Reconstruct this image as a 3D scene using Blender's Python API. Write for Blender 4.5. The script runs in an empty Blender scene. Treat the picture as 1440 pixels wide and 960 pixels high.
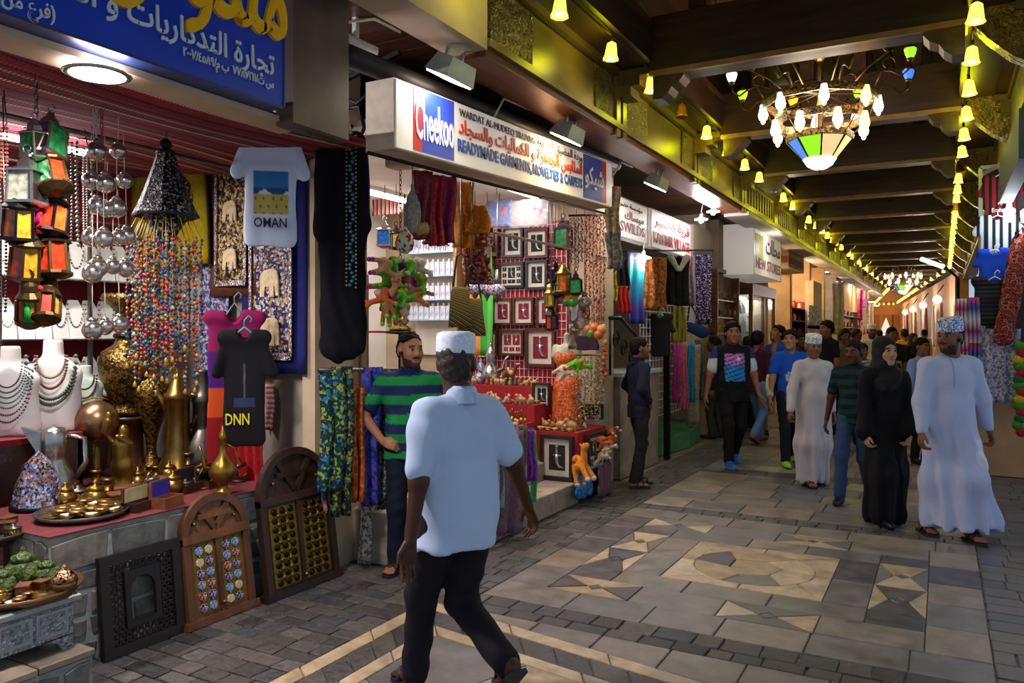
import bpy, math, random
import numpy as np
from mathutils import Vector, Matrix

# ------------------------------------------------------------------ camera, world, exposure
SC = bpy.context.scene
COL = SC.collection
FPX, VPX, HORIZ, EYE = 1100.0, 1325.0, 468.0, 1.6          # focal length in pixels, corridor vanishing point, horizon, eye height
YAW = math.atan((VPX - 720) / FPX)
_s, _c = math.sin(YAW), math.cos(YAW)
cam_d = bpy.data.cameras.new('camera')
cam_d.sensor_width = 36; cam_d.lens = 36 * FPX / 1440
cam_d.shift_y = -(480 - HORIZ) / 1440
cam_d.clip_end = 200
cam = bpy.data.objects.new('camera', cam_d); COL.objects.link(cam)
cam.location = (0, 0, EYE); cam.rotation_euler = (math.pi / 2, 0, YAW)
SC.camera = cam

world = bpy.data.worlds.new('daylight'); SC.world = world; world.use_nodes = True
bg = world.node_tree.nodes['Background']
bg.inputs[0].default_value = (0.62, 0.76, 1.0, 1); bg.inputs[1].default_value = 0.48
SC.view_settings.view_transform = 'Standard'; SC.view_settings.look = 'None'
SC.view_settings.gamma = 1; SC.view_settings.use_curve_mapping = False
SC.view_settings.exposure = 0.5

def at(u, v, X=None, Y=None, Z=None):
    """Point where the sight line through photo point (u, v) meets the plane X=, Y= or Z= of the place."""
    a = (u - 720) / FPX; b = (HORIZ - v) / FPX
    r = Vector((-_s + a * _c, _c + a * _s, b))
    t = X / r[0] if X is not None else (Y / r[1] if Y is not None else (Z - EYE) / r[2])
    return Vector((t * r[0], t * r[1], EYE + t * r[2]))

def lin(h):
    h = h.lstrip('#'); out = []
    for i in (0, 2, 4):
        c = int(h[i:i + 2], 16) / 255
        out.append(c / 12.92 if c <= 0.04045 else ((c + 0.055) / 1.055) ** 2.4)
    return tuple(out)

# ------------------------------------------------------------------ materials
_mc = {}
class NT:
    def __init__(s, name):
        s.m = bpy.data.materials.new(name); s.m.use_nodes = True
        s.t = s.m.node_tree; s.b = s.t.nodes['Principled BSDF']
    def n(s, typ, **kw):
        x = s.t.nodes.new(typ)
        for k, v in kw.items():
            if k.startswith('i_'):
                k = k[2:]; k = int(k) if k.isdigit() else k
                x.inputs[k].default_value = v
            else: setattr(x, k, v)
        return x
    def l(s, a, ao, b, bi):
        s.t.links.new(a.outputs[ao], b.inputs[bi] if not hasattr(b, 'is_linked') else b)
    def setp(s, **kw):
        for k, v in kw.items(): s.b.inputs[k].default_value = v
    def coord(s, scale=(1, 1, 1), kind='Object', rot=(0, 0, 0)):
        c = s.n('ShaderNodeTexCoord'); m = s.n('ShaderNodeMapping'); m.inputs['Scale'].default_value = scale
        m.inputs['Rotation'].default_value = rot
        s.l(c, kind, m, 'Vector'); return m
    def ramp(s, cols, const=False, pos=None):
        r = s.n('ShaderNodeValToRGB'); e = r.color_ramp
        if const: e.interpolation = 'CONSTANT'
        n = len(cols)
        while len(e.elements) < n: e.elements.new(1)
        for i, c in enumerate(cols):
            e.elements[i].position = pos[i] if pos else (i / n if const else i / max(1, n - 1))
            e.elements[i].color = (*(lin(c) if isinstance(c, str) else c), 1)
        return r
    def bump(s, node, out, strength=.3, dist=.01):
        b = s.n('ShaderNodeBump'); b.inputs['Strength'].default_value = strength; b.inputs['Distance'].default_value = dist
        s.l(node, out, b, 'Height'); s.l(b, 'Normal', s.b, 'Normal')

def M(name, col, rough=.6, metal=0, var=.25, scale=12, bump=.0, emit=0, spec=.5, stretch=(1, 1, 1), alpha=1, trans=0, coat=0):
    """Plain coloured material with soft noise variation."""
    if name in _mc: return _mc[name]
    t = NT(name); c = lin(col)
    t.setp(Roughness=rough, Metallic=metal); t.b.inputs['Specular IOR Level'].default_value = spec
    if var > 0:
        co = t.coord(stretch); nz = t.n('ShaderNodeTexNoise', i_Scale=scale, i_Detail=4.0); t.l(co, 0, nz, 'Vector')
        r = t.ramp([tuple(x * (1 - var) for x in c), tuple(min(1, x * (1 + var)) for x in c)], pos=[.3, .7])
        t.l(nz, 'Fac', r, 'Fac'); t.l(r, 'Color', t.b, 'Base Color')
        if bump: t.bump(nz, 'Fac', bump)
    else: t.b.inputs['Base Color'].default_value = (*c, 1)
    if emit:
        t.b.inputs['Emission Color'].default_value = (*c, 1); t.b.inputs['Emission Strength'].default_value = emit
    if alpha < 1: t.b.inputs['Alpha'].default_value = alpha
    if trans: t.b.inputs['Transmission Weight'].default_value = trans
    if coat: t.b.inputs['Coat Weight'].default_value = coat
    _mc[name] = t.m; return t.m

def EM(name, col, strength, base='#ffffff'):
    if name in _mc: return _mc[name]
    t = NT(name); t.b.inputs['Base Color'].default_value = (*lin(base), 1)
    t.b.inputs['Emission Color'].default_value = (*lin(col), 1); t.b.inputs['Emission Strength'].default_value = strength
    _mc[name] = t.m; return t.m

def PAT(name, cols, scale=10, kind='voronoi', stretch=(1, 1, 1), rough=.85, metal=0, rot=(0, 0, 0), distort=0, bump=.0, const=True, spec=.3):
    """Printed or woven pattern: several colours picked by voronoi cells, noise, waves or checks."""
    if name in _mc: return _mc[name]
    t = NT(name); t.setp(Roughness=rough, Metallic=metal); t.b.inputs['Specular IOR Level'].default_value = spec
    co = t.coord(stretch, rot=rot)
    r = t.ramp(cols, const)
    if kind == 'voronoi':
        nz = t.n('ShaderNodeTexNoise', i_Scale=scale * 1.5, i_Detail=1.0); t.l(co, 0, nz, 'Vector'); vm = t.n('ShaderNodeVectorMath', operation='MULTIPLY_ADD'); vm.inputs[1].default_value = (1.1 / scale,) * 3
        t.l(nz, 'Color', vm, 0); t.l(co, 0, vm, 2); v = t.n('ShaderNodeTexVoronoi', i_Scale=scale * 1.5); t.l(vm, 0, v, 'Vector')
        sp = t.n('ShaderNodeSeparateColor'); t.l(v, 'Color', sp, 0); t.l(sp, 0, r, 'Fac'); h = (v, 'Distance')
    elif kind == 'rings':
        v = t.n('ShaderNodeTexVoronoi', i_Scale=scale); t.l(co, 0, v, 'Vector'); t.l(v, 'Distance', r, 'Fac'); h = (v, 'Distance')
    elif kind == 'noise':
        v = t.n('ShaderNodeTexNoise', i_Scale=scale, i_Detail=3.0, i_Distortion=float(distort)); t.l(co, 0, v, 'Vector')
        mr = t.n('ShaderNodeMapRange'); mr.inputs[1].default_value = .28; mr.inputs[2].default_value = .72
        t.l(v, 'Fac', mr, 0); t.l(mr, 0, r, 'Fac'); h = (v, 'Fac')
    elif kind == 'grad':
        sp = t.n('ShaderNodeSeparateXYZ'); t.l(co, 0, sp, 0)
        ml = t.n('ShaderNodeMath', operation='MULTIPLY'); ml.inputs[1].default_value = scale; t.l(sp, 2, ml, 0)
        fr = t.n('ShaderNodeMath', operation='FRACT'); t.l(ml, 0, fr, 0); t.l(fr, 0, r, 'Fac'); h = None
    else:
        v = t.n('ShaderNodeTexWave', i_Scale=scale, i_Distortion=float(distort)); v.bands_direction = {'x': 'X', 'y': 'Y', 'z': 'Z', 'd': 'DIAGONAL'}[kind]
        v.wave_profile = 'SAW'; t.l(co, 0, v, 'Vector'); t.l(v, 'Fac', r, 'Fac'); h = (v, 'Fac')
    t.l(r, 'Color', t.b, 'Base Color')
    if bump and h: t.bump(h[0], h[1], bump)
    _mc[name] = t.m; return t.m

def WOOD(name, c1, c2, rough=.55, scale=3, stretch=(1, 8, 8), bump=.15, vary=True, carve=0, carve_scale=9):
    if name in _mc: return _mc[name]
    t = NT(name); t.setp(Roughness=rough)
    co = t.coord(stretch); nz = t.n('ShaderNodeTexNoise', i_Scale=scale, i_Detail=6.0, i_Distortion=.6); t.l(co, 0, nz, 'Vector')
    r = t.ramp([c1, c2], pos=[.3, .7]); t.l(nz, 'Fac', r, 'Fac')
    if vary:
        oi = t.n('ShaderNodeObjectInfo'); mr = t.n('ShaderNodeMapRange'); mr.inputs[3].default_value = .7; mr.inputs[4].default_value = 1.25
        t.l(oi, 'Random', mr, 0)
        hs = t.n('ShaderNodeHueSaturation'); t.l(mr, 0, hs, 'Value'); t.l(r, 'Color', hs, 'Color'); t.l(hs, 'Color', t.b, 'Base Color')
    else: t.l(r, 'Color', t.b, 'Base Color')
    if carve:
        c2_ = t.coord((1, 1, 1)); v = t.n('ShaderNodeTexVoronoi', i_Scale=carve_scale); v.feature = 'SMOOTH_F1'; t.l(c2_, 0, v, 'Vector')
        n2 = t.n('ShaderNodeTexNoise', i_Scale=carve_scale * 1.5, i_Distortion=2.0); t.l(c2_, 0, n2, 'Vector')
        ad = t.n('ShaderNodeMath', operation='ADD'); t.l(v, 'Distance', ad, 0); t.l(n2, 'Fac', ad, 1)
        t.bump(ad, 0, carve, .04)
    else: t.bump(nz, 'Fac', bump)
    _mc[name] = t.m; return t.m

def STONE(name, cols, rough=.55, scale=9, bump=.25, gloss=0):
    """Stone whose tone differs from piece to piece (by object and by mesh island)."""
    if name in _mc: return _mc[name]
    t = NT(name); t.setp(Roughness=rough)
    oi = t.n('ShaderNodeObjectInfo'); ge = t.n('ShaderNodeNewGeometry')
    ad = t.n('ShaderNodeMath', operation='ADD'); t.l(oi, 'Random', ad, 0); t.l(ge, 'Random Per Island', ad, 1)
    fr = t.n('ShaderNodeMath', operation='FRACT'); t.l(ad, 0, fr, 0)
    r = t.ramp(cols); t.l(fr, 0, r, 'Fac')
    nz = t.n('ShaderNodeTexNoise', i_Scale=float(scale), i_Detail=7.0, i_Roughness=.65); t.l(ge, 'Position', nz, 'Vector')
    mr = t.n('ShaderNodeMapRange'); mr.inputs[1].default_value = .3; mr.inputs[2].default_value = .7; mr.inputs[3].default_value = .55; mr.inputs[4].default_value = 1.35
    t.l(nz, 'Fac', mr, 0)
    hs = t.n('ShaderNodeHueSaturation'); t.l(mr, 0, hs, 'Value'); t.l(r, 'Color', hs, 'Color'); t.l(hs, 'Color', t.b, 'Base Color')
    rr = t.n('ShaderNodeMapRange'); rr.inputs[3].default_value = max(.15, rough - .2); rr.inputs[4].default_value = rough + .2
    t.l(nz, 'Fac', rr, 0); t.l(rr, 0, t.b, 'Roughness')
    t.bump(nz, 'Fac', bump, .01)
    _mc[name] = t.m; return t.m

def VCOL(name, rough=.85, bump=.0, scale=250, metal=0, sheen=0):
    """Material that takes its own colours from the mesh (prints, stripes, skin features)."""
    if name in _mc: return _mc[name]
    t = NT(name); t.setp(Roughness=rough, Metallic=metal); t.b.inputs['Specular IOR Level'].default_value = .3
    a = t.n('ShaderNodeVertexColor'); a.layer_name = 'Col'; t.l(a, 'Color', t.b, 'Base Color')
    if sheen: t.b.inputs['Sheen Weight'].default_value = sheen
    if bump:
        co = t.coord(); nz = t.n('ShaderNodeTexNoise', i_Scale=float(scale), i_Detail=2.0); t.l(co, 0, nz, 'Vector'); t.bump(nz, 'Fac', bump, .004)
    _mc[name] = t.m; return t.m

def cloth(col, var=.18): return M('cloth_' + col.lstrip('#'), col, .9, 0, var, 25, .25, spec=.2)

# ------------------------------------------------------------------ mesh builder
class MB:
    def __init__(s): s.v = []; s.f = []; s.m = []; s.sm = []; s.M = None; s.mi = 0
    def add(s, vs, fs, smooth=False, mi=None):
        o = len(s.v)
        if s.M is not None: vs = [tuple(s.M @ Vector(p)) for p in vs]
        s.v.extend(tuple(p) for p in vs); mi = s.mi if mi is None else mi
        for f in fs: s.f.append([i + o for i in f]); s.m.append(mi); s.sm.append(smooth)
        return s
    def box(s, x0, x1, y0, y1, z0, z1, mi=None):
        vs = [(x, y, z) for z in (z0, z1) for y in (y0, y1) for x in (x0, x1)]
        return s.add(vs, [(0, 2, 3, 1), (4, 5, 7, 6), (0, 1, 5, 4), (2, 6, 7, 3), (0, 4, 6, 2), (1, 3, 7, 5)], False, mi)
    def cbox(s, c, d, mi=None):
        return s.box(c[0] - d[0] / 2, c[0] + d[0] / 2, c[1] - d[1] / 2, c[1] + d[1] / 2, c[2] - d[2] / 2, c[2] + d[2] / 2, mi)
    def bbox(s, c, d, b=.01, mi=None):
        """box with bevelled vertical and top edges"""
        hx, hy, hz = d[0] / 2, d[1] / 2, d[2] / 2; vs = []
        for (z, i) in ((-hz, b), (-hz + b, 0), (hz - b, 0), (hz, b)):
            for (sx, sy) in ((-1, -1), (1, -1), (1, 1), (-1, 1)): vs.append((c[0] + sx * (hx - i), c[1] + sy * (hy - i), c[2] + z))
        fs = [(3, 2, 1, 0), (12, 13, 14, 15)]
        for k in range(3):
            for j in range(4): a, b_ = k * 4 + j, k * 4 + (j + 1) % 4; fs.append((a, b_, b_ + 4, a + 4))
        return s.add(vs, fs, False, mi)
    def bar(s, a, b, w, h=None, mi=None, up=(0, 0, 1)):
        """rectangular bar from a to b"""
        h = h or w; a = Vector(a); b = Vector(b); d = (b - a).normalized(); up = Vector(up)
        if abs(d.dot(up)) > .99: up = Vector((1, 0, 0))
        r = d.cross(up).normalized(); u = r.cross(d)
        vs = [p + r * (sx * w / 2) + u * (sz * h / 2) for p in (a, b) for (sx, sz) in ((-1, -1), (1, -1), (1, 1), (-1, 1))]
        return s.add(vs, [(0, 1, 2, 3), (7, 6, 5, 4), (0, 4, 5, 1), (1, 5, 6, 2), (2, 6, 7, 3), (3, 7, 4, 0)], False, mi)
    def lathe(s, prof, n=16, c=(0, 0, 0), smooth=True, mi=None, sx=1, sy=1, capb=True, capt=True, rot0=0):
        vs = []; fs = []
        for (r, z) in prof:
            for k in range(n):
                a = 2 * math.pi * k / n + rot0; vs.append((c[0] + r * sx * math.cos(a), c[1] + r * sy * math.sin(a), c[2] + z))
        for i in range(len(prof) - 1):
            for k in range(n): a = i * n + k; b = i * n + (k + 1) % n; fs.append((a, b, b + n, a + n))
        if capb and prof[0][0] > 1e-5: fs.append(tuple(range(n))[::-1])
        if capt and prof[-1][0] > 1e-5: fs.append(tuple(range((len(prof) - 1) * n, len(prof) * n)))
        return s.add(vs, fs, smooth, mi)
    def cyl(s, a, b, r, r2=None, n=10, mi=None, smooth=True): return s.tube([a, b], [r, r if r2 is None else r2], n, mi, smooth)
    def tube(s, path, r, n=6, mi=None, smooth=True, closed=False, flat=1):
        P = [Vector(p) for p in path]; N = len(P)
        R = [r] * N if not hasattr(r, '__len__') else list(r)
        vs = []; fs = []; pu = None
        for i, p in enumerate(P):
            if closed: d = P[(i + 1) % N] - P[i - 1]
            else: d = P[min(i + 1, N - 1)] - P[max(i - 1, 0)]
            if d.length < 1e-9: d = Vector((0, 0, 1))
            d.normalize()
            if pu is None:
                pu = Vector((0, 0, 1)) if abs(d.z) < .9 else Vector((1, 0, 0))
            u = (pu - d * pu.dot(d))
            if u.length < 1e-6: u = d.orthogonal()
            u.normalize(); w = d.cross(u); pu = u
            for k in range(n):
                a = 2 * math.pi * k / n; vs.append(p + (u * math.cos(a) * flat + w * math.sin(a)) * R[i])
        for i in range(N if closed else N - 1):
            for k in range(n):
                a = i * n + k; b = i * n + (k + 1) % n; j = ((i + 1) % N) * n
                fs.append((a, b, j + (k + 1) % n, j + k))
        if not closed: fs.append(tuple(range(n))[::-1]); fs.append(tuple(range((N - 1) * n, N * n)))
        return s.add(vs, fs, smooth, mi)
    def ball(s, c, r, n=10, m=6, mi=None, sz=1, sx=1, sy=1):
        prof = [(max(1e-6, r * math.sin(math.pi * i / m)), -r * sz * math.cos(math.pi * i / m)) for i in range(m + 1)]
        return s.lathe(prof, n, c, True, mi, sx, sy, False, False)
    def bead(s, c, r, mi=None):
        x, y, z = c
        return s.add([(x + r, y, z), (x - r, y, z), (x, y + r, z), (x, y - r, z), (x, y, z + r), (x, y, z - r)],
                     [(0, 2, 4), (2, 1, 4), (1, 3, 4), (3, 0, 4), (2, 0, 5), (1, 2, 5), (3, 1, 5), (0, 3, 5)], True, mi)
    def prism(s, poly, z0, z1, axis='z', mi=None, bev=0, smooth=False):
        """polygon (ccw) extruded along an axis"""
        def mp(a, b, z): return (a, b, z) if axis == 'z' else ((a, z, b) if axis == 'y' else (z, a, b))
        n = len(poly); vs = [mp(a, b, z0) for a, b in poly]
        if bev:
            cx = sum(p[0] for p in poly) / n; cy = sum(p[1] for p in poly) / n
            def ins(p):
                d = math.hypot(p[0] - cx, p[1] - cy) or 1; k = max(0, 1 - bev * 1.3 / d); return (cx + (p[0] - cx) * k, cy + (p[1] - cy) * k)
            sg = 1 if z1 > z0 else -1
            vs += [mp(a, b, z1 - sg * bev) for a, b in poly] + [mp(*ins(p), z1) for p in poly]
            L = 3
        else: vs += [mp(a, b, z1) for a, b in poly]; L = 2
        fs = [tuple(range(n))[::-1], tuple(range((L - 1) * n, L * n))]
        for k in range(L - 1):
            for i in range(n): a = k * n + i; b = k * n + (i + 1) % n; fs.append((a, b, b + n, a + n))
        return s.add(vs, fs, smooth, mi)
    def grid(s, fn, nu, nv, mi=None, thick=0, smooth=True):
        """surface fn(a,b)->xyz for a,b in 0..1; with thick it becomes a closed sheet"""
        P = [[Vector(fn(i / nu, j / nv)) for j in range(nv + 1)] for i in range(nu + 1)]
        vs = [p for r in P for p in r]; w = nv + 1; fs = []
        for i in range(nu):
            for j in range(nv): fs.append((i * w + j, (i + 1) * w + j, (i + 1) * w + j + 1, i * w + j + 1))
        if thick:
            o = len(vs); back = []
            for i in range(nu + 1):
                for j in range(nv + 1):
                    du = P[min(i + 1, nu)][j] - P[max(i - 1, 0)][j]; dv = P[i][min(j + 1, nv)] - P[i][max(j - 1, 0)]
                    n_ = du.cross(dv)
                    n_ = n_.normalized() if n_.length > 1e-9 else Vector((0, 1, 0))
                    back.append(P[i][j] - n_ * thick)
            vs = vs + back; fs = fs + [tuple(reversed([q + o for q in f])) for f in fs]
            rim = [i * w for i in range(nu + 1)] + [nu * w + j for j in range(1, nv + 1)] + [i * w + nv for i in range(nu - 1, -1, -1)] + [j for j in range(nv - 1, 0, -1)]
            for k in range(len(rim)): a, b = rim[k], rim[(k + 1) % len(rim)]; fs.append((b, a, a + o, b + o))
        return s.add(vs, fs, smooth, mi)
    def mesh(s, name, mats):
        me = bpy.data.meshes.new(name); me.from_pydata(s.v, [], s.f)
        for m in (mats if isinstance(mats, (list, tuple)) else [mats]): me.materials.append(m)
        me.polygons.foreach_set('material_index', s.m); me.polygons.foreach_set('use_smooth', s.sm); me.update()
        return me

def link(name, data, parent=None, loc=None, rot=None):
    o = bpy.data.objects.new(name, data); COL.objects.link(o)
    if parent is not None: o.parent = parent; KIDS.setdefault(parent.name, []).append(o)
    if loc is not None: o.location = loc
    if rot is not None: o.rotation_euler = rot
    return o
def tag(o, label=None, cat=None, group=None, kind=None):
    if label: o['label'] = label
    if cat: o['category'] = cat
    if group: o['group'] = group
    if kind: o['kind'] = kind
    return o
def thing(name, label, cat, loc=(0, 0, 0), rz=0, group=None):
    o = link(name, None, None, loc, (0, 0, rz)); o.empty_display_size = .1
    return tag(o, label, cat, group)
def part(name, mb, mats, parent, loc=None, rot=None, label=None):
    o = link(name, mb.mesh(name, mats) if isinstance(mb, MB) else mb, parent, loc, rot)
    if label: o['label'] = label
    return o
def solo(name, mb, mats, label, cat, loc=(0, 0, 0), rz=0, group=None):
    return tag(link(name, mb.mesh(name, mats) if isinstance(mb, MB) else mb, None, loc, (0, 0, rz)), label, cat, group)
def struct(name, mb, mats, loc=None): return tag(link(name, mb.mesh(name, mats), None, loc), kind='structure')
def dup(root, loc=None, rz=None, label=None, group=None, remap=None, scale=None, rot=None):
    """Copy of a thing with copies of its parts and sub-parts; remap = {part name: material}."""
    def cp(o, par):
        c = o.copy(); COL.objects.link(c)
        if par is not None: c.parent = par; KIDS.setdefault(par.name, []).append(c)
        if remap:
            k = o.name.split('.')[0]
            if k in remap and c.data:
                c.material_slots[0].link = 'OBJECT'; c.material_slots[0].material = remap[k]
        for ch in KIDS.get(o.name, ()): cp(ch, c)
        return c
    r = cp(root, None)
    if loc is not None: r.location = loc
    if rz is not None: r.rotation_euler = (0, 0, rz)
    if rot is not None: r.rotation_euler = rot
    if scale is not None: r.scale = (scale,) * 3 if not hasattr(scale, '__len__') else scale
    if label: r['label'] = label
    if group: r['group'] = group
    return r
KIDS = {}
def lamp(kind, parent, loc, energy, col='#ffffff', size=.2, size2=None, rot=(0, 0, 0), spot=None):
    d = bpy.data.lights.new('lamp_light', kind); d.energy = energy; d.color = lin(col)
    if kind == 'AREA':
        d.size = size
        if size2: d.shape = 'RECTANGLE'; d.size_y = size2
    else: d.shadow_soft_size = size
    if kind == 'SPOT': d.spot_size = spot or 2.0; d.spot_blend = .6
    return link('lamp_light', d, parent, loc, rot)

# ------------------------------------------------------------------ lettering
_AR = {}
def _ar_init():
    c = 0xFE8D
    for ch, n in (('ا', 2), ('ب', 4), ('ة', 2), ('ت', 4), ('ث', 4), ('ج', 4), ('ح', 4), ('خ', 4), ('د', 2), ('ذ', 2), ('ر', 2), ('ز', 2), ('س', 4), ('ش', 4),
                  ('ص', 4), ('ض', 4), ('ط', 4), ('ظ', 4), ('ع', 4), ('غ', 4), ('ف', 4), ('ق', 4), ('ك', 4), ('ل', 4), ('م', 4), ('ن', 4), ('ه', 4), ('و', 2), ('ى', 2), ('ي', 4)):
        _AR[ch] = (c, n); c += n
    _AR['ؤ'] = (0xFE85, 2); _AR['ـ'] = (0x640, 0)
_ar_init()
def arabic(t):
    """Joined letter forms in visual (left to right) order."""
    out = []
    for i, ch in enumerate(t):
        if ch not in _AR: out.append({'(': ')', ')': '('}.get(ch, ch)); continue
        c, n = _AR[ch]
        pv = t[i - 1] if i else ' '; nx = t[i + 1] if i + 1 < len(t) else ' '
        jp = pv in _AR and _AR[pv][1] in (4, 0); jn = nx in _AR and n in (4, 0)
        if n == 0: out.append(ch); continue
        k = (3 if jn else 1) if jp else (2 if jn else 0)
        if n == 2: k = 1 if jp else 0
        out.append(chr(c + k))
    s = ''.join(out); r = s[::-1]
    import re
    return re.sub('[٠-٩]+', lambda m: m.group(0)[::-1], r)
def text(body, size_w, size_h, mat, parent, depth=.004, bold=0, name='lettering', loc=(0, 0, 0), rot=(0, 0, 0), align='c', serif=False):
    """Lettering as a mesh fitted into size_w x size_h, in its own XY plane."""
    cu = bpy.data.curves.new('t', 'FONT'); cu.body = body; cu.offset = bold; cu.extrude = .02; cu.resolution_u = 2
    o = bpy.data.objects.new('t', cu); COL.objects.link(o)
    dg = bpy.context.evaluated_depsgraph_get(); me = bpy.data.meshes.new_from_object(o.evaluated_get(dg))
    bpy.data.objects.remove(o); bpy.data.curves.remove(cu)
    n = len(me.vertices); co = np.empty(n * 3, np.float32); me.vertices.foreach_get('co', co); co = co.reshape(-1, 3)
    lo, hi = co.min(0), co.max(0); c = (lo + hi) / 2
    co[:, 0] = (co[:, 0] - c[0]) * size_w / max(1e-6, hi[0] - lo[0]); co[:, 1] = (co[:, 1] - c[1]) * size_h / max(1e-6, hi[1] - lo[1]); co[:, 2] *= depth / .02
    me.vertices.foreach_set('co', co.ravel()); me.materials.clear(); me.materials.append(mat); me.update()
    return link(name, me, parent, loc, rot)

# ------------------------------------------------------------------ rounded soft forms (signed distance fields meshed with surface nets)
def _smin(a, b, k):
    h = np.clip(.5 + .5 * (a - b) / k, 0, 1); return a * (1 - h) + b * h - k * h * (1 - h)
def C(a, b, ra, rb=None, k=.03, fl=None, op='u'): return ('c', np.array(a, float), np.array(b, float), ra, ra if rb is None else rb, k, fl, op)
def E(c, r, k=.03, R=None, op='u'): return ('e', np.array(c, float), np.array(r, float), R, None, k, None, op)
def PL(n, d): return ('p', np.array(n, float), d, 0, 0, 0, None, 'i')            # keep n.p < d
def sdf_mesh(name, prims, h, mats, disp=None, colf=None, matf=None):
    lo = np.full(3, 9.); hi = np.full(3, -9.)
    for p in prims:
        if p[7] != 'u': continue
        if p[0] == 'c':
            r = max(p[3], p[4]); 
            for q in (p[1], p[2]): lo = np.minimum(lo, q - r); hi = np.maximum(hi, q + r)
        else: r = max(p[2]) if p[3] is not None else p[2]; lo = np.minimum(lo, p[1] - r); hi = np.maximum(hi, p[1] + r)
    pad = 3 * h + .02; lo -= pad; hi += pad
    N = np.ceil((hi - lo) / h).astype(int) + 1
    ax = [(lo[i] + h * np.arange(N[i])).astype(np.float32) for i in range(3)]
    D = np.full(N, .3, np.float32)
    for p in prims:
        typ, op, k = p[0], p[7], p[5]
        if typ == 'p':
            X, Y, Z = ax[0][:, None, None], ax[1][None, :, None], ax[2][None, None, :]
            D = np.maximum(D, (X * p[1][0] + Y * p[1][1] + Z * p[1][2] - p[2]).astype(np.float32)); continue
        if typ == 'c': r = max(p[3], p[4]); l_, h_ = np.minimum(p[1], p[2]) - r, np.maximum(p[1], p[2]) + r
        else: r = max(p[2]) if p[3] is not None else p[2]; l_, h_ = p[1] - r, p[1] + r
        m = max(k, .01) + 3 * h
        i0 = np.maximum(0, np.floor((l_ - m - lo) / h)).astype(int); i1 = np.minimum(N, np.ceil((h_ + m - lo) / h).astype(int) + 1)
        if (i1 <= i0).any(): continue
        sl = tuple(slice(a, b) for a, b in zip(i0, i1))
        X, Y, Z = ax[0][sl[0]][:, None, None], ax[1][sl[1]][None, :, None], ax[2][sl[2]][None, None, :]
        if typ == 'c':
            a, b = p[1], p[2]; ba = b - a; L2 = float(ba @ ba) or 1e-9
            t = np.clip(((X - a[0]) * ba[0] + (Y - a[1]) * ba[1] + (Z - a[2]) * ba[2]) / L2, 0, 1)
            qx, qy, qz = X - a[0] - t * ba[0], Y - a[1] - t * ba[1], Z - a[2] - t * ba[2]
            rr = p[3] + (p[4] - p[3]) * t
            if p[6] is not None:
                n, s_ = p[6]; n = np.array(n, float); n = n / np.linalg.norm(n); dn = qx * n[0] + qy * n[1] + qz * n[2]
                e = dn * (1 / s_ - 1); qx = qx + e * n[0]; qy = qy + e * n[1]; qz = qz + e * n[2]
                d = (np.sqrt(qx * qx + qy * qy + qz * qz) - rr) * (.5 + .5 * s_)
            else: d = np.sqrt(qx * qx + qy * qy + qz * qz) - rr
        else:
            c, r, R = p[1], p[2], p[3]
            qx, qy, qz = X - c[0], Y - c[1], Z - c[2]
            if R is not None:
                qx, qy, qz = (qx * R[0][0] + qy * R[1][0] + qz * R[2][0], qx * R[0][1] + qy * R[1][1] + qz * R[2][1], qx * R[0][2] + qy * R[1][2] + qz * R[2][2])
            k0 = np.sqrt((qx / r[0]) ** 2 + (qy / r[1]) ** 2 + (qz / r[2]) ** 2) + 1e-6
            k1 = np.sqrt((qx / r[0] ** 2) ** 2 + (qy / r[1] ** 2) ** 2 + (qz / r[2] ** 2) ** 2) + 1e-6
            d = k0 * (k0 - 1) / k1
        if op == 'u': D[sl] = _smin(D[sl], d, max(k, 1e-4))
        elif op == 's': D[sl] = -_smin(-D[sl], d, max(k, 1e-4))
    if disp is not None:
        X, Y, Z = ax[0][:, None, None], ax[1][None, :, None], ax[2][None, None, :]
        D = D + disp(X, Y, Z).astype(np.float32)
    ins = D < 0
    cs = np.zeros(N - 1, np.int8)
    for dx in (0, 1):
        for dy in (0, 1):
            for dz in (0, 1): cs += ins[dx:N[0] - 1 + dx, dy:N[1] - 1 + dy, dz:N[2] - 1 + dz]
    act = (cs > 0) & (cs < 8); ids = np.full(N - 1, -1, np.int32); idx = np.argwhere(act); nv = len(idx)
    ids[act] = np.arange(nv)
    acc = np.zeros((nv, 3)); cnt = np.zeros(nv)
    for axn in range(3):
        o1, o2 = [q for q in range(3) if q != axn]
        for a in (0, 1):
            for b in (0, 1):
                off = np.zeros(3, int); off[o1] = a; off[o2] = b; p0 = idx + off; q = off.copy(); q[axn] = 1; p1 = idx + q
                d0 = D[p0[:, 0], p0[:, 1], p0[:, 2]]; d1 = D[p1[:, 0], p1[:, 1], p1[:, 2]]
                x = (d0 < 0) != (d1 < 0); t = np.where(x, d0 / np.where(x, d0 - d1, 1), 0)
                pt = off[None, :].repeat(nv, 0).astype(float); pt[:, axn] += t
                acc[x] += pt[x]; cnt[x] += 1
    co = lo + h * (idx + acc / np.maximum(cnt, 1)[:, None])
    quads = []
    for axn in range(3):
        b1, b2 = (axn + 1) % 3, (axn + 2) % 3
        sa = [slice(None)] * 3; sb = [slice(None)] * 3; sa[axn] = slice(0, -1); sb[axn] = slice(1, None)
        A, B = ins[tuple(sa)], ins[tuple(sb)]
        e = np.argwhere(A != B)
        ok = (e[:, b1] > 0) & (e[:, b2] > 0) & (e[:, b1] < N[b1] - 1) & (e[:, b2] < N[b2] - 1); e = e[ok]
        if not len(e): continue
        s_ = A[e[:, 0], e[:, 1], e[:, 2]]
        def cell(i, j):
            q = e.copy(); q[:, b1] += i; q[:, b2] += j; return ids[q[:, 0], q[:, 1], q[:, 2]]
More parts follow.
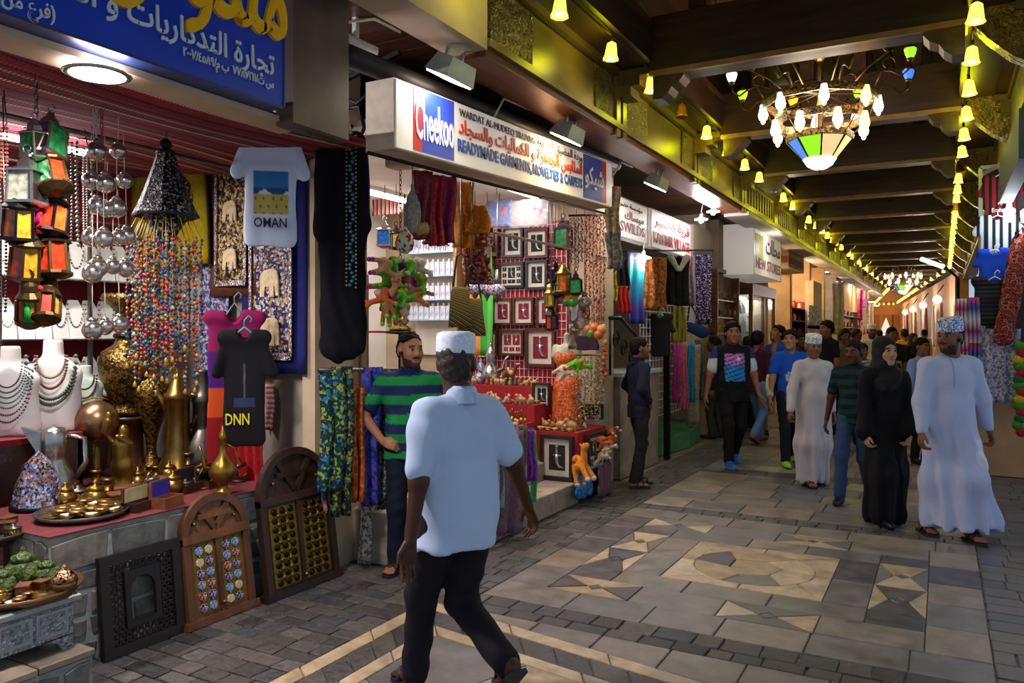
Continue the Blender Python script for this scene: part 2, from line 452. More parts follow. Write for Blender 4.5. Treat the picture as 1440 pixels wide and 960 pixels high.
        q = np.stack([cell(-1, -1), cell(0, -1), cell(0, 0), cell(-1, 0)], 1); q[~s_] = q[~s_][:, ::-1]; quads.append(q)
    Q = np.concatenate(quads) if quads else np.zeros((0, 4), int)
    return raw_mesh(name, co, Q, mats, colf)
def raw_mesh(name, co, Q, mats, colf=None):
    me = bpy.data.meshes.new(name); nq = len(Q)
    me.vertices.add(len(co)); me.vertices.foreach_set('co', np.asarray(co, np.float32).ravel())
    me.loops.add(nq * 4); me.loops.foreach_set('vertex_index', np.asarray(Q, np.int32).ravel())
    me.polygons.add(nq); me.polygons.foreach_set('loop_start', np.arange(nq, dtype=np.int32) * 4)
    me.polygons.foreach_set('use_smooth', np.ones(nq, bool)); me.update(calc_edges=True)
    for m in (mats if isinstance(mats, (list, tuple)) else [mats]): me.materials.append(m)
    if colf is not None: setcol(me, colf(np.asarray(co)))
    return me
def setcol(me, rgb):
    a = me.color_attributes.new('Col', 'FLOAT_COLOR', 'POINT'); n = len(me.vertices)
    c = np.ones((n, 4), np.float32); c[:, :3] = rgb; a.data.foreach_set('color', c.ravel())
def joinmesh(name, ms, mats):
    """Several meshes with Col into one mesh."""
    co = []; Q = []; cl = []; o = 0
    for me in ms:
        n = len(me.vertices); a = np.empty(n * 3, np.float32); me.vertices.foreach_get('co', a); co.append(a.reshape(-1, 3))
        l = np.empty(len(me.loops), np.int32); me.loops.foreach_get('vertex_index', l); Q.append(l.reshape(-1, 4) + o)
        b = np.empty(n * 4, np.float32); me.color_attributes['Col'].data.foreach_get('color', b); cl.append(b.reshape(-1, 4)[:, :3]); o += n
        bpy.data.meshes.remove(me)
    out = raw_mesh(name, np.concatenate(co), np.concatenate(Q), mats); setcol(out, np.concatenate(cl)); return out
rnd = random.Random(7)
ORD = 'first second third fourth fifth sixth seventh eighth ninth tenth eleventh twelfth thirteenth fourteenth fifteenth sixteenth'.split()
# ================================================================== THE PLACE: floor, walls, roof
m_sett = STONE('sett_stone', ['#2e2d2d', '#524d49', '#3e3b39', '#5f5953', '#3a3e44', '#4a4744'], .45, 26, 1.0)
m_slab = STONE('slab_stone', ['#6e6a64', '#62636a', '#7c746a', '#6a6664', '#847a6c', '#5c6168'], .42, 6, .15)
m_tan = STONE('tan_slab', ['#8c7f6c', '#7e7466', '#978a76', '#787068'], .42, 6, .15)
m_light = STONE('pale_stone', ['#b09a78', '#baa686', '#a08a6a', '#b8a88e'], .4, 8, .12)
m_dark = STONE('dark_stone', ['#50525a', '#5a5652', '#4a4a50', '#625a58'], .42, 8, .15)
m_grout = M('grout', '#4a443c', .9, 0, .3, 30, .3)

def sett_paving():
    t = NT('distant_paving'); t.setp(Roughness=.5)
    ge = t.n('ShaderNodeNewGeometry'); b = t.n('ShaderNodeTexBrick', i_Scale=2.2)
    b.inputs['Color1'].default_value = (*lin('#8f8068'), 1); b.inputs['Color2'].default_value = (*lin('#74695a'), 1); b.inputs['Mortar'].default_value = (*lin('#4a443c'), 1)
    t.l(ge, 'Position', b, 'Vector'); t.l(b, 'Color', t.b, 'Base Color'); return t.m
b = MB().box(-9, 4, -3, 75, -.3, -.012)
floor = struct('floor', b, sett_paving())

TILES = []           # (kind, poly, material index)
TM = [m_sett, m_slab, m_tan, m_light, m_dark]
def setts(x0, x1, y0, y1, rh=.15, mn=.16, mx=.28, mi=0):
    y = y0
    while y < y1 - .03:
        h = min(rh * rnd.uniform(.85, 1.15), y1 - y)
        if y1 - y - h < .05: h = y1 - y
        x = x0 - rnd.uniform(0, .1)
        while x < x1 - .02:
            w = rnd.uniform(mn, mx); a = max(x, x0); e = min(x + w, x1)
            if x1 - e < .06: e = x1
            if e - a > .03:
                j = .004; q = lambda: rnd.uniform(-.005, .005)
                TILES.append(('paving_stone', [(a + j + q(), y + j + q()), (e - j + q(), y + j + q()), (e - j + q(), y + h - j + q()), (a + j + q(), y + h - j + q())], mi))
            x = e if e == x1 else x + w
        y += h
def slab(x0, x1, y0, y1, mi=1):
    j = .004; TILES.append(('floor_slab', [(x0 + j, y0 + j), (x1 - j, y0 + j), (x1 - j, y1 - j), (x0 + j, y1 - j)], mi))
def poly(pts, mi):
    n = len(pts); cx = sum(p[0] for p in pts) / n; cy = sum(p[1] for p in pts) / n
    def sh(p): d = math.hypot(p[0] - cx, p[1] - cy) or 1; k = 1 - .005 / d; return (cx + (p[0] - cx) * k, cy + (p[1] - cy) * k)
    a = sum(pts[i][0] * pts[(i + 1) % n][1] - pts[(i + 1) % n][0] * pts[i][1] for i in range(n))
    pts = [sh(p) for p in (pts if a > 0 else pts[::-1])]; TILES.append(('inlay_stone', pts, mi))
def slabs(x0, x1, y0, y1, w, h, mi=1):
    ny = max(1, round((y1 - y0) / h))
    for r in range(ny):
        ya, yb = y0 + (y1 - y0) * r / ny, y0 + (y1 - y0) * (r + 1) / ny; x = x0
        while x < x1 - .02:
            e = min(x1, x + w * rnd.uniform(.75, 1.25))
            if x1 - e < w * .35: e = x1
            slab(x, e, ya, yb, rnd.choice([1, 1, mi])); x = e
def bowtie(x0, x1, y0, y1, k=0):
    cx, cy = (x0 + x1) / 2, (y0 + y1) / 2; q = .05
    A, B_, C_, D_ = (x0, y0), (x1, y0), (x1, y1), (x0, y1)
    L, Dk = (3, 4) if k % 2 == 0 else (3, 1)
    poly([A, B_, (cx + q, cy), (cx, cy - q), (cx - q, cy)][:3] + [(cx, cy - q), (cx - q, cy)], Dk if k % 3 else L)
    poly([C_, D_, (cx - q, cy), (cx, cy + q), (cx + q, cy)], Dk if k % 3 else L)
    poly([A, (cx - q, cy), D_], L if k % 3 else Dk); poly([B_, C_, (cx + q, cy)], L if k % 3 else Dk)
    poly([(cx - q, cy), (cx, cy - q), (cx + q, cy), (cx, cy + q)], 4)
PCX, PCY = -1.13, 5.48
# outer fields of small setts
setts(-3.66, -2.70, 1.3, 3.86, .115, .11, .24); setts(-3.66, -2.48, 3.86, 5.6, .12, .11, .24); setts(-3.0, -2.48, 5.6, 9.2, .13, .12, .24); setts(-2.48, .3, 3.86, 4.13, .125, .12, .22)
setts(-2.48, .22, 6.83, 7.06, .12, .12, .2, 4); setts(.22, 1.3, 3.2, 10.2, .17, .18, .3, 4)
# plain slab frame, motif frame, ring of slabs, centre
for a0, a1, mi in ((1.05, 1.35, 1), (.5, .75, 1)):
    slabs(PCX - a1, PCX + a1, PCY + a0, PCY + a1, .5, a1 - a0, mi); slabs(PCX - a1, PCX + a1, PCY - a1, PCY - a0, .5, a1 - a0, mi)
    n = max(2, round(2 * a0 / .42))
    for sgn in (-1, 1):
        for i in range(n):
            ya = PCY - a0 + 2 * a0 * i / n; xa, xb = sorted((PCX + sgn * a0, PCX + sgn * a1)); slab(xa, xb, ya, ya + 2 * a0 / n, rnd.choice([1, 1, 2, 4]))
for sgn in (-1, 1):
    for i in range(4):
        u0 = -1.05 + 2.1 * i / 4; u1 = u0 + 2.1 / 4
        ya, yb = sorted((PCY + sgn * .75, PCY + sgn * 1.05))
        if i % 2 == 0: bowtie(PCX + u0, PCX + u1, ya, yb, i + (sgn > 0))
        else: slab(PCX + u0, PCX + u1, ya, yb, 1)
        xa, xb = sorted((PCX + sgn * .75, PCX + sgn * 1.05)); va = max(u0, -.75); vb = min(u1, .75)
        if vb > va: (bowtie(xa, xb, PCY + va, PCY + vb, i + 1) if i in (1, 2) else slab(xa, xb, PCY + va, PCY + vb, 4))
ring = [(PCX + .40 * math.cos(2 * math.pi * k / 20), PCY + .40 * math.sin(2 * math.pi * k / 20)) for k in range(20)]
cor = [(PCX + .5, PCY + .5), (PCX - .5, PCY + .5), (PCX - .5, PCY - .5), (PCX + .5, PCY - .5)]
for q in range(4):
    arc = [ring[(q * 5 + i) % 20] for i in range(6)]
    mid = [(PCX + .5, PCY), (PCX, PCY + .5), (PCX - .5, PCY), (PCX, PCY - .5)]
    poly([cor[q], mid[(q + 1) % 4], arc[5], arc[4], arc[3]], 3); poly([cor[q], arc[3], arc[2], arc[1], arc[0], mid[q]], 3)
inn = [(PCX + rr * math.cos(a), PCY + rr * math.sin(a)) for rr, a in ((.2, .3), (.17, 1.3), (.2, 2.4), (.16, 3.5), (.21, 4.5), (.18, 5.5))]
poly(inn[:4], 3); poly([inn[0], inn[3], inn[4], inn[5]], 3)
cuts = [0, 3, 7, 10, 14, 17, 20]
for k in range(6):
    seg = [ring[i % 20] for i in range(cuts[k], cuts[k + 1] + 1)]; poly(seg + [inn[(k + 1) % 6], inn[k]], (3, 3, 4, 3, 1, 3)[k])
# pale double border of the nearer panel and the stones inside it
def band(a, b, c, d, n, mi):
    for i in range(n):
        f0, f1 = i / n, (i + 1) / n
        L = lambda p, q, f: (p[0] + (q[0] - p[0]) * f, p[1] + (q[1] - p[1]) * f)
        poly([L(a, b, f0), L(a, b, f1), L(d, c, f1), L(d, c, f0)], mi)
def yb_(x, off): return 3.86 - off - .0 * x + (-.17) * (x + 2.7)
for o0, o1, n, mi in ((0, .1, 5, 3), (.1, .27, 14, 0), (.27, .36, 6, 3)):
    xo0, xo1 = -2.7 + o0, -2.7 + o1
    band((xo0, 1.2), (xo0, yb_(xo0, o0)), (xo1, yb_(xo1, o1)), (xo1, 1.2), n, mi)
    band((xo0, yb_(xo0, o0)), (.4, yb_(.4, o0)), (.4, yb_(.4, o1)), (xo1, yb_(xo1, o1)), n, mi)
x0, xi = -2.34, .4
tl = (x0, yb_(x0, .36)); tr = (xi, yb_(xi, .36)); 
poly([tl, (-1.75, yb_(-1.75, .36)), (-2.0, 2.7), (x0, 2.85)], 1); poly([(x0, 2.85), (-2.0, 2.7), (-1.9, 1.4), (x0, 1.4)], 2)
poly([(-1.75, yb_(-1.75, .36)), (-1.1, yb_(-1.1, .36)), (-1.25, 2.6), (-2.0, 2.7)], 3); poly([(-2.0, 2.7), (-1.25, 2.6), (-1.9, 1.4)], 4)
poly([(-1.1, yb_(-1.1, .36)), (-.4, yb_(-.4, .36)), (-.5, 2.4), (-1.25, 2.6)], 4); poly([(-1.25, 2.6), (-.5, 2.4), (-.6, 1.4), (-1.9, 1.4)], 2)
poly([(-.4, yb_(-.4, .36)), tr, (xi, 1.4), (-.6, 1.4), (-.5, 2.4)], 3)
for k in range(8):                          # fill between the border and the sett row
    a = -2.7 + 3.0 * k / 8; e = a + 3.0 / 8
    poly([(a, yb_(a, 0)), (e, yb_(e, 0)), (e, 3.86), (a, 3.86)] if k else [(a, yb_(a, 0)), (e, yb_(e, 0)), (e, 3.86)], 1)
# slabs further along the passage
for r in range(3):
    y0 = 7.06 + r * 2.3
    slabs(-2.48, .22, y0, y0 + 1.95, .5, .39, 2); setts(-2.48, .22, y0 + 1.95, y0 + 2.3, .17, .2, .32, 0)
setts(-3.0, -2.48, 9.2, 14, .25, .25, .3)

def make_tiles():
    def area(t):
        p = t[1]; n = len(p); cx = sum(q[0] for q in p) / n; cy = sum(q[1] for q in p) / n
        f = -_s * cx + _c * cy; r = _c * cx + _s * cy
        if f < .5: return 0
        u = 720 + FPX * r / f; v = HORIZ + FPX * EYE / f
        vis = -60 < u < 1500 and v < 1020
        a = abs(sum(p[i][0] * p[(i + 1) % n][1] - p[(i + 1) % n][0] * p[i][1] for i in range(n))) / 2
        return a / f ** 3 if vis else 0
    for kind in ('paving_stone', 'floor_slab', 'inlay_stone'):
        T = sorted([t for t in TILES if t[0] == kind], key=area, reverse=True)
        rest = [MB() for _ in TM]
        for i, (k, p, mi) in enumerate(T):
            if i < 295 and area(T[i]) > 0:
                n = len(p); cx = sum(q[0] for q in p) / n; cy = sum(q[1] for q in p) / n
                b = MB().prism([(q[0] - cx, q[1] - cy) for q in p], -.03, rnd.uniform(-.002, .002), bev=.004)
                part(k, b, TM[mi], floor, (cx, cy, 0))
            else: rest[mi].prism(p, -.03, rnd.uniform(-.002, .002), bev=.004)
        for mi, b in enumerate(rest):
            if b.v: tag(part(kind.split('_')[0] + '_paving', b, TM[mi], floor), kind='stuff')
make_tiles()

# ---------------------------------------------------------------- walls and shop shells on the left
m_plaster = M('plaster_cream', '#b5a184', .85, 0, .15, 3, .1); m_white = M('plaster_white', '#d8d2c4', .8, 0, .08, 3)
m_grey = M('pillar_grey', '#8b8075', .7, 0, .2, 4, .1); m_marble = STONE('marble_step', ['#8d8072', '#a39482'], .4, 7, .1)
m_tanwall = M('tan_render', '#a3805a', .8, 0, .2, 3, .15)
m_darkwood = WOOD('beam_wood', '#2c1c0e', '#4a3018', .45, 2, (8, 1, 8), .25)
m_darkwood_x = WOOD('beam_wood_cross', '#2a1c10', '#463019', .42, 2, (1, 8, 8), .25)
m_soffit = WOOD('soffit_board', '#2e1a0f', '#4a2c1a', .38, 2.5, (1, 9, 9), .2)
m_frieze = WOOD('frieze_wood', '#51401c', '#6d5728', .35, 2, (8, 1, 4), .2)
m_carve = WOOD('carved_wood', '#4c3d1a', '#6f5a28', .32, 2, (8, 1, 4), .2, carve=1.0, carve_scale=14)
m_lattice = WOOD('lattice_wood', '#7c6f48', '#94855a', .5, 3, (1, 1, 8), .1)

# shop one (brass and silver): back wall, side wall, counter plinth
wl = struct('wall_left', MB().box(-5.75, -5.55, -1, 4.2, 0, 3.52), m_plaster)
struct('wall_partition', MB().box(-5.9, -3.66, 3.95, 4.2, 0, 3.5), m_grey)
struct('trim_1', MB().box(-3.74, -3.63, 3.90, 4.36, 0, 3.47), m_plaster)
# stone plinth in front of shop one, faced with irregular stones
m_pstone = STONE('plinth_stone', ['#5d625c', '#6e6c62', '#7a7262', '#565c5c', '#6a6658'], .7, 16, .5)
pl = thing('stone_counter', 'rough grey stone counter with pale joints under the brassware', 'counter', (0, 0, 0))
part('core', MB().box(-5.5, -3.66, 2.16, 3.92, 0, .64), M('plinth_mortar', '#8b9188', .9, 0, .2, 20, .4), pl)
def rubble(face, a0, a1, z0, z1, par, mat, name='stone', seed=3, hmin=.1, hmax=.17):
    r = random.Random(seed); z = z0
    while z < z1 - .04:
        h = min(r.uniform(hmin, hmax), z1 - z)
        if z1 - z - h < .06: h = z1 - z
        a = a0
        while a < a1 - .04:
            w = min(r.uniform(.13, .34), a1 - a)
            if a1 - a - w < .09: w = a1 - a
            j = .009; q = lambda s=.014: r.uniform(-s, s)
            P = [(a + j + abs(q()), z + j), (a + w / 2 + q(.03), z + j + abs(q(.004))), (a + w - j - abs(q()), z + j + abs(q())), (a + w - j, z + h - j - abs(q(.03))), (a + w / 2, z + h - j - abs(q(.008))), (a + j, z + h - j - abs(q(.03)))]
            b = MB()
            if face[0] == 'x': b.prism(P, face[1] - .03, face[1] + r.uniform(.004, .012), 'x', bev=.006)
            else: b.prism([(p[0], p[1]) for p in P][::-1], face[1] + .03, face[1] - r.uniform(.004, .012), 'y', bev=.006)
            part(name, b, mat, par)
            a += w
        z += h
rubble(('x', -3.66), 2.16, 3.89, 0, .63, pl, m_pstone); rubble(('y', 2.16), -4.6, -3.66, 0, .63, pl, m_pstone, seed=5)
part('cloth', MB().box(-5.5, -3.645, 2.15, 3.94, .641, .648), M('counter_red_cloth', '#5c181c', .9, 0, .3, 30), pl, label='dark red cloth')
lb = thing('stone_step', 'low rough stone step under the silver chest', 'step', (0, 0, 0))
part('core', MB().box(-4.4, -3.30, .9, 2.14, 0, .17), M('plinth_mortar', '#8b9188'), lb)
rubble(('x', -3.30), .9, 2.14, 0, .17, lb, m_pstone, seed=9, hmin=.17, hmax=.2)
for k in range(5): part('top_slab', MB().bbox((-3.84, 1.025 + .25 * k, .19), (1.1, .243, .034), .006), m_tan, lb)
# shop two: floor slab steps, back wall, red side wall further along
st = thing('marble_step', 'worn grey marble step in front of the gift shop with red display', 'step')
for k in range(4):
    y = 4.75 + k * .5
    part('tread_block', MB().bbox((-3.16, y + .25, .1), (.32, .495, .2), .008), m_marble, st)
part('upper_step', MB().bbox((-4.58, 5.85, .185), (2.5, 3.14, .37), .01), m_marble, st)
struct('wall_left', MB().box(-6.1, -5.85, 3.9, 7.7, 0, 3.52), m_white)
struct('wall_partition', MB().box(-6.0, -3.25, 7.5, 7.66, 0, 3.5), m_plaster)
struct('trim_2', MB().box(-3.3, -3.12, 7.46, 7.95, 0, 3.47), m_plaster)
# shop three: low clad pier, back wall, far side wall
pier = struct('wall_pier', MB().box(-3.5, -3.08, 8.05, 9.35, 0, 1.12), m_marble)
struct('trim_3', MB().box(-3.55, -3.04, 8.0, 9.4, 1.12, 1.16), M('pier_top', '#a9b5b8', .4))
struct('wall_left', MB().box(-5.6, -5.4, 7.6, 12.3, 0, 3.5), m_white)
struct('wall_partition', MB().box(-5.5, -3.25, 12.2, 12.5, 0, 3.5), m_plaster)
struct('trim_4', MB().box(-3.35, -3.2, 11.35, 12.45, 1.0, 3.2), M('panel_beige', '#b9aa97', .6, 0, .06, 3))
struct('trim_5', MB().box(-3.3, -3.1, 12.45, 12.75, 0, 3.4), M('pillar_brown', '#7d6a50', .7, 0, .2, 4))
grn = M('green_paint', '#4d8f63', .55, 0, .2, 5)
struct('trim_6', MB().prism([(-4.6, 9.4), (-3.45, 9.4), (-3.2, 9.9), (-3.1, 10.8), (-3.2, 11.7), (-3.45, 12.2), (-4.6, 12.2)], 0, .22), grn)
# further shops
struct('wall_left', MB().box(-4.6, -4.4, 12.4, 27.6, 0, 3.5), M('shop_back_warm', '#a87f50', .8, 0, .1, 2))
for k, y in enumerate((15.6, 18.4, 21.4, 24.2, 27.2)):
    struct('wall_partition', MB().box(-4.5, -3.0, y, y + .3, 0, 3.5), m_plaster)
struct('wall_left', MB().box(-3.4, -3.1, 27.3, 41, 0, 3.5), M('shop_back_warm', '#a87f50'))
# right hand stall block, far right wall, bend and end wall
struct('wall_right', MB().box(.30, 1.7, 10.3, 13.0, 0, 1.28), m_tanwall)
struct('wall_right', MB().box(1.2, 1.4, 10.4, 29.4, 0, 3.9), m_tanwall)
b = MB(); b.add([(.45, 29, 0), (-2.6, 62, 0), (-2.6, 62, 3.6), (.45, 29, 3.6), (.75, 29, 0), (-2.3, 62, 0), (-2.3, 62, 3.6), (.75, 29, 3.6)], [(0, 3, 2, 1), (4, 5, 6, 7), (3, 7, 6, 2), (0, 1, 5, 4), (0, 4, 7, 3), (1, 2, 6, 5)])
struct('wall_right', b, m_tanwall)
struct('wall_far', MB().box(-9, 0, 62, 62.3, 0, 6), M('far_wall', '#a8743c', .8, 0, .15, 1))
b = MB(); b.add([(-3.1, 41, 0), (-4.9, 62, 0), (-4.9, 62, 3.6), (-3.1, 41, 3.6), (-3.5, 41, 0), (-5.3, 62, 0), (-5.3, 62, 3.6), (-3.5, 41, 3.6)], [(0, 1, 2, 3), (4, 7, 6, 5), (3, 2, 6, 7), (0, 4, 5, 1), (0, 3, 7, 4), (1, 5, 6, 2)])
struct('wall_left', b, M('shop_back_warm', '#a87f50'))
# arch niche and panels on the far wall
for k, (x, w) in enumerate(((-4.4, .9), (-3.4, .7), (-2.9, .4))):
    struct('trim_%d' % (7 + k), MB().box(x - w / 2, x + w / 2, 61.9, 62, 0, 2.9), M('far_panel', '#8a5a2c', .8, 0, .15, 1))

# ---------------------------------------------------------------- roof: ceiling boards, long beams, cross beams, brackets
ceil = struct('ceiling', MB().box(-3.2, 1.4, -2, 62.3, 4.82, 4.95), m_darkwood)
for k in range(13): part('board', MB().box(-2.3 + .2 * k, -2.3 + .2 * k + .185, -2, 62, 4.78, 4.82), m_darkwood, ceil)
LB = MB().box(-2.42, -2.12, -2, 41, 3.86, 4.12); 
part('long_beam', LB, m_darkwood, ceil); part('long_beam', MB().box(.14, .44, -2, 29, 3.86, 4.12), m_darkwood, ceil)
part('long_molding', MB().box(-2.46, -2.08, -2, 41, 4.12, 4.17), m_darkwood, ceil); part('long_molding', MB().box(.10, .5, -2, 29, 4.12, 4.17), m_darkwood, ceil)
part('wall_plate', MB().box(-2.42, -2.3, -2, 41, 4.17, 4.8), m_darkwood, ceil); part('wall_plate', MB().box(.36, .46, -2, 29, 4.17, 4.8), m_darkwood, ceil)
br = None
ys = [1.6 + 2.4 * k for k in range(17)]
beam_me = None
for i, y in enumerate(ys):
    xr = .16 if y < 29 else .16 - (y - 29) * .09
    bm = MB().box(-2.14, xr, -.13, .13, 0, .42).box(-2.14, xr, -.16, .16, .42, .47)
    bo = part('cross_beam', bm, m_darkwood_x, ceil, (0, y, 3.75)); bo.data.materials[0] = m_darkwood_x
    part('beam_edge', MB().box(-2.14, xr, -.14, -.10, -.012, .03), M('beam_edge_highlight', '#8a6a3c', .35, 0, .25, 6), bo)  # lower beam edge, its shiny tan highlight put into the colour
    for k in range(4):
        x = -1.75 + k * .5
        part('strut', MB().box(x - .07, x + .07, -.09, .09, .47, .88).box(x - .10, x + .10, -.12, .12, .88, .95).box(x - .09, x + .09, -.11, .11, .8, .86), m_darkwood, ceil, (0, y, 3.75))
    for sx, x0 in ((1, -2.12), (-1, .14 if y < 29 else xr)):
        pr = [(0, .1), (.08, .1), (.13, .14), (.16, .19), (.22, .22), (.26, .27), (.26, .3), (0, .3)]
        pts = [(x0 + sx * a, 3.45 + q) for a, q in pr]; pts = pts if sx > 0 else pts[::-1]
        part('corbel', MB().prism(pts, .1, -.1, 'y'), m_darkwood, ceil, (0, y, 0))

# left canopy: soffit boards, carved frieze in bays
sof = struct('ceiling', MB().box(-5.9, -2.5, -1, 41, 3.52, 3.6), m_soffit)
for k in range(82): part('board', MB().box(-5.6, -2.5, .6 + .18 * k + .004, .6 + .18 * k + .174, 3.47, 3.52), m_soffit, sof)
fr = struct('trim_10', MB().box(-2.66, -2.5, 4.14, 41, 3.36, 3.86), m_frieze)
part('cream_fascia', MB().box(-2.72, -2.45, -1, 4.14, 3.34, 3.86), m_plaster, fr)
part('under_board', MB().box(-2.78, -2.47, 4.15, 27, 3.31, 3.36), WOOD('red_board', '#5a3018', '#7a4424', .4, 2, (8, 1, 8), .2), fr)
part('rail', MB().box(-2.5, -2.42, 4.14, 41, 3.80, 3.86), m_frieze, fr); part('rail', MB().box(-2.5, -2.43, 4.14, 41, 3.36, 3.41), m_frieze, fr)
for k in range(15):
    y0 = 4.17 + 2.4 * k
    if k < 3:
        part('plain_panel', MB().box(-2.5, -2.475, y0 + .6, y0 + 1.72, 3.42, 3.79), m_frieze, fr)
        for a, e in ((y0 + .03, y0 + .6), (y0 + 1.72, y0 + 2.12)): part('carved_panel', MB().box(-2.5, -2.462, a, e, 3.42, 3.79), m_carve, fr)
    else:
        lp = part('lattice_panel', MB().box(-2.5, -2.455, y0 + .03, y0 + 2.1, 3.42, 3.46).box(-2.5, -2.455, y0 + .03, y0 + 2.1, 3.75, 3.79), m_lattice, fr)
        for j in range(11): part('slat', MB().box(-2.5, -2.46, y0 + .05 + j * .2, y0 + .12 + j * .2, 3.46, 3.75), m_lattice, lp)
        part('white_ledge', MB().box(-2.75, -2.4, y0 - .05, y0 + 2.3, 3.27, 3.33), m_white, fr)
    part('pilaster', MB().box(-2.5, -2.44, y0 + 2.13, y0 + 2.22, 3.3, 3.86).box(-2.5, -2.44, y0 + 2.28, y0 + 2.37, 3.3, 3.86), m_frieze, fr)
    for q, (w, z0, z1) in enumerate(((.30, 3.78, 3.84), (.22, 3.70, 3.78), (.14, 3.62, 3.70))): part('step_bracket', MB().box(-2.46, -2.46 + w, y0 + 2.14, y0 + 2.36, z0, z1), m_frieze, fr)
# right canopy
fr2 = struct('trim_11', MB().box(.6, .76, 2.5, 29, 3.36, 3.86), m_frieze)
part('under_board', MB().box(.58, .9, 2.5, 29, 3.31, 3.36), m_frieze, fr2)
part('rail', MB().box(.54, .6, 2.5, 29, 3.80, 3.86), m_frieze, fr2)
struct('ceiling', MB().box(.44, 1.4, 2.5, 29, 3.87, 3.93), m_soffit)
for k in range(11):
    y0 = 4.17 + 2.4 * k
    if y0 > 28: break
    part('carved_panel', MB().box(.56, .6, y0 + .1, y0 + 2.0, 3.42, 3.79), m_carve, fr2)
    pr = [(.44, 3.86), (.44, 3.8), (.5, 3.8), (.5, 3.68), (.56, 3.68), (.56, 3.56), (.6, 3.56), (.6, 3.86)]
    part('step_bracket', MB().prism(pr, y0 + 2.36, y0 + 2.14, 'y'), m_frieze, fr2)
    part('curved_bracket', MB().prism([(.16, 3.86), (.2, 3.74), (.3, 3.62), (.42, 3.5), (.58, 3.4), (.6, 3.4), (.6, 3.86)], y0 + 2.33, y0 + 2.17, 'y'), m_carve, fr2)
# ================================================================== LAMPS OF THE PASSAGE
m_bulb = EM('bulb_yellow', '#fff0c0', 20); m_shade = EM('shade_yellow', '#ffd84a', 2.2, '#f0c020'); m_cable = M('cable_black', '#0b0c08', .6, 0, 0)
m_shade_off = M('shade_amber_unlit', '#7a4a08', .3, 0, .1)
shade_me = MB().lathe([(.014, 0), (.036, -.014), (.044, -.062), (.05, -.105), (.062, -.132), (.056, -.13), (.044, -.1)], 8, capb=False, capt=False).mesh('shade', m_shade)
bulb_me = MB().ball((0, 0, -.095), .03, 8, 6, None, 1.4).mesh('bulb', m_bulb)
cap_me = MB().cyl((0, 0, .05), (0, 0, -.004), .012, n=6).mesh('socket', m_cable)
def string_light(label, pts, step, off=(), group='strings of yellow bell lamps'):
    t = thing('string_light', label, 'string lights', pts[0], 0, group); o = Vector(pts[0])
    part('cable', MB().tube([Vector(p) - o + Vector((0, 0, .05)) for p in pts], .008, 5), m_cable, t)
    d = 0; n = 0
    for a, b in zip(pts, pts[1:]):
        a = Vector(a); b = Vector(b); L = (b - a).length
        while d < L:
            p = a.lerp(b, d / L) - o; sh = link('shade', shade_me, t, p, (rnd.uniform(-.08, .08), rnd.uniform(-.08, .08), 0))
            link('socket', cap_me, sh)
            if n in off: sh.material_slots[0].link = 'OBJECT'; sh.material_slots[0].material = m_shade_off
            else: link('bulb', bulb_me, sh)
            n += 1; d += step
        d -= L
    # the light that these many small bulbs give the beams
    d = 1.0; tot = Vector(pts[1]) - Vector(pts[0])
    while d < min(tot.length, 26):
        lamp('POINT', t, tot.normalized() * d + Vector((.0, 0, -.1)), 3.6, '#dfe400', .06); d += 1.6
    return t
string_light('string of yellow bell lamps along the left hand beam', [(-2.17, 2.8, 3.78), (-2.17, 40.5, 3.78), (-4.2, 61, 3.78)], .9, (5, 13, 19))
string_light('string of yellow bell lamps along the right hand beam', [(.2, 4.2, 3.78), (.2, 28.5, 3.78), (-2.75, 60.5, 3.78)], .9, (8, 12))
string_light('short row of yellow lamps hanging across the far end', [(-4.2, 61, 3.72), (-2.8, 61, 3.72)], .3)

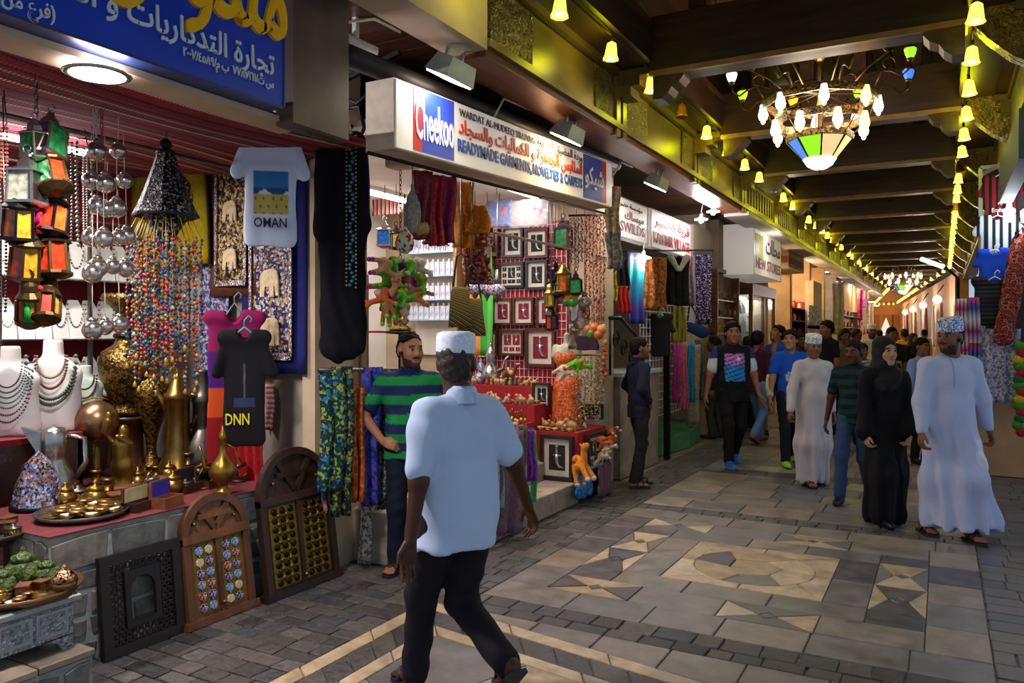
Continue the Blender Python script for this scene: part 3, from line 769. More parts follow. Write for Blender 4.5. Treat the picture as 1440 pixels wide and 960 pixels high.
def chandelier(loc, label, s=1):
    t = thing('chandelier', label, 'chandelier', loc, .2); t.scale = (s, s, s)
    metal = PAT('pierced_silver', ['#4b3a26', '#8d7650', '#b59c70', '#5b4930', '#a08960'], 45, 'voronoi', rough=.32, metal=.8, bump=.6)
    brass = M('old_brass', '#6b5530', .35, .9, .2)
    opal = EM('opal_glass_lit', '#ffe8dc', 2.6); amber = EM('amber_glass_lit', '#ffb257', 4); mint = EM('mint_glass_lit', '#d8f0d8', 4)
    def ringo(r, z, h, n=8):
        p = part('ring', MB().lathe([(r, z - h), (r * 1.02, z - h * .5), (r, z), (r - .02, z), (r - .02, z - h), (r, z - h)], n, smooth=False, capb=False, capt=False), metal, t); return p
    for r, z, h, n, off in ((.50, .58, .07, 8, 0), (.41, .40, .07, 8, .3), (.29, .24, .06, 6, .1)):
        rg = ringo(r, z, h)
        for k in range(n if r > .3 else 0):
            a = 2 * math.pi * k / n + off; x, y = r * math.cos(a) * .98, r * math.sin(a) * .98
            gl = part('glass_lamp', MB().lathe([(.026, 0), (.03, -.03), (.036, -.06), (.045, -.10), (.036, -.135), (.014, -.155)], 10, (x, y, z - .03)), (opal, opal, opal, amber)[k % 4], rg)
            part('finial', MB().lathe([(.018, -.15), (.02, -.165), (.008, -.18)], 8, (x, y, z - .03)), (mint, amber)[k % 2], rg)
    gcol = ['#3b6cc0', '#e0a878', '#7cc41e', '#e08a30', '#3b6cc0', '#7cc41e', '#e0a878', '#e8c070']
    for k in range(8):
        a0, a1 = [2 * math.pi * (k + q) / 8 for q in (.05, .95)]
        v = [(r * math.cos(a), r * math.sin(a), z) for r, z in ((.145, 0.02), (.275, .185)) for a in (a0, a1)]; v2 = [(x * .96, y * .96, z + .004) for x, y, z in v]
        part('glass_panel', MB().add(v + v2, [(0, 1, 3, 2), (5, 4, 6, 7), (0, 2, 6, 4), (1, 5, 7, 3), (0, 4, 5, 1), (2, 3, 7, 6)]), EM('stained_' + gcol[k][1:], gcol[k], 1.1, gcol[k]), t)
        a = 2 * math.pi * k / 8
        part('lead_strip', MB().bar((.14 * math.cos(a), .14 * math.sin(a), .02), (.285 * math.cos(a), .285 * math.sin(a), .19), .014), M('lead', '#14110c', .4, .6, 0), t)
    part('bowl', MB().lathe([(.012, -.085), (.06, -.075), (.11, -.045), (.148, .015), (.14, .018)], 16, capt=False), EM('bowl_glass', '#eafff0', 1.3), t)
    part('finial', MB().lathe([(.002, -.13), (.016, -.11), (.02, -.095), (.01, -.08)], 8), brass, t)
    part('stem', MB().tube([(0, 0, .2), (0, 0, 1.75)], .018, 8).lathe([(.02, .9), (.07, .95), (.05, 1.02), (.02, 1.05)], 10), brass, t)
    for k in range(8):
        a = 2 * math.pi * k / 8; part('spoke', MB().bar((0, 0, .62), (.49 * math.cos(a), .49 * math.sin(a), .56), .012), brass, t)
        part('chain', MB().tube([(.48 * math.cos(a), .48 * math.sin(a), .58), (.41 * math.cos(a), .41 * math.sin(a), .36), (.29 * math.cos(a), .29 * math.sin(a), .22)], .006, 5), brass, t)
    cols = ['#2f63d8', '#8fd21c', '#ff9a1c', '#8fd21c', '#fff0e0', '#ff9a1c', '#2f63d8', '#7cc41e']
    for k in range(8):
        a = 2 * math.pi * k / 8 + .25; ca, sa = math.cos(a), math.sin(a)
        pth = [(.5 * ca, .5 * sa, .56), (.56 * ca, .56 * sa, .68), (.64 * ca, .64 * sa, .66), (.72 * ca, .72 * sa, .60), (.78 * ca, .78 * sa, .64), (.79 * ca, .79 * sa, .70)]
        arm = part('arm', MB().tube(pth, .009, 6), brass, t)
        part('lantern_cup', MB().lathe([(.012, .70), (.03, .715), (.026, .73)], 8, (.79 * ca, .79 * sa, 0)).lathe([(.05, .81), (.03, .84), (.004, .86)], 8, (.79 * ca, .79 * sa, 0)), brass, arm)
        part('lantern_glass', MB().lathe([(.024, .725), (.04, .76), (.05, .80), (.046, .812)], 6, (.79 * ca, .79 * sa, 0), smooth=False), EM('lantern_' + cols[k][1:], cols[k], 1.4, cols[k]), arm)
        part('scroll', MB().tube([(.62 * ca + .05 * math.cos(q), .62 * sa, .88 + .05 * math.sin(q)) for q in [i * .5 for i in range(12)]], .006, 5), brass, t)
        part('scroll_arm', MB().tube([(.3 * ca, .3 * sa, .62), (.45 * ca, .45 * sa, .75), (.62 * ca, .62 * sa, .84)], .007, 5), brass, t)
    if s == 1:
        lamp('POINT', t, (0, 0, .45), 40, '#ffe6c8', .3)
    return t
chandelier((-.98, 7.6, 3.17), 'tiered Moorish chandelier with glowing glass lamps and a stained glass bowl')
chandelier((-1.2, 30.5, 3.05), 'smaller looking distant chandelier glowing far down the passage', 1.15)

m_casing = M('lamp_casing', '#8f9a90', .4, .3, .1); m_glow = EM('flood_glow', '#fff3e6', 22); m_glow_w = EM('flood_glow_warm', '#ffd9a0', 26)
m_wire = M('white_wire', '#cfc4b0', .6, 0, 0)
def flood(loc, rz, label, glow, e, col):
    t = thing('floodlight', label, 'floodlight', loc, rz, 'floodlights under the carved frieze')
    part('casing', MB().add([(-.13, -.06, .07), (.13, -.06, .07), (.13, .06, .07), (-.13, .06, .07), (-.15, -.1, -.05), (.15, -.1, -.05), (.15, .08, -.05), (-.15, .08, -.05)], [(0, 1, 2, 3), (4, 7, 6, 5), (0, 4, 5, 1), (1, 5, 6, 2), (2, 6, 7, 3), (3, 7, 4, 0)]), m_casing, t, rot=(-.45, 0, 0))
    part('lens', MB().box(-.135, .135, -.09, .07, -.058, -.051), glow, t, rot=(-.45, 0, 0))
    part('bracket', MB().bar((-.08, .0, .06), (-.08, .03, .16), .02).bar((.08, .0, .06), (.08, .03, .16), .02).box(-.09, .09, .01, .05, .15, .165), m_casing, t)
    lamp('SPOT', t, (0, -.03, -.1), e, col, .08, rot=(-.75, 0, 0), spot=2.4)
    return t
flood((-2.62, 4.02, 3.2), math.pi / 2 + math.pi, 'white floodlight clamped at the cream end of the frieze', m_glow, 5, '#fff0ea')
flood((-2.62, 5.72, 3.2), math.pi / 2 + math.pi, 'warm glowing floodlight above the middle of the long shop sign', m_glow_w, 26, '#ffcf90')
flood((-2.62, 7.95, 3.18), math.pi / 2 + math.pi, 'small white floodlight beyond the right end of the long sign', m_glow, 16, '#fff0ea')
solo('power_wire', MB().tube([(-2.9, 3.3, 3.3), (-2.85, 3.55, 3.4), (-2.78, 3.7, 3.36)], .009, 5), m_wire, 'pale wire looping to the first floodlight', 'wire')
solo('power_wire', MB().tube([(-2.85, 4.9, 3.15), (-2.82, 5.0, 3.32), (-2.78, 5.35, 3.32)], .009, 5), m_wire, 'pale wire looping to the warm floodlight', 'wire')
solo('power_wire', MB().tube([(-2.85, 7.2, 3.12), (-2.8, 7.35, 3.3), (-2.78, 7.62, 3.3)], .009, 5), m_wire, 'pale wire looping to the small floodlight past the sign', 'wire')
# ================================================================== PEOPLE
m_skin = VCOL('skin', .5); m_cl = VCOL('garment', .88, .25, 300); m_hairm = M('hair_black', '#0a0706', .7, 0, .4, 90, .6, stretch=(1, 1, .25), spec=.2); m_eye = VCOL('garment_smooth', .4)
def flat(hexc):
    c = np.array(lin(hexc)); return lambda co: np.tile(c, (len(co), 1))
def ik(a, t, l1, l2, pole):
    a, t, pole = (np.array(q, float) for q in (a, t, pole)); d = t - a; L = np.linalg.norm(d)
    if L > (l1 + l2) * .998: t = a + d / L * (l1 + l2) * .998; d = t - a; L = np.linalg.norm(d)
    x = (l1 * l1 - l2 * l2 + L * L) / (2 * L); y = math.sqrt(max(0, l1 * l1 - x * x)); u = d / L
    p = pole - u * (pole @ u); p = p / (np.linalg.norm(p) or 1)
    return a + u * x + p * y, t
def rotm(yaw=0, pitch=0, roll=0):
    return np.array((Matrix.Rotation(yaw, 3, 'Z') @ Matrix.Rotation(pitch, 3, 'X') @ Matrix.Rotation(roll, 3, 'Y')))
def xform(me, R, t):
    n = len(me.vertices); a = np.empty(n * 3, np.float32); me.vertices.foreach_get('co', a)
    a = a.reshape(-1, 3) @ np.asarray(R).T + np.asarray(t); me.vertices.foreach_set('co', a.astype(np.float32).ravel()); me.update(); return me
def head_mesh(skin, hairc, beard, h, fem=False, wide=1.0):
    P = [E((0, -.012, .035), (.074 * wide, .092, .085)), E((0, .022, -.02), (.06 * wide, .07, .09)), E((0, .035, -.065), (.045 * wide, .05, .045)),
         C((-.036, .074, .035), (.036, .074, .035), .010, k=.02), E((.036, .058, -.022), (.024, .022, .022)), E((-.036, .058, -.022), (.024, .022, .022)),
         E((.031, .101, .014), (.018, .016, .011), .012, op='s'), E((-.031, .101, .014), (.018, .016, .011), .012, op='s'),
         C((0, .086, .02), (0, .106, -.02), .007, .012, .012), C((-.011, .094, -.026), (.011, .094, -.026), .009, k=.01),
         C((-.017, .086, -.056), (.017, .086, -.056), .006, k=.008), C((-.013, .085, -.067), (.013, .085, -.067), .006, k=.008), E((0, .078, -.097), (.022, .018, .016)),
         E((.077 * wide, -.006, 0), (.010, .022, .032), .012), E((-.077 * wide, -.006, 0), (.010, .022, .032), .012), C((0, -.025, -.06), (0, -.04, -.24), .050, .056, .04)]
    sk, hc = np.array(lin(skin)), np.array(lin(hairc)); lip = sk * np.array([.85, .52, .52]) if not fem else sk * np.array([.8, .42, .42])
    def colf(co):
        x, y, z = np.abs(co[:, 0]), co[:, 1], co[:, 2]; c = np.tile(sk, (len(co), 1))
        def mixm(m, col, a=1.): c[m] = c[m] * (1 - a) + np.array(col) * a
        if beard:
            a = {'stubble': .45, 'full': .88, 'goatee': .85, 'moustache': .9}[beard]
            jaw = (z < -.048 - .35 * (y - .05)) & (y > -.0) & (z > -.125) & ((x > .03) | (z < -.075) | (y < .06))
            mou = (x < .03) & (z < -.036) & (z > -.052) & (y > .075)
            gob = (x < .03) & (z < -.072) & (z > -.125) & (y > .05); side = (x > .055) & (y > .0) & (y < .03) & (z < .0)
            if beard in ('stubble', 'full'): mixm(jaw | side, hc, a); mixm(mou, hc, a)
            if beard == 'goatee': mixm(mou | gob, hc, a); mixm(jaw, hc, .35)
            if beard == 'moustache': mixm(mou, hc, a)
        mixm((x < .022) & (z < -.051) & (z > -.071) & (y > .078), lip)
        br = (x > .012) & (x < .05) & (z > .030 - .1 * (x - .012) + (x < .02) * .0) & (z < .042) & (y > .055)
        mixm(br, hc, .9); return c
    m1 = sdf_mesh('h', P, h, m_skin, colf=colf)
    out = [m1]
    for sx in (-1, 1):
        n, m = 12, 8; co = []; Q = []
        for i in range(m + 1):
            for j in range(n):
                th, ph = math.pi * i / m, 2 * math.pi * j / n; co.append((sx * .031 + .0125 * math.sin(th) * math.cos(ph), .0795 + .0125 * math.cos(th), .014 + .0108 * math.sin(th) * math.sin(ph)))
        for i in range(m):
            for j in range(n): a = i * n + j; b = i * n + (j + 1) % n; Q.append((a, b, b + n, a + n))
        co = np.array(co); e = raw_mesh('e', co, Q, m_skin); cc = np.tile(np.array([.40, .36, .33]), (len(co), 1))
        cc[co[:, 1] > .0795 + .0125 * .62] = lin('#1c0f08'); cc[np.abs(co[:, 2] - .014) > .0062] = sk * .5; setcol(e, cc); out.append(e)
    return out
def foot_prims(R, t):
    f = lambda p: R @ np.array(p) + t
    P = [C(f((0, -.05, .035)), f((0, .07, .025)), .034, .028, .03), C(f((0, -.045, .04)), f((0, -.04, .085)), .033, .03), E(f((0, .09, .022)), (.042, .04, .02), R=R)]
    for i in range(5): x = -.034 + .017 * i; P.append(C(f((x, .11, .018)), f((x * 1.1, .148 - .012 * abs(i - 1.4), .014)), .010, .0095, .008))
    return P
def shoe_obj(par, R, t, kind, col, sole, h):
    if kind == 'sandal':
        b = MB(); out = [(-.045, -.09), (.045, -.09), (.05, 0), (.055, .09), (.04, .15), (-.02, .165), (-.05, .12), (-.05, 0)]
        b.prism(out, -.018, .004); b.tube([(-.05, .06, 0), (-.02, .075, .052), (.0, .1, .05), (.02, .075, .052), (.052, .06, 0)], .013, 6, flat=.5)
        b.tube([(-.045, -.02, 0), (-.02, .03, .065), (.0, .1, .045)], .011, 6, flat=.5); b.tube([(.045, -.02, 0), (.02, .03, .065), (.0, .1, .045)], .011, 6, flat=.5)
        o = part('sandal', b, M('leather_' + col[1:], col, .6), par); o.matrix_local = Matrix.Translation(Vector(t)) @ Matrix(R.tolist()).to_4x4() @ Matrix.Translation((0, 0, .018)); return o
    P = [E((0, .045, .032), (.045, .135, .045)), E((0, -.04, .045), (.04, .055, .055)), C((0, -.035, .06), (0, -.035, .105), .04, .044), PL((0, 0, -1), 0)]
    a, b_ = np.array(lin(col)), np.array(lin(sole))
    me = sdf_mesh('shoe', P, h, m_eye, colf=lambda co: np.where((co[:, 2] < .022)[:, None], b_, a)); xform(me, R, t); return part('shoe', me, None, par)
def person(label, pos, face, h=1.72, feet=None, hands=None, head=(0, 0), skin='#8a5a3c', top=None, bottom='#15151a', shoes=('shoe', '#1a1a1a', '#222222'), hair='short', hairc='#120d0a', cap=None,
           beard=None, g=1.0, res=1.0, lean=(0, 0), curl=.5, wide=1.0, sway=0, coat=None, group=None):
    top = top or {}
    t = thing('person', label, 'person', pos, math.atan2(-face[0], face[1]), group); s = h / 1.75; t.scale = (s, s, s)
    feet = feet or ((-.1, 0, 0, .15), (.1, 0, 0, -.15)); feet = [tuple(f) + (0,) * (5 - len(f)) for f in feet]
    hands = hands or (None, None)
    kind = top.get('kind', 'shirt'); robe = kind in ('robe', 'abaya')
    ank = []; FR = []
    for f in feet:
        R = rotm(f[3], f[4]); FR.append(R); ank.append(np.array(f[:3]) + R @ np.array((0, -.035, .085)))
    px = (feet[0][0] + feet[1][0]) / 2; py = (feet[0][1] + feet[1][1]) / 2; hz = .93
    for _ in range(40):
        hp = [np.array((px - .09, py, hz)), np.array((px + .09, py, hz))]
        if all(np.linalg.norm(hp[i] - ank[i]) < .848 for i in (0, 1)): break
        hz -= .006
    O = np.array((px, py, hz - .93)); B = lambda x, y, z: O + np.array((x + lean[0] * max(0, (z - .95)) / .5, y + lean[1] * max(0, (z - .95)) / .5, z))
    knee = [ik(hp[i], ank[i], .44, .41, (0, 1, 0))[0] for i in (0, 1)]
    sh = [B(-.172 * (.85 + .15 * g), 0, 1.405), B(.172 * (.85 + .15 * g), 0, 1.405)]; elb = []; wr = []; HD = []
    for i in (0, 1):
        sx = -1 if i == 0 else 1; hd = hands[i] or {}
        tgt = O + np.array(hd.get('w', (sx * (.245 + .05 * (g - 1)), .03, .80))); pole = hd.get('pole', (sx * .35, -1, 0))
        e, w = ik(sh[i], tgt, .29, .255, pole); elb.append(e); wr.append(w); HD.append(hd)
    # --- body: head, torso, arms with hands, legs, feet in one mesh
    hh = .0055 * res
    neck = B(0, -.015, 1.50); hc = neck + np.array((0, .03, .128)); HR = rotm(head[0], head[1]) * 1.09
    ms = head_mesh(skin, hairc, beard, hh, kind == 'abaya', wide)
    for m in ms: xform(m, HR, hc)
    P = [C(B(0, 0, .98), B(0, 0, 1.3), .09, .1, fl=((0, 1, 0), .7)), C(sh[0], sh[1], .04), C(B(0, -.02, 1.38), neck + np.array((0, .0, .03)), .055, .05)]
    if not robe or True:
        for i in (0, 1): P += [C(hp[i], knee[i], .065, .05), C(knee[i], ank[i], .048, .034)]
    ms.append(sdf_mesh('b', P, .022, m_skin, colf=flat(skin)))
    sk = np.array(lin(skin))
    for i in (0, 1):
        sx = -1 if i == 0 else 1; d = wr[i] - elb[i]; d = d / np.linalg.norm(d); hd = HD[i]
        if 'dir' in hd: d2 = np.array(hd['dir'], float); d2 = d2 / np.linalg.norm(d2)
        else: d2 = d
        th = np.array(hd.get('thumb', (0, 1, 0)), float); th = th - d2 * (th @ d2); th = th / (np.linalg.norm(th) or 1); n = np.cross(th, d2); 
        if n @ np.array(hd.get('palm', (-sx, 0, 0)), float) < 0: n = -n
        w = wr[i]; cu = hd.get('curl', curl); R = np.stack([th, n, d2], 1); fr = .0085 if res < 1.6 else .0105
        PA = [C(sh[i], elb[i], .046, .042), C(elb[i], w, .042, .026), E(w + d2 * .05, (.040, .017, .052), .02, R)]
        for q in range(4):
            b0 = w + d2 * .092 + th * (.03 - .02 * q); Lf = (.042, .047, .044, .034)[q]; a1, a2 = cu * .8, cu * 1.9; b1 = b0 + (d2 * math.cos(a1) + n * math.sin(a1)) * Lf; b2 = b1 + (d2 * math.cos(a2) + n * math.sin(a2)) * Lf * .95
            PA += [C(b0 - d2 * .03, b0, fr * 1.1, fr * 1.05, .01), C(b0, b1, fr, fr * .95, .005), C(b1, b2, fr * .95, fr * .8, .005)]
        b0 = w + d2 * .02 + th * .026; b1 = b0 + (d2 * .75 + th * .55 + n * .25) * .05; b2 = b1 + (d2 * .9 + th * .15 + n * .3) * .04
        PA += [C(b0, b1, .013, .0105, .012), C(b1, b2, .0105, .0085, .005)]
        cst = hd.get('cast')
        ms.append(sdf_mesh('a', PA, (.006 if res < 1.5 else .0085) if res < 2.2 else .014, m_skin, colf=flat(skin)))
    bare = shoes[0] == 'sandal'
    if bare:
        for i in (0, 1): ms.append(sdf_mesh('f', foot_prims(FR[i], np.array(feet[i][:3]) + np.array((0, 0, .018))), .009, m_skin, colf=flat(skin)))
    part('body', joinmesh('body', ms, m_skin), None, t)
    for i in (0, 1): shoe_obj(t, FR[i], np.array(feet[i][:3]), shoes[0], shoes[1], shoes[2] if len(shoes) > 2 else '#333333', .011 * max(1, res * .8))
    # --- clothes
    hC = .0125 * max(1, res * .85); rs = random.Random(sum(ord(ch) for ch in label)); ph = [rs.uniform(0, 6) for _ in range(8)]
    def folds(amp, fx=38, fz=17):
        return lambda X, Y, Z: amp * (np.sin(fx * .8 * X + fz * Z + 2.2 * np.sin(9 * Z + ph[0]) + ph[1]) * np.sin(fz * 1.3 * Z + 9 * X + 7 * Y + ph[2]) + .6 * np.sin(fx * 1.7 * Y - 1.3 * fz * Z + ph[3] + 1.5 * np.sin(13 * X)))
    slv = top.get('sleeve', .62); colf = top.get('colf') or flat(top.get('col', '#888888'))
    T = [E(B(0, .0, 1.28), (.168 * g, .112 * g, .19), .05), E(B(0, .012 * g * g, 1.08), (.152 * g, .115 * g, .17), .06), C(sh[0] * .86 + sh[1] * .14, sh[1] * .86 + sh[0] * .14, .066, k=.05), C(sh[0] * .8 + sh[1] * .2, B(-.04, -.015, 1.47), .06, .04, .05), C(sh[1] * .8 + sh[0] * .2, B(.04, -.015, 1.47), .06, .04, .05)]
    loose = top.get('loose', 1.0)
    for i in (0, 1):
        if slv <= 1:
            e = sh[i] + (elb[i] - sh[i]) * slv; T += [C(sh[i], e, .062 * loose, .060 * loose, .035)]
        else:
            T += [C(sh[i], elb[i], .060 * loose, .054 * loose, .035)]
            w2 = elb[i] + (wr[i] - elb[i]) * min(1, (slv - 1)); T += [C(elb[i], w2, .052 * loose, top.get('cuff', .044) * (1.5 if kind == 'abaya' else 1), .03)]
    if robe:
        hem = top.get('hem', .05); mz = O + np.array((sway * .5, 0, .5)); bt = np.array((px + sway, py + top.get('swayy', 0), .12)); sp = top.get('flare', .20)
        T += [C(B(0, 0, 1.0), mz, .155 * g, .17 * g, .08, ((0, 1, 0), .8)), C(mz, bt, .17 * g, sp, .08, ((0, 1, 0), .8))]
        for i in (0, 1): T += [C(hp[i], knee[i], .10, .10, .08), C(knee[i], ank[i] * .75 + bt * .25, .10, .12, .08)]
        T += [PL((0, 0, -1), -hem)]
        f0 = folds(.006, 22, 7)
        def dsp(X, Y, Z):
            a = np.arctan2(X - px - sway * np.clip((.9 - Z), 0, 1), Y - py + 1e-6); w = np.clip((1.0 - Z) / .8, 0, 1)
            return f0(X, Y, Z) + .018 * w * (np.sin(9 * a + ph[4] + 2 * Z) + .5 * np.sin(15 * a + ph[5] - 3 * Z))
        part('robe', sdf_mesh('robe', T, hC, m_cl, dsp, colf), None, t)
    else:
        hem = top.get('hem', .86); fl = top.get('hemr', 1.0)
        T += [C(B(0, 0, 1.02), O + np.array((0, 0, hem)), .158 * g * fl, .165 * g * fl, .05, ((0, 1, 0), .74)), PL((0, 0, -1), -(hem + O[2]))]
        part('shirt', sdf_mesh('shirt', T, hC, m_cl, folds(top.get('fold', .005), *top.get('fr', (30, 13))), colf), None, t)
        TR = [E(O + np.array((0, 0, .93)), (.155 * g, .11 * g, .11), .05)]; tl = top.get('leg', .98); lw = top.get('legw', 1.0)
        for i in (0, 1):
            e = knee[i] + (ank[i] - knee[i]) * tl; TR += [C(hp[i], knee[i], .092 * (.6 + .4 * g) * lw, .07 * lw, .04), C(knee[i], e, .068 * lw, .06 * lw, .03)]
        TR += [PL((0, 0, -1), -.03)]
        part('trousers' if tl > .6 else 'shorts', sdf_mesh('trousers', TR, hC, m_cl, folds(.004, 30, 24), bottom if callable(bottom) else flat(bottom)), None, t)
        if top.get('collar'):
            b = MB(); c0 = B(0, -.012, 1.475); w_ = .067
            b.lathe([(w_ + .022, -.05), (w_ + .012, -.015), (w_ + .006, .012), (w_ - .004, .028), (w_ - .012, .02), (w_, -.02)], 14, tuple(c0 + np.array((0, -.006, .030))), capb=False, capt=False)
            part('collar', b, cloth(top['collar']), t)
    # --- hair, cap, headscarf
    def headpart(name, P, mats, hx, colf=None, disp=None):
        me = sdf_mesh(name, P, hx, mats, disp, colf); xform(me, HR, hc); return part(name, me, None, t)
    if hair and kind != 'abaya':
        dd = {'short': .014, 'thick': .012, 'receding': -.018, 'buzz': .010, 'cap': -.02}[hair]; th = {'short': .007, 'thick': .015, 'receding': .006, 'buzz': .003, 'cap': .006}[hair]
        P = [E((0, -.014, .04), (.074 * wide + th, .092 + th, .085 + th)), E((0, -.035, .0), (.070 * wide + th, .07 + th, .085), .02), PL((0, .75, -.66), dd)]
        if hair == 'receding': P = [E((0, -.014, .04), (.074 + th, .092 + th, .083 + th)), E((0, -.035, .0), (.072 + th, .07 + th, .085), .02), PL((0, .75, -.66), -.012)]
        if hair == 'cap': P.append(PL((0, 0, 1), .05))
        nz = lambda X, Y, Z: .0035 * np.sin(150 * X + 60 * Y) * np.sin(130 * Z + 70 * X) + .003 * np.sin(70 * X + 90 * Y + 40 * Z)
        hm = m_hairm if hairc == '#120d0a' else M('hair_' + hairc[1:], hairc, .6, 0, .3, 90, .5)
        headpart('hair', P, hm, .0065 * res, disp=nz)
    if cap:
        b = MB(); n = 20; zb, hgt = .045, cap.get('h', .095)
        prof = [(.088, 0), (.09, .01), (.089, hgt * .8), (.084, hgt), (.06, hgt + .008), (.001, hgt + .010)]
        b.lathe(prof, n, (0, -.012, zb), sx=.93 * wide, sy=1.1, capb=True, capt=False)
        o = part('cap', b, cap['mat'], t); o.matrix_local = Matrix.Translation(Vector(hc)) @ Matrix(HR.tolist()).to_4x4() @ Matrix.Rotation(cap.get('tilt', -.12), 4, 'X')
    if kind == 'abaya':
        P = [E((0, -.02, .045), (.092, .108, .100)), E((0, -.02, -.05), (.085, .10, .12), .04), C((0, -.03, -.15), (0, -.03, -.24), .11, .16, .06, ((0, 1, 0), .8)), C((-.06, .05, -.19), (.05, .07, -.30), .055, .05, .05),
             E((0, .105, -.01), (.054, .085, .086), .012, op='s')]
        headpart('headscarf', P, M('abaya_black', '#08080b', .85, 0, .3, 40, .3), .009 * res, disp=lambda X, Y, Z: .004 * np.sin(60 * Z + 30 * X) * np.sin(25 * X + 9))
    return t
def gp(u, vfeet, vtop):
    p = at(u, vfeet, Z=0); d = EYE * FPX / (vfeet - HORIZ); return (p.x, p.y, 0), EYE + d * (HORIZ - vtop) / FPX
def dp(u, vtop, d):
    a = (u - 720) / FPX; return (d * (-_s + a * _c), d * (_c + a * _s), 0), EYE + d * (HORIZ - vtop) / FPX
FW, RT = Vector((-_s, _c)), Vector((_c, _s))
def hd(f, r): return (FW.x * f + RT.x * r, FW.y * f + RT.y * r)        # heading: f away from the camera, r to its right
kuma_w = PAT('cap_white', ['#e6ecf2', '#cfdae6', '#dde5ee'], 60, 'voronoi', rough=.9); kuma_b = PAT('cap_blue_stitched', ['#dfe6ee', '#6d86b4', '#eef2f6', '#93a5c6', '#4c5f92'], 75, 'voronoi', rough=.9); kuma_g = PAT('cap_grey_stitched', ['#e4e8ea', '#8aa0ae', '#eef0ee', '#b9c6cc'], 70, 'voronoi', rough=.9)
def bands(cols, w, z0=0.0, wob=.006):
    L = np.array([lin(c) for c in cols])
    def f(co):
        z = co[:, 2] + wob * np.sin(14 * co[:, 0]) - z0; return L[(np.floor(z / w).astype(int)) % len(L)]
    return f

# the man walking through the foreground, seen from behind
p, h_ = gp(630, 985, 460)
person('man in pale blue polo and white cap striding past, seen from behind', p, hd(.8, -.6), h_, feet=((-.07, .22, 0, 0), (.07, -.40, .2, 0, -.8)),
       hands=({'w': (-.31, -.08, .78), 'pole': (-.3, -1, 0), 'palm': (0, -1, 0), 'thumb': (-1, 0, 0), 'curl': .35}, {'w': (.44, .02, .88), 'pole': (.6, -1, 0), 'curl': .7}), head=(-.8, .03), skin='#4a2c1c',
       top={'colf': flat('#b4c8e0'), 'sleeve': .8, 'hem': .80, 'hemr': 1.12, 'collar': '#b4c8e0', 'fold': .012, 'fr': (18, 8), 'loose': 1.18, 'legw': 1.08}, bottom='#15121a', shoes=('sandal', '#1c1a1c'), hair='buzz', hairc='#2a1a12', cap={'mat': kuma_w, 'h': .085, 'tilt': -.05}, beard='stubble', g=1.12)
# shop keeper
p, h_ = gp(577, 803, 470)
person('stall keeper in green and navy striped polo, hand on hip', p, (.62, -.78), h_, feet=((-.12, .02, 0, .35), (.12, 0, 0, -.35)),
       hands=(None, {'w': (.20, .10, .98), 'pole': (1, -.25, 0), 'dir': (-.9, .3, -.3), 'thumb': (0, -.4, 1), 'palm': (-.2, -1, 0), 'curl': .9}), head=(.45, -.02), skin='#9a6a4c',
       top={'colf': bands(['#0f7d3a', '#16204a'], .068, .02), 'sleeve': .72, 'hem': .84, 'collar': '#16204a', 'loose': 1.12}, bottom='#101626', shoes=('sandal', '#191a1e'), hair='receding', beard='full', g=1.15, wide=1.07)
# man in navy shirt waiting by the pier
p, h_ = gp(893, 684, 479)
person('man in dark navy shirt with hands on hips looking right', p, hd(.25, .95), h_ * 1.02, feet=((-.11, .12, 0, .1), (.1, -.02, 0, -.25)),
       hands=({'w': (-.2, .10, 1.0), 'pole': (-1, -.4, 0), 'dir': (.8, .3, -.3), 'curl': .9}, {'w': (.20, .05, 1.0), 'pole': (.75, -.75, 0), 'dir': (-.6, .5, -.5), 'thumb': (0, 0, 1), 'palm': (-1, 0, 0), 'curl': .9}), head=(-.25, .02), skin='#8a5c42',
       top={'col': '#161a30', 'sleeve': 1.85, 'hem': .82, 'collar': '#161a30', 'loose': 1.05}, bottom='#24211f', shoes=('sandal', '#17171a'), hair='short', beard='stubble', g=1.04)
# boy in printed T-shirt
def boytee(co):
    x, y, z = co[:, 0], co[:, 1], co[:, 2]; c = np.tile(np.array(lin('#0d0d12')), (len(co), 1))
    sl = np.abs(x) > .20; c[sl & (z > 1.26)] = lin('#1e3578'); c[sl & (z <= 1.30)] = lin('#c8ccd4')
    fr = (y > .02) & (np.abs(x) < .12) & (z < 1.36) & (z > 1.03)
    ln = np.mod(z + .35 * x, .05) > .012
    a = fr & ln & (z > 1.22); c[a] = lin('#b878c8'); a = fr & ln & (z <= 1.22); c[a] = lin('#2a86d0')
    a = fr & ((x + .04) ** 2 + (z - 1.30) ** 2 < .0006); c[a] = lin('#e8dcc8'); return c
p, h_ = gp(1031, 655, 452)
person('teenager in black T-shirt with pink and blue print walking forward', p, hd(-1, .02), h_, feet=((-.1, -.26, .05, 0, -.4), (.09, .16, 0, 0)),
       hands=({'w': (-.31, .12, .82), 'pole': (-.6, -1, 0), 'thumb': (-.2, 1, 0), 'palm': (-.3, -1, 0), 'curl': .25}, {'w': (.33, -.02, .82), 'pole': (.6, -1, 0)}), head=(-.08, 0), skin='#8f6046',
       top={'colf': boytee, 'sleeve': .72, 'hem': .80, 'loose': 1.15}, bottom='#0e0d10', shoes=('shoe', '#1f6fd0', '#dfe4ea'), hair='thick', g=1.22, res=1.3)
# man in maroon shirt and jeans, back turned
p, h_ = gp(1066, 622, 464)
person('man in maroon shirt and faded jeans walking with his back turned', p, hd(.6, .75), h_, feet=((-.1, .25, 0, 0), (.1, -.28, .06, 0, -.5)), skin='#7a4e38', top={'col': '#3e1226', 'sleeve': 1.5, 'hem': .82},
       bottom='#5878a4', shoes=('shoe', '#7a4a32', '#5a3524'), hair='thick', res=1.5)
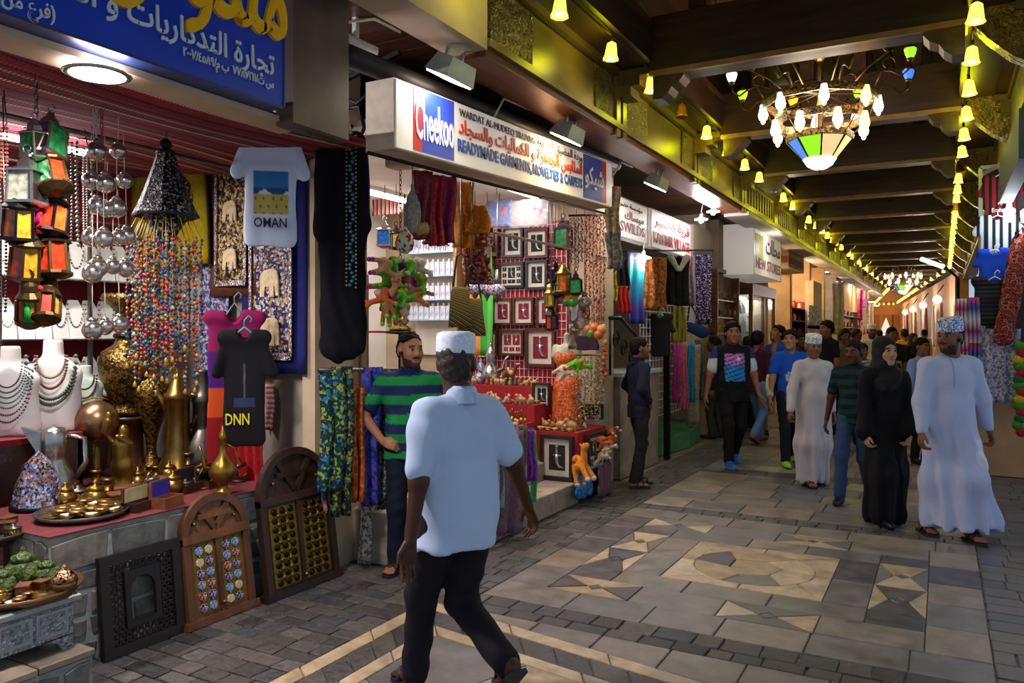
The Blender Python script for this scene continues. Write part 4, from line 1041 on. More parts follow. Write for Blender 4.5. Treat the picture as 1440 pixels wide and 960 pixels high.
# woman in black and man standing at the clothes
p, h_ = dp(1052, 474, 12.9)
person('woman in black standing behind the walking teenager', p, hd(.9, .2), h_, skin='#8a5c42', top={'kind': 'abaya', 'col': '#0a0a0e', 'sleeve': 1.95}, res=1.9)
p, h_ = gp(1001, 612, 474); p = (-3.05, 11.9, 0)
person('man in dark shirt and grey trousers facing the hung scarves', p, hd(.3, -.9), h_, feet=((-.1, .05, 0, 0), (.1, -.1, 0, 0)), skin='#7a4e38', top={'col': '#121826', 'sleeve': 1.9, 'hem': .84}, bottom='#34322f', hair='thick', res=1.5)
# boys in blue
p, h_ = dp(1094, 455, 11.9)
person('young man in blue T-shirt and shorts gazing up to the left', p, hd(-.5, -.85), h_, feet=((-.1, -.2, 0, 0), (.1, .2, 0, 0)), head=(-.15, .35), skin='#8f6046', top={'col': '#1a4aa8', 'leg': .1, 'legw': 1.25}, bottom='#1c2f56', shoes=('shoe', '#15181c', '#e0e0e0'), hair='thick', res=1.5)
p, h_ = gp(1112, 654, 464)
def bluetee(co):
    c = np.tile(np.array(lin('#1450b8')), (len(co), 1)); x, y, z = co[:, 0], co[:, 1], co[:, 2]
    c[(y > .02) & (np.abs(x + .02) < .085) & (z > 1.19) & (z < 1.22) & (np.mod(x, .03) > .008)] = lin('#dfe6f2'); c[(y > .02) & (np.abs(x - .06) < .02) & (z > 1.10) & (z < 1.18)] = lin('#a8b8dc'); return c
boy = person('boy in bright blue T-shirt with plastered arm and lime trainers', p, hd(-.95, -.1), h_, feet=((-.09, -.2, .02, 0), (.1, .18, 0, 0)),
       hands=({'w': (-.26, .0, .8)}, {'w': (.28, .12, .88), 'pole': (.6, -1, 0)}), head=(-.45, .1), skin='#a0745a', top={'colf': bluetee, 'hem': .8, 'loose': 1.1}, bottom='#141420', shoes=('shoe', '#9ad21c', '#20241c'), hair='thick', res=1.4)
part('arm_cast', MB().tube([(.245, -.02, 1.16), (.28, .03, 1.0), (.285, .11, .9)], [.055, .052, .045], 10), M('plaster_cast', '#cfc4a8', .9), boy)
# older man in white robe
p, h_ = gp(1143, 682, 478)
person('older man in cream robe and pale stitched cap', p, hd(-1, .1), h_ * 1.03, feet=((-.1, -.1, 0, 0), (.1, .1, 0, 0)), hands=({'w': (-.26, .0, .8)}, {'w': (.34, .12, .86), 'pole': (.7, -1, 0), 'curl': 1.0}), head=(-.1, -.05), skin='#7c4f3a',
       top={'kind': 'robe', 'col': '#c4bcc0', 'sleeve': 1.92, 'flare': .17, 'loose': 1.1}, shoes=('sandal', '#1c1a1c'), hair='cap', hairc='#6a665f', cap={'mat': kuma_g, 'h': .09}, beard='moustache', g=1.12, res=1.25)
# man in dark green striped T-shirt
p, h_ = gp(1203, 704, 475)
person('man in dark green striped T-shirt and jeans striding across', p, hd(-.75, -.55), h_, feet=((-.09, -.24, .05, 0, -.3), (.1, .28, 0, 0)), hands=({'w': (-.3, .18, .84)}, {'w': (.33, -.10, .80), 'pole': (.6, -1, 0)}), head=(-.25, -.12), skin='#5e3a2a',
       top={'colf': bands(['#0c3a38', '#12181c'], .052, .01), 'sleeve': .72, 'hem': .86}, bottom='#2c4468', shoes=('shoe', '#18181a', '#2a2a2a'), hair='short', beard='stubble', res=1.3)
# woman in black abaya
p, h_ = gp(1243, 735, 474)
person('woman in black abaya and headscarf walking beside the man in lavender robe', p, hd(-1, .06), h_, feet=((-.08, -.12, 0, 0), (.08, .14, 0, 0)), hands=({'w': (-.16, .16, .80), 'pole': (-.8, -.6, 0), 'dir': (.3, .3, -.8), 'curl': .9}, {'w': (.25, .12, .78), 'pole': (.8, -.6, 0), 'dir': (-.1, .2, -1), 'curl': .9}), head=(.12, 0), skin='#b98a70',
       top={'kind': 'abaya', 'col': '#0b0b0f', 'sleeve': 1.9, 'flare': .19, 'loose': 1.1, 'cuff': .055, 'hem': .03}, shoes=('shoe', '#0c0c0e', '#101010'), res=1.0)
# man in lavender white robe
p, h_ = gp(1325, 752, 446)
def robe_cf(co):
    c = np.tile(np.array(lin('#b4bcd8')), (len(co), 1)); x, y, z = co[:, 0], co[:, 1], co[:, 2]
    c[(np.abs(x) < .006) & (z > 1.22) & (z < 1.45) & (y > 0)] = lin('#8f9bc8'); return c
dman = person('man in pale lavender robe and blue stitched cap looking aside', p, hd(-1, -.05), h_ * .985, feet=((-.14, .20, 0, 0), (.1, -.06, 0, 0)), hands=({'w': (-.34, -.02, .84), 'pole': (-.6, -1, 0), 'curl': 1.1}, {'w': (.28, .12, .84), 'pole': (.7, -1, 0), 'curl': .8}), head=(-1.0, 0), skin='#7a4e38',
       top={'kind': 'robe', 'colf': robe_cf, 'sleeve': 1.93, 'flare': .26, 'loose': 1.25, 'hem': .09}, sway=-.13, shoes=('sandal', '#1a1412'), hair='cap', cap={'mat': kuma_b, 'h': .1}, beard='full', g=1.12, res=1.0)
# crowd further back
CROWD = [
 ('tall youth with quiffed hair looking left in the crowd', 1163, 452, 12.4, hd(-.3, -.9), dict(hair='thick', skin='#8f6046', top={'colf': flat('#1b1a1f')})),
 ('man with glasses in tan jacket behind the striped T-shirt', 1188, 464, 13.4, hd(-1, 0), dict(hair='thick', skin='#7a4e38', top={'col': '#6b5e4a', 'sleeve': 1.9})),
 ('small boy in pale checked shirt beside the veiled woman', 1212, 484, 11.2, hd(-1, .1), dict(hair='thick', skin='#8f6046', top={'colf': bands(['#b8b8c0', '#5c5c70'], .03)})),
 ('man in white robe and cap standing in the distance', 1226, 457, 15.0, hd(-1, -.2), dict(hair='cap', cap={'mat': kuma_w, 'h': .08}, skin='#6e4632', beard='full', top={'kind': 'robe', 'col': '#cfc8bc', 'sleeve': 1.9})),
 ('young man in charcoal T-shirt with white square print', 1254, 461, 12.6, hd(-1, 0), dict(hair='short', skin='#8a5c42', top={'colf': lambda co: np.where(((co[:, 1] > .02) & (np.abs(co[:, 0] + .06) < .07) & (co[:, 2] > 1.0) & (co[:, 2] < 1.2) & ~((np.abs(co[:, 0] + .06) < .045) & (co[:, 2] > 1.03) & (co[:, 2] < 1.17)))[:, None], np.array(lin('#c0bfc4')), np.array(lin('#26262c')))})),
 ('man in black and yellow jersey with his back turned', 1272, 463, 19.5, hd(1, .1), dict(hair='short', skin='#6e4632', top={'colf': lambda co: np.where((co[:, 2] > 1.36)[:, None], np.array(lin('#c89a18')), np.array(lin('#1a1a18')))})),
 ('woman in black abaya deep in the crowd', 1284, 470, 17.0, hd(-1, .2), dict(skin='#9a6a4c', top={'kind': 'abaya', 'col': '#0b0b0f', 'sleeve': 1.9})),
 ('man in purple striped shirt behind the lavender robe', 1340, 462, 12.8, hd(.5, -.8), dict(hair='thick', skin='#7a4e38', beard='full', top={'colf': bands(['#4a3f80', '#7a5a86', '#2c2c58'], .035)})),
 ('person in light blue shirt half hidden by the lavender robe', 1296, 476, 9.6, hd(-.9, .3), dict(hair='short', skin='#8a5c42', top={'col': '#86a4d8', 'sleeve': 1.9})),
 ('man in black shirt standing by the far left shop', 1204, 463, 17.5, hd(-.6, .7), dict(hair='thick', skin='#4a2e20', top={'col': '#141416', 'sleeve': 1.9})),
 ('short dark haired person between the blue shirted boys', 1126, 470, 13.5, hd(-1, 0), dict(hair='thick', skin='#7a4e38', top={'col': '#3a3434'})),
 ('man in grey shirt far along the passage', 1237, 464, 24, hd(1, 0), dict(hair='short', skin='#6e4632', top={'col': '#5a5a60'})),
 ('woman in dark robe far along the passage', 1262, 468, 27, hd(-1, 0), dict(skin='#8a5c42', top={'kind': 'abaya', 'col': '#101014', 'sleeve': 1.9})),
 ('man in white shirt far along the passage near the bright stalls', 1300, 463, 26, hd(1, 0), dict(hair='short', skin='#6e4632', top={'col': '#c8c4bc', 'sleeve': 1.9})),
]
for lab, u, vt, d, f, kw in CROWD:
    p, h_ = dp(u, vt, d); person(lab, p, f, h_, res=2.3 if d > 15 else 1.9, **kw)
# things the walkers carry
bag = sdf_mesh('carrier_bag', [E((0, 0, -.2), (.07, .055, .14)), C((0, 0, -.03), (0, 0, -.12), .02, .05), C((-.015, 0, .02), (0, 0, -.05), .012), C((.015, 0, .02), (0, 0, -.05), .012)], .009, M('white_plastic', '#d4dce4', .35, 0, .1, 10), lambda X, Y, Z: .008 * np.sin(50 * X + 30 * Z) * np.sin(40 * Y + 25 * Z))
solo('plastic_bag', bag, None, 'white plastic bag held by the man in lavender robe', 'bag', at(1374, 622, Y=dman.location.y - .12))
# ================================================================== SHOP ONE: brassware, silver and souvenirs behind the stone counter
FX = (math.pi / 2, 0, math.pi / 2)      # faces the passage (+X)
FY = (math.pi / 2, 0, 0)                # faces back along the passage (-Y)
m_brass = M('brass', '#8d7038', .32, .95, .3, 14, .1); m_gold = M('brass_bright', '#90702e', .33, .95, .3, 14); m_dbrass = PAT('brass_engraved', ['#3a2c14', '#7d6332', '#94783e', '#54401d'], 55, 'voronoi', rough=.35, metal=.9, bump=.4)
m_silver = M('silver', '#a8a49c', .25, .95, .25, 12, .1); m_tarn = M('silver_tarnished', '#6e6a62', .35, .9, .35, 12, .15); m_copper = M('copper', '#8d6a4c', .3, .9, .3, 10)
m_iron = M('iron_black', '#121213', .45, .6, .2); m_dkwood = WOOD('box_wood', '#2a150c', '#4c2a16', .4, 4, (1, 6, 6)); m_mdwood = WOOD('box_wood_red', '#56301a', '#7a4826', .4, 4, (1, 6, 6))
m_ivory = M('ivory_card', '#d2cfc6', .8, 0, .06); m_velvet = M('velvet_red', '#7a1420', .95, 0, .2, 30)
def vtag(name, mb, mat, label, cat, loc, group=None, rz=0): return solo(name, mb, mat, label, cat, loc, rz, group)

# --- sign over the shop
sx = -2.86; sg = thing('shop_sign', 'blue shop sign with large yellow Arabic lettering', 'sign', (sx, 0, 0))
yr = at(398, 144, X=sx).y; zb = 2.72
part('board', MB().box(-.09, 0, .3, yr, zb, 3.46), M('sign_blue', '#0d3cb8', .35, 0, .08, 3), sg)
part('edge', MB().box(-.10, .004, yr, yr + .012, zb, 3.46).box(-.10, .004, .3, yr, zb - .012, zb), M('sign_edge', '#20386e', .4, .2, 0), sg)
m_yel = M('letters_yellow', '#f2b90c', .4, 0, .05); m_wht = M('letters_white', '#c8d4d8', .5, 0, 0)
def sxtext(body, u0, u1, vr, hgt, mat, par, X, dx=.0, bold=0, depth=.004, base=None, ar=True):
    """lettering on a plane facing the passage, between photo columns u0 and u1, lower edge through (u1, vr)"""
    a = at(u0, vr, X=X); c = at(u1, vr, X=X); w = c.y - a.y; z = c.z
    return text(arabic(body) if ar else body, w, hgt, mat, par, depth, bold, loc=(dx, (a.y + c.y) / 2, z + hgt / 2), rot=FX)
for q in (0, .010, -.010): sxtext('مندوس', 140, 398, 99, .42, m_yel, sg, sx, .008, .004, .012).location += Vector((q * .1, q, q * .8))
sxtext('تجارة التذكاريات و التحفيات', -45, 384, 117, .142, m_wht, sg, sx, .006, .014)
sxtext('س ت/٧٧٨٧١٦١  ب م/٤٥٨٩/٢٠٠٧', 256, 383, 131, .062, m_wht, sg, sx, .006, .012)
sxtext('(فرع من شارع', -60, 76, 42, .085, m_wht, sg, sx, .006, .012)
tr = struct('trim_12', MB().box(-3.14, -2.955, -1, yr + .25, 2.675, 2.705), m_plaster)
solo('fuse_box', MB().bbox((-2.92, yr + .28, 3.05), (.12, .42, .8), .01), M('grey_metal_box', '#57493f', .45, .3, .3, 5), 'tall dull grey metal box beside the blue sign', 'box')
# --- red woven ceiling cloth and its lamp
def woven():
    t = NT('woven_red'); t.setp(Roughness=.95); co = t.coord((1, 1, 1)); sp = t.n('ShaderNodeSeparateXYZ'); t.l(co, 0, sp, 0)
    m1 = t.n('ShaderNodeMath', operation='MULTIPLY'); m1.inputs[1].default_value = 2.6; t.l(sp, 0, m1, 0); f = t.n('ShaderNodeMath', operation='FRACT'); t.l(m1, 0, f, 0)
    pal = ['#7d1424', '#1a0b0c', '#8a1828', '#9c2030', '#9c2030', '#c8b49a', '#2a0c10', '#8a1828', '#7d1424', '#a88a78', '#8a1828', '#2a0c10', '#9c2030', '#7d1424']
    r = t.ramp(pal, True); t.l(f, 0, r, 'Fac')
    wv = t.n('ShaderNodeTexWave', i_Scale=16.0); wv.bands_direction = 'Y'; t.l(co, 0, wv, 'Vector')
    mx = t.n('ShaderNodeMix'); mx.data_type = 'RGBA'; mx.inputs[7].default_value = (*lin('#5d0c1a'), 1); mm = t.n('ShaderNodeMath', operation='GREATER_THAN'); mm.inputs[1].default_value = .72
    t.l(wv, 'Fac', mm, 0); t.l(mm, 0, mx, 0); t.l(r, 'Color', mx, 6); t.l(mx, 2, t.b, 'Base Color'); return t.m
solo('ceiling_cloth', MB().grid(lambda a, c: (-5.5 + 2.4 * a, .3 + 3.6 * c, 2.78 + .03 * math.sin(a * 9) * math.sin(c * 7) - .05 * math.sin(a * math.pi)), 24, 18, thick=.006), woven(), 'red striped woven cloth stretched under the shop ceiling', 'cloth')
p = at(137, 102, Z=2.655); dl = thing('downlight', 'round white downlight set in the red woven ceiling', 'light', p)
part('rim', MB().lathe([(.12, 0), (.13, -.006), (.12, -.014), (.105, -.012)], 20, capb=False, capt=False), m_silver, dl); part('lens', MB().lathe([(.001, -.016), (.108, -.012), (.108, 0)], 20, capt=False), EM('downlight_glow', '#fff2ff', 16), dl)
lamp('SPOT', dl, (0, 0, -.05), 150, '#fff0f4', .1, spot=2.8)
p = at(12, 200, X=-5.2); tl = thing('tube_light', 'white tube light glowing at the back of the brass shop', 'light', p)
part('tube', MB().tube([(0, -.6, 0), (0, .25, 0)], .02, 8), EM('tube_glow', '#f4f2ff', 18), tl); lamp('AREA', tl, (.06, -.15, -.02), 130, '#f4f2ff', .1, .9, rot=(0, -.8, 0))
t = thing('tube_light', 'added tube light brightening the counter under the woven ceiling', 'light', (-4.55, 2.3, 2.69)); part('tube', MB().tube([(0, -.6, 0), (0, .6, 0)], .02, 8), EM('tube_glow', '#f4f2ff', 18), t); lamp('AREA', t, (0, 0, -.04), 48, '#fff4f2', .15, 1.2)  # extra tube added to brighten the dim shop, not a known fitting
# --- jewellery wall at the back: red board, glass shelves, necklace stands
jb = thing('jewellery_cabinet', 'red backed jewellery cabinet with glass shelves at the shop rear', 'cabinet', (-5.5, 0, 0))
part('back_board', MB().box(-.02, .02, 2.0, 3.9, 1.05, 2.75), m_velvet, jb)
m_glass = M('shelf_glass', '#b8d0cc', .08, 0, 0, trans=.85, alpha=.5); shz = (1.16, 1.56, 1.97, 2.38)
for z in shz: part('shelf', MB().box(.02, .34, 2.0, 3.9, z - .008, z), m_glass, jb)
for y in (2.0, 2.75, 3.35, 3.88): part('post', MB().box(.30, .325, y - .012, y + .012, 1.05, 2.75), m_tarn, jb)
st_b = MB().add([(-.045, -.05, 0), (.045, -.05, 0), (.045, .05, .0), (-.045, .05, 0), (-.02, -.06, .2), (.0, -.06, .2), (.0, .06, .2), (-.02, .06, .2), (-.04, -.03, .27), (-.02, -.03, .27), (-.02, .03, .27), (-.04, .03, .27)],
    [(3, 2, 1, 0), (0, 1, 5, 4), (1, 2, 6, 5), (2, 3, 7, 6), (3, 0, 4, 7), (4, 5, 9, 8), (5, 6, 10, 9), (6, 7, 11, 10), (7, 4, 8, 11), (8, 9, 10, 11)])
stand0 = thing('necklace_stand', 'white necklace stand with one necklace on the glass shelves', 'stand', (0, 0, -5), 0, 'necklace stands on the glass shelves')
part('easel', st_b, m_ivory, stand0)
nk = MB()
for k in range(15):
    a = math.pi * (k / 14); y = .05 * math.cos(a); z = .24 - .16 * math.sin(a); nk.bead((.028 - .1 * (z - .1) * .5, y, z), .0075)
part('necklace', nk, M('beads_red', '#8e1a20', .3), stand0)
bc = [M('beads_' + c, '#' + c, .3, 0, 0) for c in ('8e1a20', '16161a', 'b9b4a8', '1c5a62', 'a86a1c', '45305e', '2e5c30')]
n = 0
for z in shz[:3]:
    for k in range(9):
        y = 2.86 + k * .115; o = stand0 if n == 0 else dup(stand0, remap={'necklace': bc[n % 7]}); o['label'] = 'white necklace stand, %s from left on the %s glass shelf' % (ORD[k], ('lowest', 'middle', 'upper')[shz.index(z)]); o.location = (-5.32, y, z); o.rotation_euler = (0, 0, rnd.uniform(-.2, .0)); n += 1
# raised dark shelf that carries busts, vase and globe
rs_ = thing('display_shelf', 'dark red raised shelf holding the necklace busts', 'shelf', (0, 0, 0))
part('top', MB().box(-5.12, -4.5, 1.95, 2.86, .98, 1.01).box(-5.12, -4.84, 2.86, 3.3, .98, 1.01), m_velvet, rs_); part('front', MB().box(-4.54, -4.5, 1.95, 2.86, .65, .98), m_dkwood, rs_); part('end_panel', MB().box(-4.84, -4.5, 2.83, 2.86, .65, .98), m_dkwood, rs_); part('end_panel', MB().box(-5.12, -4.84, 3.27, 3.3, .65, .98), m_dkwood, rs_)
def bust(loc, s, label, mat, strands, rz=.9):
    t = thing('necklace_bust', label, 'bust', loc, rz); t.scale = (s,) * 3
    P = [C((0, 0, .40), (0, 0, .52), .055, .05), E((0, 0, .33), (.14, .06, .08), .05), C((-.07, .02, .05), (-.06, .0, .3), .085, .075, .06), C((.07, .02, .05), (.06, 0, .3), .085, .075, .06), PL((0, 0, -1), 0), PL((0, 0, 1), .525), PL((0, -1, 0), .06)]
    part('form', sdf_mesh('form', P, .012, mat), None, t)
    for i, (drop, w, col, r) in enumerate(strands):
        b = MB(); n = 34
        for k in range(n):
            a = math.pi * k / (n - 1); x = w * math.cos(a); z = .43 - drop * math.sin(a) ** .8; b.bead((x, -.075 - .035 * math.sin(a), z), r)
        part('strand', b, M('beads_' + col[1:], col, .3, 0, 0), t)
    return t
c_ = lambda u, v, X: at(u, v, X=X)
pa = c_(15, 603, -4.68); pb = c_(75, 600, -4.7); pc = c_(120, 600, -4.95)
bust((pa.x, pa.y, 1.01), .98, 'white necklace bust with many teal and purple strands', m_ivory, [(.14, .07, '#3c1434', .007), (.17, .085, '#12484e', .007), (.20, .095, '#12484e', .007), (.23, .105, '#1a5a60', .007), (.26, .11, '#12484e', .007), (.30, .12, '#4a1840', .008), (.34, .125, '#3c1434', .008)])
bust((pb.x, pb.y, 1.01), 1.05, 'white necklace bust with chunky green and red tribal beads', m_ivory, [(.12, .07, '#6b5a40', .009), (.18, .08, '#5a1c16', .010), (.24, .12, '#2c4a34', .013), (.27, .125, '#4c4632', .013)])
bust((pc.x, pc.y, 1.01), .72, 'small pale green bust with dark brown beads', M('bust_green', '#aebfae', .7, 0, .05), [(.12, .08, '#2a1a14', .011), (.2, .1, '#3a2218', .012)])
# --- large vessels
def vessel(u, v, top, prof, mat, label, name, cat, Z=.648, n=24, extras=None, X=None):
    p = at(u, v, X=X) if X else at(u, v, Z=Z); d = (p - Vector((0, 0, EYE))); dep = -_s * p.x + _c * p.y
    H = dep * (v - top) / FPX; mx = max(z for r, z in prof)
    t = thing(name, label, cat, (p.x, p.y, Z if not X else p.z), .9)
    part('body', MB().lathe([(r * H, z / mx * H) for r, z in prof], n), mat, t)
    for nm, fn, m in (extras or ()):
        b = MB(); fn(b, H); part(nm, b, m, t)
    return t
vessel(213, 664, 490, [(.10, 0), (.11, .03), (.05, .08), (.035, .2), (.05, .3), (.10, .45), (.145, .6), (.15, .68), (.12, .74), (.05, .78), (.045, .9), (.05, .96), (.075, 1)], m_dbrass, 'tall amphora shaped brass urn with engraved body', 'brass_urn', 'urn', extras=[('collar', lambda b, H: b.lathe([(.055 * H, .785 * H), (.062 * H, .8 * H), (.055 * H, .815 * H)], 20), m_brass)])
vessel(178, 582, 413, [(.14, 0), (.15, .03), (.10, .07), (.12, .1), (.2, .3), (.22, .42), (.19, .52), (.10, .58), (.08, .62), (.085, .85), (.13, .9), (.20, .96), (.18, 1)], m_dbrass, 'dark engraved brass vase with wide flared rim', 'brass_vase', 'vase', X=-4.86, Z=1.01, extras=[('neck_ring', lambda b, H: b.lathe([(.095 * H, .63 * H), (.105 * H, .65 * H), (.095 * H, .67 * H)], 20), m_iron)])
solo('vase_stand', MB().lathe([(.16, .648), (.15, .68), (.11, .72), (.10, .98), (.14, 1.02), (.14, 1.035)], 18), m_dkwood, 'dark turned wooden stand under the flared brass vase', 'stand', (at(178, 582, X=-4.86).x, at(178, 582, X=-4.86).y, 0))
def ewer_x(b, H): b.tube([(.10 * H, 0, .78 * H), (.18 * H, 0, .76 * H), (.19 * H, 0, .6 * H), (.11 * H, 0, .45 * H)], .018 * H, 7)
def spout_x(b, H): b.tube([(-.10 * H, 0, .62 * H), (-.14 * H, 0, .72 * H), (-.19 * H, 0, .82 * H), (-.23 * H, 0, .80 * H)], [.035 * H, .03 * H, .02 * H, .012 * H], 7)
vessel(250, 668, 522, [(.21, 0), (.215, .03), (.17, .1), (.12, .25), (.105, .45), (.11, .72), (.125, .74), (.125, .78), (.10, .8), (.06, .92), (.02, .98), (.001, 1)], m_brass, 'tall flared brass ewer with pointed lid', 'brass_ewer', 'ewer', extras=[('handle', ewer_x, m_brass), ('beak', spout_x, m_brass)])
vessel(287, 664, 520, [(.10, 0), (.2, .05), (.22, .16), (.18, .3), (.11, .42), (.10, .44), (.11, .46), (.105, .68), (.12, .7), (.10, .76), (.075, .8), (.08, .98), (.09, 1)], m_tarn, 'tarnished silver bulbous ewer with long square neck', 'silver_ewer', 'ewer', extras=[('handle', ewer_x, m_tarn)])
def pit_h(b, H): b.tube([(.05 * H, 0, .72 * H), (.16 * H, 0, .66 * H), (.2 * H, 0, .5 * H), (.17 * H, 0, .34 * H)], .014 * H, 7)
def pit_s(b, H): b.tube([(-.15 * H, 0, .36 * H), (-.25 * H, 0, .42 * H), (-.28 * H, 0, .6 * H), (-.31 * H, 0, .72 * H)], [.035 * H, .028 * H, .02 * H, .014 * H], 7)
vessel(313, 695, 597, [(.14, 0), (.13, .04), (.07, .08), (.07, .16), (.18, .26), (.2, .36), (.14, .46), (.06, .58), (.05, .78), (.07, .8), (.05, .86), (.02, .94), (.001, 1)], m_gold, 'small shiny brass pitcher with curved spout and finial', 'brass_pitcher', 'pitcher', extras=[('handle', pit_h, m_gold), ('spout', pit_s, m_gold)])
vessel(76, 706, 596, [(.18, 0), (.24, .06), (.26, .2), (.22, .38), (.15, .52), (.14, .6), (.16, .62), (.16, .9), (.12, .95), (.03, .97), (.001, 1)], m_silver, 'squat silver coffee jug with lid and broad beak', 'silver_jug', 'jug', extras=[('handle', lambda b, H: b.tube([(.15 * H, 0, .85 * H), (.34 * H, 0, .8 * H), (.36 * H, 0, .5 * H), (.24 * H, 0, .3 * H)], .035 * H, 7), m_silver), ('beak', lambda b, H: b.prism([(-.13 * H, .55 * H), (-.13 * H, .9 * H), (-.36 * H, .98 * H)], -.06 * H, .06 * H, 'y'), m_silver)])
p = at(136, 592, X=-4.55); gl = thing('globe', 'smooth copper globe on a curved brass stand', 'globe', (p.x, p.y, 1.01 - .36), .9)
part('sphere', MB().ball((0, 0, p.z - .65), .128, 24, 16), m_copper, gl); zc = p.z - .65
part('meridian', MB().tube([(.145 * math.cos(a), 0, zc + .145 * math.sin(a)) for a in [math.pi * (.35 + k / 14) for k in range(15)]], .005, 6), m_gold, gl)
part('foot', MB().lathe([(.09, 0), (.085, .015), (.02, .03), (.018, zc - .145)], 16), m_brass, gl)
p = at(172, 692, Z=.648); fg = thing('brass_figurine', 'golden brass figurine of a figure lifting a child', 'figurine', p, .5)
P = [C((0, 0, 0), (0, 0, .02), .055), C((-.025, 0, .02), (-.03, .01, .16), .035, .04), C((.03, 0, .02), (.02, 0, .16), .035, .04), C((0, 0, .16), (0, 0, .28), .05, .055), E((.01, 0, .37), (.028, .03, .036)), C((0, 0, .30), (.005, 0, .34), .02), C((-.05, 0, .29), (-.09, -.03, .36), .018, .014, .01), C((.05, 0, .29), (.0, -.06, .34), .018, .014, .01), C((-.09, -.03, .36), (-.07, -.03, .43), .02, .024, .01), E((-.065, -.03, .465), (.018, .018, .022), .01)]
part('figure', sdf_mesh('figure', P, .007, m_gold), None, fg)
p = at(27, 712, Z=.648) + Vector((.13, .03, 0)); gc = thing('glass_cloche', 'iridescent cone shaped glass lamp among the silver', 'lamp', (p.x, p.y, .648), 0)
part('cone', MB().lathe([(.13, 0), (.135, .02), (.11, .14), (.06, .25), (.015, .30), (.001, .31)], 10, smooth=False), PAT('iridescent', ['#5d6a9c', '#8a4a3a', '#cfd8e8', '#2a2f48', '#9c8ac0', '#c8a060'], 60, 'voronoi', rough=.1, metal=.6, spec=.8), gc); part('base', MB().lathe([(.14, -.001), (.14, .02), (.13, .03)], 14), m_iron, gc)
# --- clutter on the counter: kinds, then copies
kinds = {}; BASE = {}
def kind(name, label, cat, parts):
    t = thing(name, label, cat, (0, 0, -6), 0, None)
    for pn, mb, m in parts: part(pn, mb, m, t)
    kinds[name] = [t, False]; return t
def put(name, loc, rz=0, label=None, group=None, scale=None, remap=None):
    if name == 'plush_camel': remap = {'foot': pc_['#c8b8a0'], 'saddle': pc_['#b8561c'], **(remap or {})}
    k = kinds[name]; label = label or BASE.setdefault(name, k[0]['label'])
    if not k[1]:
        k[1] = True; o = k[0]; o.location = loc; o.rotation_euler = (0, 0, rz)
        if scale: o.scale = (scale,) * 3
        if label: o['label'] = label
        if group: o['group'] = group
        if remap:
            for ch in KIDS.get(o.name, ()):
                q = ch.name.split('.')[0]
                if q in remap: ch.material_slots[0].link = 'OBJECT'; ch.material_slots[0].material = remap[q]
        return o
    return dup(k[0], loc, rz, label or k[0]['label'], group, remap, scale or 1)
kind('brass_compass', 'small round brass compass in the clutter of the stone counter', 'compass', [('case', MB().lathe([(.035, 0), (.04, .004), (.04, .018), (.034, .02)], 16), m_brass), ('dial', MB().lathe([(.001, .0215), (.033, .021)], 16, capt=False), m_ivory), ('lid', MB().lathe([(.038, 0), (.04, .006), (.03, .01), (.001, .011)], 16, (0, .045, .03)), m_brass)])
kind('trinket_box', 'small dark wooden box among the trinkets on the counter', 'box', [('body', MB().bbox((0, 0, .03), (.11, .08, .06), .004), m_mdwood), ('lid', MB().bbox((0, 0, .068), (.116, .086, .016), .004), m_mdwood), ('clasp', MB().cbox((0, -.042, .055), (.015, .006, .02)), m_gold)])
kind('brass_pot', 'small lidded brass pot among the trinkets on the counter', 'pot', [('bowl', MB().lathe([(.025, 0), (.05, .02), (.055, .045), (.04, .07), (.035, .075)], 16), m_brass), ('lid', MB().lathe([(.038, .075), (.03, .09), (.008, .1), (.01, .11), (.001, .118)], 14), m_gold)])
kind('spyglass', 'short leather bound brass spyglass standing on the counter', 'spyglass', [('barrel', MB().lathe([(.026, .0), (.026, .06)], 14), M('leather_dark', '#1c1410', .6)), ('tube', MB().lathe([(.028, .06), (.028, .068), (.021, .07), (.021, .11), (.026, .112), (.026, .122)], 14), m_brass)])
kind('brass_tin', 'round brass tin with flat lid among the trinkets', 'tin', [('drum', MB().lathe([(.05, 0), (.052, .005), (.052, .05)], 18), m_dbrass), ('lid', MB().lathe([(.055, .05), (.055, .06), (.01, .066), (.012, .078), (.001, .08)], 18), m_tarn)])
kind('sextant', 'small brass sextant lying among the trinkets', 'sextant', [('frame', MB().tube([(-.06, 0, .02), (.06, 0, .02), (.0, .0, .12), (-.06, 0, .02)], .006, 6), m_brass), ('arc', MB().tube([(.07 * math.cos(a), 0, .1 - .085 * math.sin(a)) for a in [math.pi * (.15 + .7 * k / 10) for k in range(11)]], .007, 6), m_gold), ('scope', MB().tube([(-.03, -.015, .07), (.03, -.015, .09)], .012, 8), m_tarn), ('base', MB().lathe([(.04, 0), (.04, .01)], 12), m_dkwood)])
kind('brass_scale_dish', 'shallow engraved brass dish in the tray of trinkets', 'dish', [('dish', MB().lathe([(.02, 0), (.045, .006), (.055, .016), (.05, .014), (.001, .008)], 16), m_brass)])
r2 = random.Random(11); pts = []
names = ['brass_compass', 'trinket_box', 'brass_pot', 'spyglass', 'brass_tin', 'sextant']
for k in range(240):
    x, y = r2.uniform(-4.4, -3.8), r2.uniform(2.5, 3.62)
    if any((x - a) ** 2 + (y - b_) ** 2 < .0085 for a, b_ in pts) or (x + 3.87) ** 2 + (y - 2.43) ** 2 < .075 or (x > -3.95 and y > 2.62) or (x + 3.67) ** 2 + (y - 3.19) ** 2 < .03: continue
    pts.append((x, y)); nm = names[len(pts) % 6]
    put(nm, (x, y, .648), r2.uniform(0, 6), group='trinkets crowding the stone counter', scale=r2.uniform(.9, 1.3))
